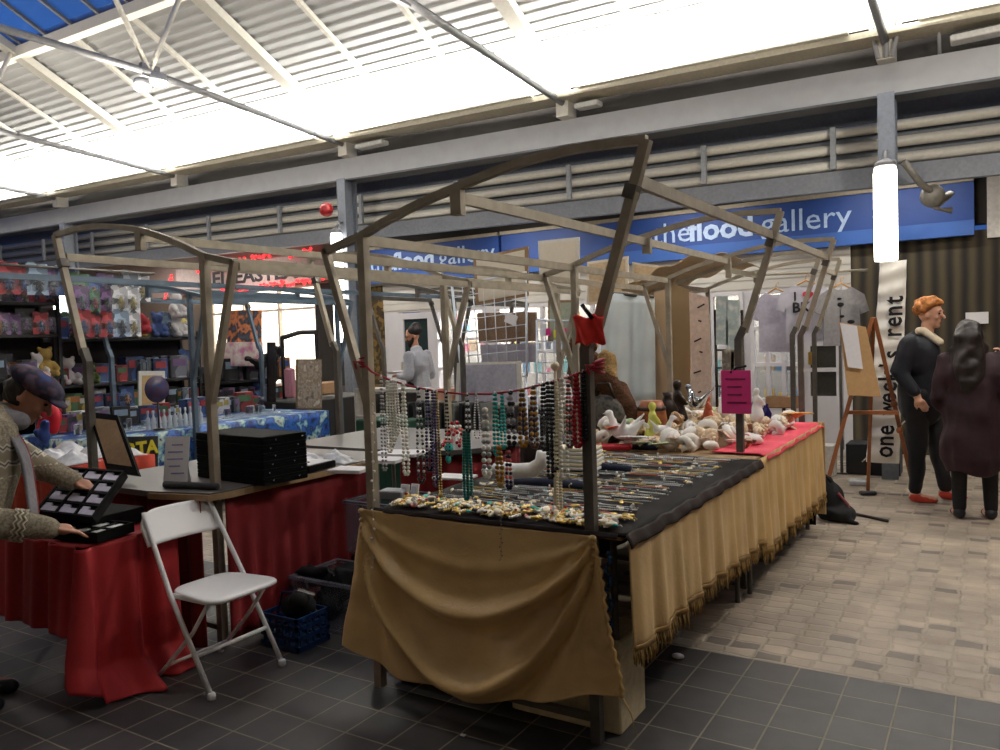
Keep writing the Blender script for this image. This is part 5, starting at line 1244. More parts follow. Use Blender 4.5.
def place(protos_, i, loc, rot, sc, where, grp, used):
    p, lab, cat = protos_[i]; L = '%s %s' % (lab, where)
    if i not in used: used.add(i); o = p
    else: o = p.copy(); C.objects.link(o)
    o.location = loc; o.rotation_euler = rot; o.scale = (sc,)*3 if not isinstance(sc, tuple) else sc; o['label'] = L; o['category'] = cat; o['group'] = lab+'s '+grp
    return o
for kk in kinds: kk[0].data.transform(Matrix.Translation(V(kk[0].location)+V((0, 0, 50)))); kk[0].location = (0, 0, 0)
k = 0
while k < 235:
    x = rnd(LO+.12, HI+.02); y = rnd(4.6, 6.2)
    if x > HI-.16 and random.random() < .55: continue
    h = TZ+.016 + .17*max(0, min(1, (HI-.10-x)/.9))*rnd(.1, 1.)*(1 if y > 4.75 else .3)
    far = y > 5.4
    i = random.choices(range(10), (9, 5, 2, 8, 2, 4, 2, 7, 1, 1) if x > LO+.5 else (5, 4, 3, 4, 2, 3, 3, 4, 1, 1))[0]
    place(kinds, i, (x, y, h), (rnd(-.5, .5), rnd(-.5, .5), rnd(0, 6.3)), rnd(.9, 1.65), 'heaped on the %s half of the shell table' % ('far' if far else 'near'), '%s half' % ('far' if far else 'near'), fk); k += 1
tiers = [((LO+.05, 4.7), (LO+.45, 6.2), .09)]
tag(MB().span((LO+.08, 4.9, TZ+.003), (LO+.5, 6.2, TZ+.10), .01).build('display_step', mat('dark display step', (50, 40, 34), .8)), 'low dark step under the china at the back of the shell table', 'display stand')
def px_item(o, lab, cat, px, py, y, sc, rz=0, base=None):
    p = pY(px, py, y); o.data.transform(Matrix.Translation(V(o.location)+V((0, 0, 50)))); o.location = (p.x, y, p.z); o.rotation_euler = (0, 0, rz); o.scale = (sc,)*3 if not isinstance(sc, tuple) else sc
    tag(o, lab, cat); return o
porc = mat('white porcelain', (238, 238, 236), .2, 0, .01)
px_item(sp_bird(porc), 'white china dove with raised wings on the near left of the shell table', 'china bird', 624, 441, 4.62, 1.9, 1.3)
px_item(sp_bird(porc), 'lying white china bird right of the dove', 'china bird', 660, 437, 4.75, 1.35, -1.2)
px_item(sp_figure(ylw), 'yellow-green china figure standing among the shells', 'figurine', 653, 437, 4.75, 1.7, 2.2)
px_item(sp_figure(porc), 'white china figure left of the pink notice', 'figurine', 724, 412, 5.6, 1.4, 2.2)
px_item(sp_figure(porc), 'white china figure right of the pink notice', 'figurine', 757, 416, 5.6, 1.5, 2.5)
px_item(sp_vase(purpg), 'deep blue glass vase at the back of the shell table', 'vase', 766, 422, 5.7, 1.15)
px_item(sp_vase(dkb), 'dark bronze vase near the wooden barrel', 'vase', 668, 425, 5.1, 2.0)
px_item(sp_figure(dkb), 'dark bronze figure behind the shells under the beige boards', 'figurine', 678, 420, 5.2, 2.1, 2.2)
px_item(sp_figure(mat('orange pot', (196, 92, 60), .5)), 'orange clay figure left of the pink notice', 'figurine', 708, 418, 5.4, 1.2, 2)
px_item(sp_bird(mat('silver plate', (190, 196, 200), .15, .9)), 'silver bird ornament above the shells', 'ornament', 697, 410, 5.3, 1.7, .9)
px_item(sp_clam(mat('orange shell', (226, 176, 84), .4)), 'large orange-yellow fan shell at the far end of the shell table', 'seashell', 797, 421, 6.0, 2.0, .4)
px_item(sp_clam(grn), 'green glazed dish shaped like a shell near the black cloth', 'dish', 640, 448, 4.52, 1.3, .4)
px_item(sp_clam(grn), 'second green glazed dish right beside the first one', 'dish', 659, 449, 4.55, 1.25, .9)
px_item(sp_clam(porc), 'white scalloped dish under the china dove', 'dish', 633, 445, 4.53, 1.8, .2)
px_item(sp_clam(mat('orange lining', (236, 110, 60), .4)), 'small orange bowl left of the china dove', 'bowl', 612, 432, 4.6, 1.2, 1.2)
# wooden barrel
p = pY(652, 424, 4.95); t = thing('wooden_barrel', 'brown wooden barrel at the back of the shell table', 'barrel', (p.x, 4.95, TZ+.02)); z = TZ+.02
MB().lathe([(.07, z), (.09, z+.05), (.10, z+.13), (.09, z+.21), (.07, z+.26)], (p.x, 4.95, 0), 18).build('staves', patmat('barrel wood', [(120, 62, 30), (150, 84, 42), (96, 50, 26)], 12, .5), t)
for q in (.05, .21): MB().lathe([(.0915, z+q-.012), (.0945, z+q), (.0915, z+q+.012)], (p.x, 4.95, 0), 18).build('hoop', dkb, t)
# pink notice on the second post
p = pY(737, 420, 4.62); t = thing('pink_notice', 'bright pink notice fixed to the middle post of the jewellery stall', 'sign', (p.x, 4.6, p.z))
c = pY(736, 392, 4.60); MB().box(c, (.17, .008, .25), bev=.002).build('card', mat('hot pink card', (216, 56, 130), .7, 0, .05), t)
for k in range(4): MB().box(c+V((rnd(-.01, .01), -.006, .075-.045*k)), (rnd(.08, .12), .002, .008)).build('handwriting', mat('dark pink ink', (120, 30, 80), .7), t)
MB().tube([c+V((-.03, 0, .11)), c+V((0, .01, .14)), c+V((.06, .0, .15))], .008).build('black_clip', blackb, t)
# red cloth purse clipped on the right front post
c = pY(589, 330, 2.57); t = thing('red_pouch', 'bright red cloth pouch pegged to the right front post of the jewellery stall', 'pouch', tuple(c+V((0, 0, -.04))))
MB().grid(lambda u, v: c+V(((u-.5)*.115, .012*math.sin(u*9+v*4), (v-.5)*.10+.006*math.sin(u*12))), 16, 12, .006).build('cloth', mat('bright red fabric', (246, 62, 56), .8), t)
MB().tube([c+V((-.02, -.01, .09)), c+V((.02, -.012, .04))], .008).build('peg', blackb, t)
# fur coats and bags behind the jewellery stall
fur = mat('brown fur', (84, 54, 34), .95, 0, .4, 90, bump=1); tanf = mat('tan fur', (160, 130, 84), .95, 0, .3, 90, bump=1)
def at(px, py, y): return pY(px, py, y)
t = thing('fur_coat', 'brown fur coat with a tan collar draped on a stand behind the right front post', 'coat', tuple(at(610, 470, 5.0)))
a = lambda x, y: at(x, y, 5.0)
blob([('c', a(580, 352), a(590, 410), .10, .10), ('c', a(616, 388), a(634, 425), .075, .09), ('c', a(590, 410), a(600, 462), .11, .12), ('c', a(596, 362), a(618, 400), .07, .07)], .02, 2, 'fur', fur, t, noisy(.03, 12))
blob([('c', a(606, 360), a(612, 408), .07, .05), ('c', a(604, 400), a(612, 412), .06, .05)], .015, 2, 'collar', tanf, t, noisy(.02, 15))
MB().tube([a(598, 455), V((a(598, 455).x, 5.0, 0))], .02).build('stand', dkb, t)
t = thing('fur_hat', 'dark brown fur hat hung above the fur coat', 'hat', tuple(a(578, 345)))
blob([('e', a(583, 345), (.10, .09, .09))], .015, 2, 'fur', fur, t, noisy(.02, 15))
p = at(605, 440, 4.9); t = thing('handbag', 'dark patterned bag standing against the fur coat', 'bag', tuple(p))
blob([('e', p+V((0, 0, .14)), (.16, .07, .17))], .015, 3, 'bag_body', patmat('patterned bag', [(40, 40, 38), (96, 92, 84), (28, 28, 30)], 20, .7), t)
MB().tube([p+V((-.08, 0, .28)), p+V((-.04, 0, .38)), p+V((.04, 0, .38)), p+V((.08, 0, .28))], .01).build('handle', dkb, t)
tag(MB().span((-3.1, 5.3, .0), (-2.5, 5.75, .72), .01).build('low_cabinet', mat('dark cabinet', (34, 30, 28), .7)), 'low dark cabinet behind the jewellery stall under the fur coat', 'cabinet')
# ======================================================= BEHIND: GRIDS, BOARDS, DISPLAYS
wgrid = mat('white wire', (206, 214, 224), .4, .3, .03)
def wire_panel(q, nx, nz, label, m=wgrid, r=.005, rf=.014):
    q = [V(p) for p in q]; t = thing('wire_grid', label, 'display grid', tuple((q[2]+q[3])/2)); P = lambda u, v: q[0].lerp(q[1], u).lerp(q[3].lerp(q[2], u), v)
    mb = MB()
    for i in range(1, nx): mb.tube([P(i/nx, 0), P(i/nx, 1)], r, 5)
    for j in range(1, nz): mb.tube([P(0, j/nz), P(1, j/nz)], r, 5)
    mb.build('wires', m, t); MB().tube([P(0, 0), P(1, 0), P(1, 1), P(0, 1), P(0, 0)], rf, 6).build('frame', m, t)
    mb = MB()
    for u in (.02, .98): b = P(u, 1); mb.tube([b, V((b.x, b.y, 0))], rf, 6)
    mb.build('stand_leg', m, t); return t
Yg = 6.9
g = lambda x, y, Y=Yg: pY(x, y, Y)
wire_panel([g(452, 286), g(526, 272), g(527, 376), g(462, 380)], 7, 8, 'white wire display grid with the cork panel, left of the two grids')
wire_panel([g(537, 320), g(600, 322), g(600, 415), g(537, 415)], 7, 9, 'white wire display grid right of the cork panel, hung with pink cards')
def boardq(q, label, m, m2=None, nm='display_board', cat='board', inset=.12, th=.02):
    t = thing(nm, label, cat, tuple((V(q[2])+V(q[3]))/2)); mb = MB(); quadbox(mb, q, th); mb.build('panel', m, t)
    if m2: mb = MB(); quadbox(mb, q, .004, inset, .004); mb.build('inset_panel', m2, t)
    return t
cork = patmat('brown weave', [(120, 96, 74), (142, 116, 92), (104, 84, 66)], 60, .85); ivory = mat('ivory linen', (206, 196, 176), .8, 0, .04); framew = mat('carved brown frame', (140, 112, 80), .6, 0, .15, 20); lilac = mat('lilac grey board', (164, 160, 172), .7)
boardq([g(477, 313, 6.95), g(536, 312, 6.95), g(537, 341, 6.95), g(479, 343, 6.95)], 'brown woven panel hung on the left wire grid', cork)
boardq([g(480, 345, 6.95), g(537, 343, 6.95), g(538, 362, 6.95), g(482, 364, 6.95)], 'pale grey panel under the brown woven panel', lilac)
boardq([g(473, 258), g(528, 246), g(528, 296), g(476, 305)], 'cream framed linen panel at the top of the left wire grid', framew, ivory)
boardq([g(538, 241), g(579, 237), g(579, 290), g(540, 292)], 'tall white framed linen panel standing above the others', white_metal, ivory)
boardq([g(548, 300), g(578, 300), g(578, 343), g(548, 342)], 'small framed green-grey panel between the wire grids', framew, mat('grey green linen', (160, 168, 150), .8))
boardq([g(587, 262, 7.6), g(628, 256, 7.6), g(628, 300, 7.6), g(587, 305, 7.6)], 'beige panel with brown battens, upper right of the wire grids', ivory, mat('beige batten', (186, 164, 132), .7))
boardq([g(632, 262, 7.7), g(676, 268, 7.7), g(676, 300, 7.7), g(632, 300, 7.7)], 'beige panel beneath the blue letters left of the canopy', ivory, MC['beige batten'])
boardq([g(457, 363, 6.62), g(520, 361, 6.62), g(522, 405, 6.58), g(455, 405, 6.58)], 'grey tabletop mirror in a white frame leaning below the wire grid', white_metal, mat('grey mirror', (190, 190, 202), .25, .3), 'mirror', 'mirror')
for k, (x, y, w, h, c) in enumerate(((548, 332, 5, 7, (226, 50, 140)), (556, 334, 5, 8, (226, 214, 60)), (564, 332, 5, 8, (226, 50, 140)), (556, 346, 6, 12, (214, 220, 236)), (586, 372, 7, 30, (60, 100, 190)), (558, 398, 12, 24, (210, 222, 240)), (543, 330, 6, 12, (230, 232, 240)), (586, 335, 8, 14, (40, 74, 140)))):
    q = [g(x-w/2, y-h/2, 6.86), g(x+w/2, y-h/2, 6.86), g(x+w/2, y+h/2, 6.86), g(x-w/2, y+h/2, 6.86)]
    o = MB(); quadbox(o, q, .006); tag(o.build('hanging_card', mat('card%d' % k, c, .6)), ['pink card at the top left of the right wire grid', 'small yellow card between the pink cards on the grid', 'second pink card on the wire grid', 'long pale blue card below the yellow card', 'blue printed card low on the right wire grid', 'large pale blue printed bag at the foot of the right wire grid', 'white tag at the left edge of the right wire grid', 'dark blue card at the right edge of the wire grid'][k], 'card')
tag(MB().box(g(511, 319, 6.8), (.13, .01, .10), ry=.4).build('paper_sheet', whitec), 'tilted white paper clipped over the brown woven panel', 'paper')
_z = g(490, 406, 6.58).z; _x0 = g(450, 406, 6.6).x; tag(MB().span((_x0, 6.40, 0), (_x0+.75, 6.78, _z-.004), .01).build('side_table', MC['dark cabinet']), 'dark side table carrying the tabletop mirror', 'table')
# clear sheeting, beige boards, cloth banner, rack
sheetm = mat('cloudy plastic sheet', (222, 232, 232), .12, 0, .08, 4, 0, .85)
t = thing('plastic_sheet', 'cloudy plastic sheet hung left of the tall beige boards', 'plastic sheet', tuple(g(625, 402, 6.9)))
MB().grid(lambda u, v: g(602, 292, 6.9).lerp(g(654, 297, 6.9), u).lerp(g(600, 402, 6.9).lerp(g(655, 400, 6.9), u), v)+V((0, .02*math.sin(u*14), 0)), 30, 12, .006).build('sheet', sheetm, t)
MB().tube([g(602, 292, 6.9), g(654, 297, 6.9)], .014).build('rail', dgalv, t)
beige = mat('beige partition', (186, 160, 126), .7, 0, .05, 3); beige2 = mat('brown partition', (150, 126, 92), .7, 0, .05, 3)
boardq([g(654, 292, 6.95), g(670, 288, 6.95), g(672, 432, 6.95), g(654, 430, 6.95)], 'tall beige partition board beside the plastic sheet', beige)
boardq([g(668, 282, 7.2), g(690, 290, 7.2), g(690, 432, 7.2), g(672, 434, 7.2)], 'tall brown partition board behind the cloth banner', beige2)
bann = [g(689, 292, 6.8), g(708, 297, 6.8), g(713, 412, 6.8), g(692, 410, 6.8)]
t = thing('cloth_banner', 'tall pinkish cloth banner with small black markings right of the brown board', 'banner', tuple(bann[3]))
mb = MB(); quadbox(mb, bann, .008); mb.build('cloth', mat('pinkish cloth', (214, 190, 172), .8), t)
for k, yy_ in enumerate((306, 321, 340, 352, 372, 392)):
    MB().box(g(699+rnd(-2, 2), yy_, 6.78), (.07 if k % 2 == 0 else .03, .003, .014), ry=rnd(-.5, .5)).build('marking', ink, t)
t = thing('wire_rack', 'dark wire rack with hanging white prints right of the cloth banner', 'rack', tuple(g(728, 430, 7.4)))
for x in (715, 742):
    b = g(x, 310, 7.4); MB().tube([(b.x, 7.4, 0), (b.x, 7.4, b.z)], .014).build('upright', dkb, t)
for y in (312, 335, 350, 368, 386): a_, b_ = g(715, y, 7.4), g(742, y, 7.4); MB().tube([a_, b_], .008).build('rail', dkb, t)
for k, (x0, y0, x1, y1, m) in enumerate(((716, 296, 728, 345, 'pale green print'), (726, 300, 740, 350, 'white print'), (722, 350, 734, 392, 'grey print'), (731, 352, 743, 380, 'tan print'))):
    mm = patmat(m, [(220, 226, 214), (170, 190, 190), (232, 232, 226)] if k < 2 else [(170, 160, 140), (110, 104, 96), (200, 190, 170)], 9, .6)
    tag(boardq([g(x0, y0, 7.36), g(x1, y0, 7.36), g(x1, y1, 7.36), g(x0, y1, 7.36)], ['pale green print hung top left on the dark wire rack', 'white print hung top right on the dark wire rack', 'grey print low on the dark wire rack', 'tan print at the right of the dark wire rack'][k], mm, None, 'art_print', 'print', th=.004), ['pale green print hung top left on the dark wire rack', 'white print hung top right on the dark wire rack', 'grey print low on the dark wire rack', 'tan print at the right of the dark wire rack'][k], 'print')
# T-shirts on wooden hangers
def tshirt(px, py, y, w, h, m, label, rz=0, deco=None):
    c = pY(px, py, y); t = thing('t_shirt', label, 't-shirt', (c.x, y, c.z-h)); 
    def outline(s):
        return [(-.13, 0), (-.06, -.035), (.06, -.035), (.13, 0), (.30, -.10), (.36, -.30), (.25, -.34), (.235, -.26), (.24, -.72), (-.24, -.72), (-.235, -.26), (-.25, -.34), (-.36, -.30), (-.30, -.10)]
    R = Matrix.Rotation(rz, 3, 'Z'); mb = MB(); pts = [(p[0]*w/.6, p[1]*h/.72) for p in outline(0)]
    mb.prism(pts, -.012, .012, 'Y'); mb.v = [R@p+V((c.x, y, c.z)) for p in mb.v]; mb.build('fabric', m, t)
    mb = MB().tube([(-.2*w/.6, 0, -.05), (0, 0, .04), (.2*w/.6, 0, -.05)], .010).tube([(0, 0, .04), (0, 0, .09), (.03, 0, .11), (.03, 0, .08)], .004); mb.v = [R@p+V((c.x, y+.0, c.z)) for p in mb.v]
    mb.build('wooden_hanger', mat('hanger wood', (190, 140, 80), .5), t)
    return t, c, R
tshw = mat('white cotton', (196, 194, 206), .9, 0, .03); 
t, c, R = tshirt(806, 284, 8.9, .52, .62, tshw, 'white T-shirt with I love BK print hanging in front of the shop')
text_mesh('I', .13, RY, (c.x-.11, 8.88, c.z-.13), ink, 'lettering', t, .002, 'CENTER', 1, .003); text_mesh('BK', .15, RY, (c.x-.05, 8.88, c.z-.25), ink, 'lettering', t, .002, 'CENTER', 1, .004)
hp = [(0, -.055), (.06, .005), (.062, .035), (.04, .052), (.018, .05), (0, .03), (-.018, .05), (-.04, .052), (-.062, .035), (-.06, .005)]
MB().prism([(c.x+.02+p[0]*.85, c.z-.125+p[1]*.85) for p in hp], 8.875, 8.885, 'Y').build('red_heart', mat('heart red', (186, 30, 46), .7), t)
tshirt(776, 292, 9.05, .48, .66, mat('pale lilac cotton', (186, 182, 198), .9), 'plain pale lilac T-shirt hanging left of the one with the heart')
t, c, R = tshirt(841, 287, 8.8, .46, .6, mat('grey cotton', (150, 148, 150), .9), 'grey T-shirt with dark splash prints right of the one with the heart', .5)
for k in range(6): MB().ball((c.x+rnd(-.1, .1), 8.77, c.z-.12-k*.06), (rnd(.02, .045), .006, rnd(.01, .025))).build('print_mark', ink, t)
tag(MB().tube([pY(735, 276, 8.95), pY(868, 270, 8.95)], .014).build('hanging_rail', galv), 'thin steel rail carrying the T-shirts', 'rail')
# easel with board
t = thing('easel', 'wooden easel with a cardboard panel beside the paper banner', 'easel', (-.8, 7.4, 0))
ew = mat('varnished easel wood', (150, 92, 54), .5, 0, .1); apex = pZ(858, 340, 0)
ap = V((-.86, 7.42, 1.62)); fl, fr, fb = pZ(843, 500, 0), pZ(916, 500, 0), pZ(873, 512, 0)
fl = V((-1.13, 7.45, 0)) if False else pZ(822, 503, 0)
for p, r_ in ((fl, .017), (fr, .017), (pZ(868, 492, 0), .015)): MB().tube([p+V((0, 0, .01)), p.lerp(ap, .98)], r_, square=True).build('leg', ew, t)
MB().box(((fl.x+fr.x)/2*.4+ap.x*.6, 7.40, .78), (.42, .05, .03), rz=.1).build('ledge', ew, t)
for q in (.38, .52): MB().ball(fr.lerp(ap, q)+V((0, -.02, 0)), (.03, .02, .03)).build('wing_nut', ew, t)
q = [pY(839, 322, 7.3), pY(866, 327, 7.34), pY(881, 397, 7.26), pY(848, 395, 7.2)]
t = thing('cardboard_panel', 'cardboard panel with a white sheet standing on the easel', 'board', tuple(q[3]))
mb = MB(); quadbox(mb, q, .02); mb.build('board', mat('cardboard', (190, 152, 104), .8, 0, .06), t)
q = [pY(840, 323, 7.28), pY(857, 326, 7.30), pY(863, 369, 7.24), pY(848, 367, 7.22)]; mb = MB(); quadbox(mb, q, .004); mb.build('white_sheet', whitec, t)
# steel post with foot, white cabinet, backpack, stick
t = thing('metal_post', 'thin grey metal post with a flat foot behind the easel', 'post', (-1.28, 8.2, 0))
p0 = pZ(842, 474, 0); MB().tube([p0, p0+V((0, 0, 1.7))], .014, square=True).build('pole', dgalv, t); MB().box(p0+V((-.1, 0, .008)), (.3, .05, .014)).build('foot', dgalv, t)
p0 = pZ(822, 477, 0); tag(MB().box((p0.x, p0.y+.12, .16), (.22, .2, .32), bev=.006).build('white_box', mat('white box', (206, 202, 194), .7)), 'white box on the floor past the end of the shell table', 'box')
p0 = pZ(832, 520, 0); t = thing('backpack', 'black backpack slumped on the cobbles at the end of the shell table', 'backpack', (p0.x, p0.y, 0))
blob([('e', p0+V((-.03, .05, .14)), (.12, .13, .16)), ('e', p0+V((.05, .0, .06)), (.13, .13, .075)), ('e', p0+V((-.06, .08, .25)), (.07, .08, .09)), ('c', p0+V((.1, -.06, .03)), p0+V((.2, -.10, .02)), .03, .02)], .014, 3, 'bag_body', MC['black nylon'], t, noisy(.02, 9))
MB().tube([p0+V((.05, -.02, .22)), p0+V((.12, -.03, .14)), p0+V((.13, -.02, .07))], .012).build('strap', mat('dull pink strap', (140, 70, 74), .8), t)
MB().tube([p0+V((-.08, .04, .3)), p0+V((-.05, .0, .36)), p0+V((0, .0, .3))], .012).build('strap', MC['black nylon'], t)
tag(MB().tube([pZ(842, 511, .012), pZ(888, 521, .012)], .012).build('walking_stick', dkb), 'thin dark stick lying on the cobbles beside the backpack', 'stick')
tag(MB().box(pZ(868, 493, .02), (.14, .07, .035), rz=.4, bev=.01).build('black_shoe', MC['dark shoe']), 'small dark bundle on the cobbles at the foot of the easel', 'bundle')
tag(MB().box(pZ(858, 482, .03), (.16, .12, .05), rz=.2, bev=.01).build('white_bag', pm), 'small white plastic bag on the cobbles behind the easel', 'bag')
tag(MB().box((-1.05, 8.95, .16), (.5, .3, .32), bev=.01).build('trunk', mat('black trunk', (22, 24, 28), .6)), 'black trunk on the floor behind the paper banner', 'trunk')
tag(MB().box(pY(915, 417, 9.2), (.18, .02, .08)).build('white_sign', whitec), 'small white plate on the dark wall between the banner and the ginger-haired person', 'sign')
tag(MB().box(pY(977, 318, 10.38), (.22, .02, .13)).build('white_sign', whitec), 'white notice on the dark slatted wall above the long-haired person', 'sign')
# chair on the far side with round brown back + pink thing
p = pZ(790, 455, 0); t = thing('stool_chair', 'small chair with a tan oval backrest beyond the shell table', 'chair', (-1.9, 8.4, 0))
c = pY(783, 402, 8.0); MB().box(c, (.33, .03, .12), bev=.012).build('backrest', mat('tan vinyl', (176, 138, 102), .6), t)
MB().tube([c+V((0, .03, 0)), (c.x, 8.03, .45)], .018).build('back_post', dkb, t); MB().box((c.x, 8.2, .45), (.36, .36, .05), bev=.02).build('seat', MC['tan vinyl'], t)
for dx, dy in ((-.15, .05), (.15, .05), (-.15, .33), (.15, .33)): MB().tube([(c.x+dx, 8.02+dy, 0), (c.x+dx*.9, 8.03+dy*.9, .43)], .013).build('leg', dkb, t)
# goods inside the shop windows
cols = [(230, 120, 150), (240, 200, 70), (90, 150, 200), (235, 235, 235), (60, 70, 90), (200, 170, 130), (120, 190, 190), (210, 80, 60)]
sg = [(MB().box((0, 0, .06), (.13, .08, .12), bev=.008).build('shop_item', mat('shopgoods%d' % i, c, .6, 0, .1)), c) for i, c in enumerate(cols)]
cn = ['pink', 'yellow', 'blue', 'white', 'dark', 'tan', 'turquoise', 'red']
shl = 0
for (x0, x1) in ((-2.62, -2.05), (-3.9, -2.76), (-6.5, -4.05), (-7.62, -6.72)):
    for z in (.62, .98, 1.34, 1.68):
        shl += 1
        tag(MB().span((x0, WY+.35, z-.02), (x1, WY+.6, z)).build('glass_shelf', mat('pale shelf', (206, 206, 200), .4)), '%s shelf inside the %s shop window' % ({.62: 'lowest', .98: 'second', 1.34: 'third', 1.68: 'top'}[z], {-2.62: 'rightmost', -3.9: 'second from right', -6.5: 'wide middle', -7.62: 'bright left'}[x0]), 'shelf')
        x = x0+.1
        while x < x1-.06:
            i = random.randrange(8)
            if random.random() < .8:
                o, c_2 = sg[i]; o2 = o.copy(); C.objects.link(o2); o2.location = (x, WY+.45+rnd(-.05, .05), z); o2.scale = (rnd(.6, 1.1), rnd(.6, 1.1), rnd(.6, 1.9)); o2.rotation_euler = (0, 0, rnd(-.3, .3))
                tag(o2, 'small %s item on a shelf inside the shop windows' % cn[i], 'goods', 'small %s items behind the shop glass' % cn[i])
            x += rnd(.12, .22)
for o, c_2 in sg: bpy.data.objects.remove(o)
# white kiosk displays, left of centre
tag(MB().box((-6.05, 7.9, .45), (.9, .45, .9), bev=.01).build('dark_counter', MC['dark cabinet']), 'dark counter in front of the person with the woolly hat', 'counter')
t = thing('folder_rack', 'low rack of dark folders in front of the mirror table', 'rack', tuple(pZ(470, 445, .3)))
c = pY(452, 416, 6.0)
for i in range(12): MB().box((c.x-.42+i*.075, 6.0+rnd(-.02, .02), c.z-.05), (.03, .25, .36), ry=rnd(-.08, .08)).build('folder', mat('folder%d' % (i % 4), [(30, 30, 34), (50, 52, 56), (22, 22, 24), (96, 100, 98)][i % 4], .6), t)
MB().box((c.x, 6.0, c.z-.26), (.95, .4, .04)).build('shelf', MC['dark cabinet'], t)
for dx in (-.45, .45): MB().box((c.x+dx, 6.0, (c.z-.26)/2), (.04, .38, c.z-.28)).build('side', MC['dark cabinet'], t)
for k, (x, y, w, h, cc, lab) in enumerate(((468, 382, .2, .16, (226, 200, 150), 'cream box of papers in front of the bright shop window'), (484, 372, .16, .10, (236, 236, 236), 'white box of papers beside the cream box'), (448, 388, .2, .18, (200, 150, 130), 'pinkish clear tub right of the person in the woolly hat'), (500, 396, .22, .10, (40, 40, 44), 'low dark box behind the mirror'))):
    c = pY(x, y, 7.3); tag(MB().box(c+V((0, 0, -h/2)), (w, .2, h), bev=.006).build('paper_box', mat('pbox%d' % k, cc, .7)), lab, 'box')
tag(MB().box((-4.35, 7.35, .39), (1.5, .5, .78)).build('back_counter', MC['dark cabinet']), 'long dark counter under the wire display grids', 'counter')
# white jewellery shelves and green cloth, left of the necklaces
t = thing('green_cloth_table', 'table with a dark green cloth behind the left necklaces', 'table', (-5.1, 5.9, 0))
MB().box((-4.8, 5.85, .40), (.6, .5, .8), bev=.01).build('cloth', mat('dark green cloth', (16, 62, 46), .85), t)
t = thing('white_shelf_unit', 'low white shelf unit of small goods behind the left front post', 'shelf unit', (-5.55, 6.6, 0))
for z in (.3, .7, 1.0): MB().box((-5.6, 6.8, z), (.9, .3, .03)).build('shelf', mat('off white shelf', (190, 186, 178), .6), t)
for x in (-6.04, -5.16): MB().box((x, 6.8, .5), (.03, .3, 1.0)).build('side', MC['off white shelf'], t)
# red pagoda of beads & trinket on round table
p = pZ(456, 446, CZ); 
t = thing('bead_tower', 'small tower of red and cream beads on the round-ended table', 'bead display', tuple(p))
for k in range(7):
    n = 9-k
    mb = MB()
    for i in range(n): a_ = 2*PI*i/n+k; mb.ball((p.x+math.cos(a_)*.014*(8-k)*.8, p.y+math.sin(a_)*.014*(8-k)*.8, CZ+.012+k*.024), .0125, 7, 5)
    mb.build('bead_ring', (redb, coral, pearl)[k % 3], t)
for k, (x, y, m, lab) in enumerate(((449, 452, turq, 'little turquoise pot on the round-ended table'), (438, 450, dkb, 'little dark pot on the round-ended table'), (428, 450, whitec, 'little white pot near the edge of the round-ended table'))):
    p = pZ(x, y, CZ); o = MB().lathe([(.012, 0), (.028, .015), (.03, .035), (.018, .05), (.02, .056)], p, 12).build('pot', m); tag(o, lab, 'pot')
for k, (x, y, w, d_, lab) in enumerate(((400, 455, .3, .2, 'white tablet of papers on the far counter left of the necklaces'), (385, 462, .22, .16, 'white booklet lying behind the left front post'), (350, 472, .2, .14, 'white tray on the counter corner by the left front post'))):
    p = pZ(x, y, CZ+.002); tag(MB().box(p+V((0, 0, .012)), (w, d_, .02), rz=.2, bev=.003).build('paper_tray', whitec), lab, 'tray')
# ======================================================= SPACE-PRINT TOY STALL
space = patmat('space print cloth', [(14, 26, 70), (28, 70, 150), (36, 96, 176), (20, 40, 96), (120, 170, 190), (206, 216, 190), (30, 66, 140)], 7, .5, 'noise', 5)
trestle('table under the blue space-print cloth', -7.35, -6.22, 3.75, 6.30, .785)
t = thing('space_tablecloth', 'shiny blue space-print cloth over the toy stall table', 'tablecloth', (-6.8, 5.0, .2))
MB().grid(lambda u, v: V((-7.4+u*1.22, 3.66+v*2.7, .80)), 20, 30, .006).grid(lambda u, v: V((-6.175+.015*math.sin(u*70)*(.2+v), 3.66+2.7*u, .80-.62*v)), 110, 8, .005).grid(lambda u, v: V((-7.4+1.22*u, 3.655-.012*math.sin(u*50)*(.2+v), .80-.62*v)), 60, 8, .005).grid(lambda u, v: V((-7.4+1.22*u, 6.365+.012*math.sin(u*50)*(.2+v), .80-.62*v)), 60, 8, .005).build('drape', space, t)
tag(MB().grid(lambda u, v: V((-6.9+u*.5, 3.95+v*2.0, .81+.02*math.sin(u*PI)*abs(math.sin(v*17)))), 10, 40, .003).build('plastic_cover', mat('shiny clear cover', (186, 206, 226), .08, 0, .2, 12, 0, .55)), 'wrinkled clear plastic laid over the space-print cloth', 'plastic sheet')
# yellow lettered black board
t = thing('black_board', 'black board with yellow RTA letters standing on the toy stall front', 'sign', (-6.12, 4.05, .3))
q = [pX(120, 437, -6.1), pX(158, 436, -6.1), pX(158, 468, -6.1), pX(120, 468, -6.1)]
mb = MB(); n_ = V((1, 0, 0)); mb.add([p for p in q]+[p+V((-.02, 0, 0)) for p in q], [[0, 1, 2, 3], [7, 6, 5, 4], [0, 4, 5, 1], [1, 5, 6, 2], [2, 6, 7, 3], [3, 7, 4, 0]]); mb.build('board', mat('black board', (18, 20, 26), .6), t)
for yy_ in (4.3, 4.65): MB().tube([(-6.11, yy_, 0), (-6.11, yy_, .5)], .01).build('leg', dgalv, t)
c = pX(142, 449, -6.09); text_mesh('RTA', .155, RX, c, mat('yellow lettering', (196, 180, 40), .6), 'lettering', t, .003, 'CENTER', 1.0, .006)
c = pX(150, 464, -6.09); text_mesh('BI', .10, RX, c, MC['yellow lettering'], 'lettering', t, .003, 'CENTER', 1.0, .004)
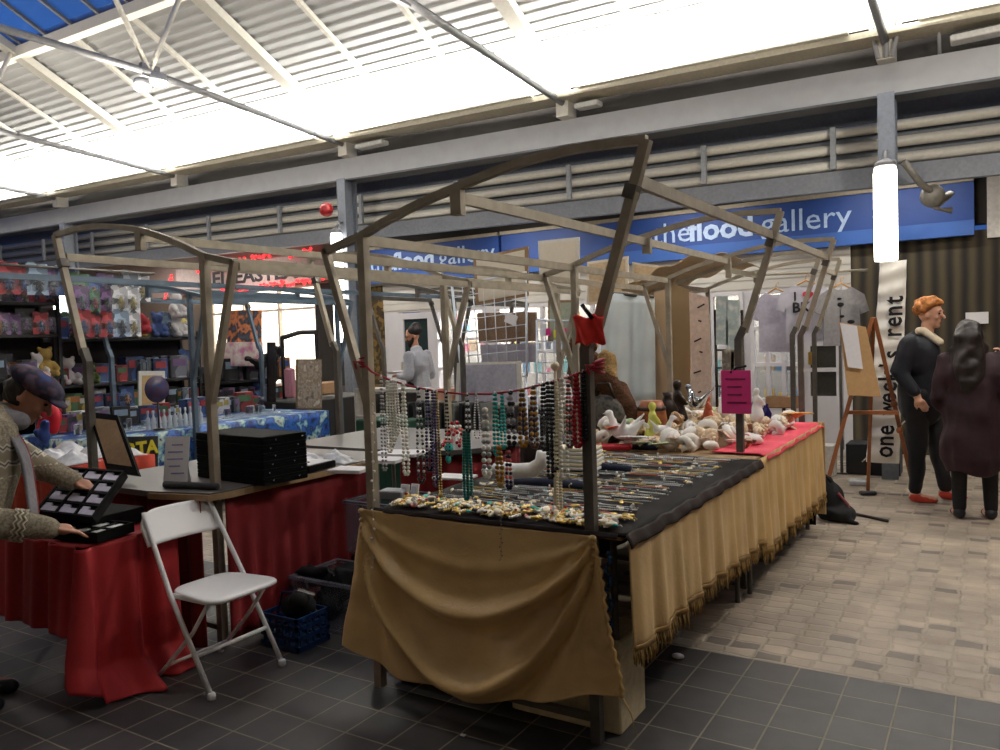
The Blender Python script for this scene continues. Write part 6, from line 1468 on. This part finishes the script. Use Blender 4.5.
# round sign on a stick, framed picture, art poster
c = pX(157, 389, -6.25); t = thing('round_sign', 'round dark blue sign on a thin stick at the toy stall', 'sign', (c.x, c.y, .82))
MB().lathe([(.002, -.01), (.115, -.01), (.12, 0), (.115, .01), (.002, .01)], c, 24, Euler((0, PI/2, 0)).to_matrix()).build('disc', patmat('blue disc print', [(30, 40, 84), (70, 50, 70), (36, 60, 110)], 9, .4), t)
MB().tube([c+V((0, 0, -.11)), (c.x, c.y, .82)], .009).build('stick', dkb, t); MB().lathe([(.05, .812), (.05, .822), (.01, .83)], (c.x, c.y, 0), 12).build('foot', dkb, t)
def xq(x0, y0, x1, y1, X_): return [pX(x0, y0, X_), pX(x1, y0, X_), pX(x1, y1, X_), pX(x0, y1, X_)]
def xboard(q, th, nm, label, cat, m, m2=None, inset=.12):
    t = thing(nm, label, cat, tuple((q[2]+q[3])/2)); mb = MB(); mb.add(q+[p-V((th, 0, 0)) for p in q], [[0, 1, 2, 3], [7, 6, 5, 4], [0, 4, 5, 1], [1, 5, 6, 2], [2, 6, 7, 3], [3, 7, 4, 0]]); mb.build('frame' if m2 else 'panel', m, t)
    if m2:
        c = sum(q, V((0, 0, 0)))/4; q2 = [p+(c-p)*inset+V((.004, 0, 0)) for p in q]; mb = MB(); mb.add(q2+[p-V((.003, 0, 0)) for p in q2], [[0, 1, 2, 3], [7, 6, 5, 4], [0, 4, 5, 1], [1, 5, 6, 2], [2, 6, 7, 3], [3, 7, 4, 0]]); mb.build('picture', m2, t)
    return t
xboard(xq(139, 371, 165, 411, -7.2), .02, 'picture_frame', 'white carved frame with a tan picture behind the round blue sign', 'picture', white_metal, mat('tan picture', (176, 146, 100), .8), .22)
xboard(xq(297, 359, 322, 409, -6.5), .02, 'art_poster', 'tall grey and brown patterned poster standing on the toy stall', 'poster', mat('poster edge', (110, 90, 60), .7), patmat('poster print', [(96, 84, 74), (150, 140, 130), (120, 104, 84), (176, 168, 160)], 11, .7), .05)
xboard(xq(268, 342, 276, 402, -6.9), .02, 'hood_post', 'narrow black upright of the display hood behind the poster', 'post', blackb)
# shelving units
shelfm = mat('black shelving', (20, 20, 22), .6)
def shelving(y0, y1, X_, zs, top, label, depth=.35):
    t = thing('shelf_unit', label, 'shelf unit', (X_-depth/2, (y0+y1)/2, 0))
    for z in zs: MB().span((X_-depth, y0, z-.03), (X_, y1, z), .003).build('shelf', shelfm, t)
    for y in (y0, y1): 
        for x in (X_-.015, X_-depth+.015): MB().box((x, y, top/2), (.03, .03, top)).build('upright', shelfm, t)
    MB().span((X_-depth-.01, y0, 0), (X_-depth, y1, top)).build('back_panel', mat('dark back panel', (44, 40, 44), .8), t)
    return t
shelving(3.1, 4.24, -7.55, (.45, .9, 1.30, 1.70, 2.0), 2.35, 'black toy shelving at the far left edge of the picture')
shelving(4.3, 5.95, -7.75, (.45, .92, 1.20, 1.66), 1.72, 'black toy shelving behind the round blue sign')
shelving(6.05, 7.3, -7.75, (.45, .85, 1.12), 1.16, 'lower black shelving left of the bright window')
# toy prototypes
pc = [('red', (186, 40, 44)), ('blue', (44, 82, 156)), ('white', (214, 214, 216)), ('green', (70, 130, 76)), ('orange', (214, 122, 46)), ('purple', (112, 70, 130)), ('grey', (112, 118, 128)), ('yellow', (204, 178, 70)), ('black', (34, 34, 40)), ('pale blue', (140, 172, 200))]
packs = []
def dull(c): g_ = sum(c)/3; return [int((v*.72+g_*.28)*.85) for v in c]
pc = [(n_, dull(c)) for n_, c in pc]
for nme, c in pc:
    m = patmat('pack print '+nme, [c, [min(255, int(v*1.25)+18) for v in c], [int(v*.55) for v in c], c], 16, .5, 'cell')
    t = thing('toy_pack', '', 'toy pack', (0, 0, -50))
    mb = MB().box((0, 0, -50+.11), (.004, .15, .22)); mb.box((0, -.04, -50+.225), (.004, .05, .012)); mb.build('backing_card', m, t)
    MB().box((.022, 0, -50+.085), (.04, .095, .125), bev=.012).build('clear_blister', mat('blister plastic', (216, 222, 230), .1, 0, .05, 10, 0, .15), t)
    MB().ball((.018, 0, -50+.12), (.012, .016, .018), 8, 6).tube([(.018, 0, -50+.11), (.018, 0, -50+.07)], [.018, .014], 8).tube([(.018, .008, -50+.07), (.018, .014, -50+.035)], .009, 6).tube([(.018, -.008, -50+.07), (.018, -.014, -50+.035)], .009, 6).tube([(.018, -.035, -50+.075), (.018, 0, -50+.10), (.018, .035, -50+.075)], .008, 6).build('toy_figure', mat('toy '+pc[(pc.index((nme, c))*3+1) % 10][0], pc[(pc.index((nme, c))*3+1) % 10][1], .5), t)
    packs.append((t, nme))
boxes = []
for nme, c in pc:
    m = patmat('box print '+nme, [c, [int(v*.6) for v in c], [min(255, int(v*1.3)+25) for v in c], c, [200, 196, 190]], 12, .55, 'cell')
    t = thing('toy_box', '', 'toy box', (0, 0, -50)); MB().box((0, 0, -50+.08), (.08, .14, .16), bev=.004).build('carton', m, t); MB().box((.041, 0, -50+.11), (.003, .10, .05)).build('title_panel', mat('toy '+pc[(pc.index((nme, c))*7+3) % 10][0], pc[(pc.index((nme, c))*7+3) % 10][1], .5), t)
    boxes.append((t, nme))
def plush(m, nme):
    return blob([('e', (0, 0, -50+.07), (.055, .06, .07)), ('e', (.01, 0, -50+.17), (.05, .05, .048)), ('e', (0, .04, -50+.215), (.018, .018, .02)), ('e', (0, -.04, -50+.215), (.018, .018, .02)), ('c', (.02, .05, -50+.1), (.07, .06, -50+.06), .02, .02), ('c', (.02, -.05, -50+.1), (.07, -.06, -50+.06), .02, .02), ('c', (.02, .035, -50+.02), (.09, .045, -50+.02), .024, .024), ('c', (.02, -.035, -50+.02), (.09, -.045, -50+.02), .024, .024)], .010, 1, 'plush_toy', m)
pls = []
for nme, c in (('red', (190, 40, 50)), ('yellow', (206, 160, 60)), ('blue', (60, 90, 160)), ('white', (226, 222, 220)), ('green', (100, 130, 50)), ('pink', (216, 130, 150))):
    o = plush(mat('plush '+nme, dull(c), .95, 0, .1, 50), nme); o.data.transform(Matrix.Translation(V(o.location)+V((0, 0, 50)))); o.location = (0, 0, 0); pls.append((o, nme))
ut = set()
def put(kind, i, loc, rz, sc, where):
    L = {'p': packs, 'b': boxes, 's': pls}[kind]; root, nme = L[i]; w = {'p': 'toy in a clear pack', 'b': 'toy box', 's': 'soft toy'}[kind]
    lab = '%s %s %s' % (nme, w, where); key = (kind, i)
    if kind == 's':
        o = root if key not in ut else root.copy()
        if key in ut: C.objects.link(o)
        o.location = loc; o.rotation_euler = (0, 0, rz); o.scale = (sc,)*3; tag(o, lab, 'soft toy', '%s soft toys %s' % (nme, where))
    elif key not in ut: root.location = loc; root.rotation_euler = (0, 0, rz); root.scale = (sc,)*3; root['label'] = lab; root['group'] = lab
    else: dup(root, loc, rz, lab, lab, sc)
    ut.add(key)
def fill(y0, y1, X_, z, where, w=(.5, .4, .1), step=.125, sc=(.75, 1.15), pal=range(10)):
    y = y0+.08
    while y < y1-.05:
        k = random.choices('pbs', w)[0]; i = random.choice(list(pal)) if k != 's' else random.randrange(6)
        put(k, i, (X_+rnd(-.04, .04), y, z+.002), rnd(-.35, .35), rnd(*sc), where); y += step*rnd(.75, 1.2)
fill(3.1, 4.24, -7.62, 2.0, 'on the top shelf at the far left', (.8, .2, 0), .10, (1., 1.3), (0, 1, 2, 5, 6, 9, 7))
fill(3.1, 4.24, -7.62, 1.70, 'on the second shelf at the far left', (.6, .4, 0), .10, (.85, 1.15), (0, 1, 4, 5, 8, 6))
fill(3.1, 4.24, -7.62, 1.30, 'on the third shelf at the far left', (.3, .5, .2), .105, (.9, 1.3), (7, 8, 6, 4, 0))
fill(3.1, 4.24, -7.62, .90, 'on the low shelf at the far left', (.3, .5, .2), .105, (.9, 1.2))
fill(4.3, 5.95, -7.85, 1.66, 'on top of the shelving behind the round sign', (.2, .4, .4), .12, (.9, 1.35), (1, 8, 3, 9, 7))
fill(4.3, 5.1, -7.85, 1.20, 'on the middle shelf behind the round sign', (.2, .5, .3), .10, (.9, 1.4), (0, 4, 7, 1, 6))
fill(5.1, 5.95, -7.85, 1.20, 'on the middle shelf behind the round sign', (.3, .7, 0), .10, (1.1, 1.6), (9, 6, 1))
fill(4.3, 5.95, -7.85, .92, 'on the lower shelf behind the round sign', (.3, .5, .2), .10, (.9, 1.2))
fill(6.05, 7.3, -7.85, 1.12, 'on top of the lower shelving by the window', (.1, .8, .1), .16, (1., 1.7), (5, 4, 8, 6))
fill(6.05, 7.3, -7.85, .85, 'on the shelf of the lower shelving by the window', (.1, .8, .1), .12, (.9, 1.2), (6, 8, 5, 0))
# packs hanging in the air from the frame rail above the stall
y = 3.3
while y < 5.0:
    put('p', random.choice([1, 6, 9, 2, 5, 3, 0, 4, 7, 8]), (-7.35, y, rnd(1.96, 2.05) if y > 4.3 else 2.05), 0, rnd(1., 1.3), 'hanging from the toy stall rail'); y += .13
for zz in (1.66, 1.9):
    y = 4.32
    while y < 4.9: put('p', random.choice([1, 6, 9, 3, 8, 2, 0, 5]), (-7.3, y, zz), 0, rnd(.95, 1.2), 'in the hanging rows left of the bright gap'); y += .13
tag(MB().tube([(-7.3, 3.1, 2.30), (-7.3, 5.1, 2.30)], .012).build('hanging_rail', dgalv), 'thin rail from which toy packs hang at the left', 'rail')
# table-top goods of the toy stall
for k in range(26):
    y = 3.85+k*.094; put('b', random.choice([8, 6, 1, 8, 5, 2, 0]), (-7.12+rnd(-.05, .05), y, .806), rnd(-.6, .6), rnd(.8, 1.35), 'standing at the back of the space-print table')
for k in range(16):
    y = 3.8+rnd(0, 2.4); put('b', random.choice([2, 9, 8, 6]), (-6.8+rnd(-.12, .1), y, .806), rnd(-1.5, 1.5), rnd(.35, .6), 'lying on the middle of the space-print table')
# rows of small bottles
btl = MB().lathe([(.018, 0), (.02, .01), (.02, .09), (.008, .105), (.008, .125), (.011, .127), (.011, .15), (.004, .152)], (0, 0, 0), 10).build('bottle', mat('clear bottle glass', (206, 216, 222), .08, 0, .1, 30, 0, .6), None, (0, 0, 0))
fb_ = True
for r_ in range(2):
    for k in range(10):
        o = btl if fb_ else btl.copy()
        if not fb_: C.objects.link(o)
        fb_ = False; o.location = (-6.30-r_*.075, 4.32+k*.055, .806); o.scale = (1, 1, 1.15)
        tag(o, 'small clear bottle in the %s row beside the round sign' % ('front' if r_ == 0 else 'back'), 'bottle', 'bottles in the %s row on the space-print table' % ('front' if r_ == 0 else 'back'))
# big toys & goods seen against the window
o = pls[0][0].copy(); C.objects.link(o); p = pX(133, 334, -7.6); o.location = p; o.scale = (1.7, 1.5, 1.9); tag(o, 'big bright red soft toy hanging in the gap of the toy stall', 'soft toy')
o = pls[3][0].copy(); C.objects.link(o); p = pX(176, 318, -7.7); o.location = p; o.scale = (1.3,)*3; tag(o, 'white soft toy on top of the shelving right of the red one', 'soft toy')
t = thing('toy_carton', 'large pink and white carton on the lower shelving before the bright window', 'box', tuple(pX(247, 366, -7.7)))
q = xq(236, 342, 263, 366, -7.7); mb = MB(); mb.add(q+[p-V((.3, 0, 0)) for p in q], [[0, 1, 2, 3], [7, 6, 5, 4], [0, 4, 5, 1], [1, 5, 6, 2], [2, 6, 7, 3], [3, 7, 4, 0]]); mb.build('carton', patmat('pink carton', [(176, 110, 140), (206, 200, 190), (190, 130, 150)], 7, .6), t)
q = xq(238, 310, 262, 342, -7.75); mb = MB(); mb.add(q+[p-V((.2, 0, 0)) for p in q], [[0, 1, 2, 3], [7, 6, 5, 4], [0, 4, 5, 1], [1, 5, 6, 2], [2, 6, 7, 3], [3, 7, 4, 0]])
tag(mb.build('toy_carton', patmat('dark carton', [(30, 36, 60), (190, 110, 60), (24, 26, 40), (60, 70, 90)], 9, .6)), 'dark carton with orange pictures on top of the pink carton', 'box')
t = thing('plush_dog', 'dark furry toy dog silhouetted against the bright window', 'soft toy', tuple(pX(270, 378, -7.5)))
w_ = lambda x, y: pX(x, y, -7.5)
blob([('c', w_(258, 365), w_(272, 357), .06, .08), ('e', w_(278, 352), (.07, .07, .08)), ('c', w_(256, 362), w_(247, 358), .04, .03), ('c', w_(262, 368), w_(262, 380), .04, .04), ('c', w_(274, 362), w_(274, 380), .05, .04), ('c', w_(282, 346), w_(283, 340), .02, .012)], .014, 2, 'fur', mat('black plush', (22, 18, 16), .95), t, noisy(.02, 14))
t = thing('display_hood', 'thin black display hood on two posts before the bright window', 'display stand', tuple(pX(300, 392, -7.3)))
A_, B_2 = pX(282, 338, -7.3), pX(316, 332, -7.3); MB().tube([A_, A_.lerp(B_2, .5)+V((0, 0, .03)), B_2], .03).build('hood', shelfm, t)
for q_ in (A_, B_2): MB().tube([q_, V((q_.x, q_.y, .1))], .018, square=True).build('post', shelfm, t)
for k, (x, y, w2, h2, m, lab, cat) in enumerate(((290, 383, .10, .36, 'plush pink', 'pink figure standing under the thin black display hood', 'toy'), (302, 372, .14, .2, 'black board', 'small black screen beside the pink figure', 'screen'), (328, 388, .3, .16, 'tan vinyl', 'tan box right of the tall patterned poster', 'box'), (330, 404, .26, .16, 'shopgoods4', 'dark box below the tan box right of the poster', 'box'), (300, 384, .25, .1, 'plush yellow', 'yellow box under the display hood', 'box'))):
    p = pX(x, y, -7.15 if k not in (2, 3) else -6.9); tag(MB().box(p, (.12, w2, h2), bev=.02).build('boxed_goods' if cat == 'box' else 'figure' if cat == 'toy' else 'screen', MC.get(m) or blackb), lab, cat)
tag(MB().span((-7.5, 6.45, 0), (-6.65, 7.9, .88), .01).build('dark_counter', MC['dark cabinet']), 'dark counter with odd boxes past the end of the space-print table', 'counter')
# goods at the left edge behind the browsing person
t = thing('carrier_bag', 'bright red bag hanging behind the face of the person in the flat cap', 'bag', tuple(pY(52, 440, 3.0)))
blob([('e', pY(52, 418, 3.1), (.075, .06, .11)), ('c', pY(46, 405, 3.1), pY(44, 428, 3.1), .05, .06)], .012, 3, 'bag_body', mat('scarlet nylon', (186, 26, 44), .6), t, noisy(.02, 9))
tag(blob([('c', pY(44, 424, 2.9), pY(43, 438, 2.9), .028, .038), ('e', pY(38, 434, 2.9), (.03, .03, .04))], .010, 2, 'blue_bag', mat('royal blue nylon', (34, 62, 124), .7), None, noisy(.02, 14)), 'small blue bag in front of the red bag', 'bag')
t = thing('second_table', 'table with goods under an orange-red cloth behind the trays', 'table', (-4.9, 3.1, 0))
MB().grid(lambda u, v: V((-5.9+u*1.0, 2.75+v*.6, .80)), 6, 6, .01).grid(lambda u, v: V((-4.88+.015*math.sin(u*30), 2.75+.6*u, .8-.6*v)), 30, 5, .005).grid(lambda u, v: V((-5.9+1.0*u, 2.74+.015*math.sin(u*40), .8-.6*v)), 30, 5, .005).build('cloth', mat('orange red cloth', (176, 62, 40), .8), t)
for dx, dy in ((-5.8, 2.85), (-5.0, 2.85), (-5.8, 3.3), (-5.0, 3.3)): MB().tube([(dx, dy, 0), (dx, dy, .79)], .015).build('leg', dgalv, t)
for k, (x, y, s) in enumerate(((-5.05, 2.88, .1), (-5.2, 3.12, .11), (-5.4, 2.92, .1), (-5.0, 3.22, .08), (-5.6, 3.15, .11))):
    def bag(u, v, x=x, y=y, s=s): return V((x+(u-.5)*s*2.4, y+(v-.5)*s*2.2, .806+s*.7*math.sin(PI*u)*math.sin(PI*v)*(1+.6*noise.noise(V((u*5, v*5, x*9))))))
    tag(MB().grid(bag, 12, 12, .002).build('plastic_bag', pm), 'crumpled clear bag on the orange-red cloth, '+['nearest the trays', 'in the middle', 'second from the left', 'at the right back', 'leftmost'][k], 'bag')

for o in [o for o in C.objects if o.parent is None and o.location.z < -40 or (o.name.startswith('plush_toy') and 'label' not in o)]:
    for c_2 in list(o.children): bpy.data.objects.remove(c_2)
    bpy.data.objects.remove(o)
# ======================================================= LIGHT
def area(nm, loc, rot, size, size_y, power, col=(1, .95, .86)):
    l = bpy.data.lights.new(nm, 'AREA'); l.shape = 'RECTANGLE'; l.size = size; l.size_y = size_y; l.energy = power; l.color = col
    o = bpy.data.objects.new(nm, l); C.objects.link(o); o.location = loc; o.rotation_euler = rot; return o
# uplighters along the eave (the strip lights) washing the roof deck
for i, (a, b) in enumerate(zip(TX[:-1], TX[1:])):
    x = (a+b)/2
    area('eave_uplight', (x, 8.2, 4.40+zt(x)), (PI-.30, 0, 0), 3.2, .12, 360, (1, .96, .88))
# hall lamps repeated from the floodlights, plus unseen fill added behind the camera
for x, y, e in ((-4.4, 2.8, 50), (-.9, 2.8, 60), (-7.9, 2.8, 50), (.9, 5.8, 190), (-4.4, 5.4, 60), (-7.9, 5.4, 80), (-4.4, -1.6, 190), (-.5, -1.4, 760), (-2.4, -2.2, 500), (-11.7, 5.4, 120), (-11.7, 0, 80)):
    l = bpy.data.lights.new('hall_fill', 'POINT'); l.shadow_soft_size = .15; l.energy = e; l.color = (1, .92, .80); o = bpy.data.objects.new('hall_fill', l); C.objects.link(o); o.location = (x, y, 4.15)
for x0 in (-2.35, -3.4, -5.2, -7.15):
    area('shop_light', (x0, WY+.55, 2.45), (0, 0, 0), .9, .3, 28 if x0 > -4 else 34 if x0 > -6 else 120, (1, .97, .92))
for x0 in (-.9, -3.3, -5.8, -8.4, -11.5, -14):  # fill added under the soffit to brighten the shopfront
    area('shopfront_fill', (x0, 9.6, 3.12), (.35, 0, 0), 1.2, .12, 13, (1, .95, .88))
w = bpy.data.worlds.new('dusk'); bpy.context.scene.world = w; w.use_nodes = True
nt = w.node_tree; bg = nt.nodes['Background']; bg.inputs['Color'].default_value = (.12, .32, 1, 1); bg.inputs['Strength'].default_value = .25
bpy.context.scene.cycles.max_bounces = 6
for nm in ('black velvet cloth', 'black leatherette', 'black case lid', 'black cloth hem'): MC[nm].node_tree.nodes['Principled BSDF'].inputs['Specular IOR Level'].default_value = .12
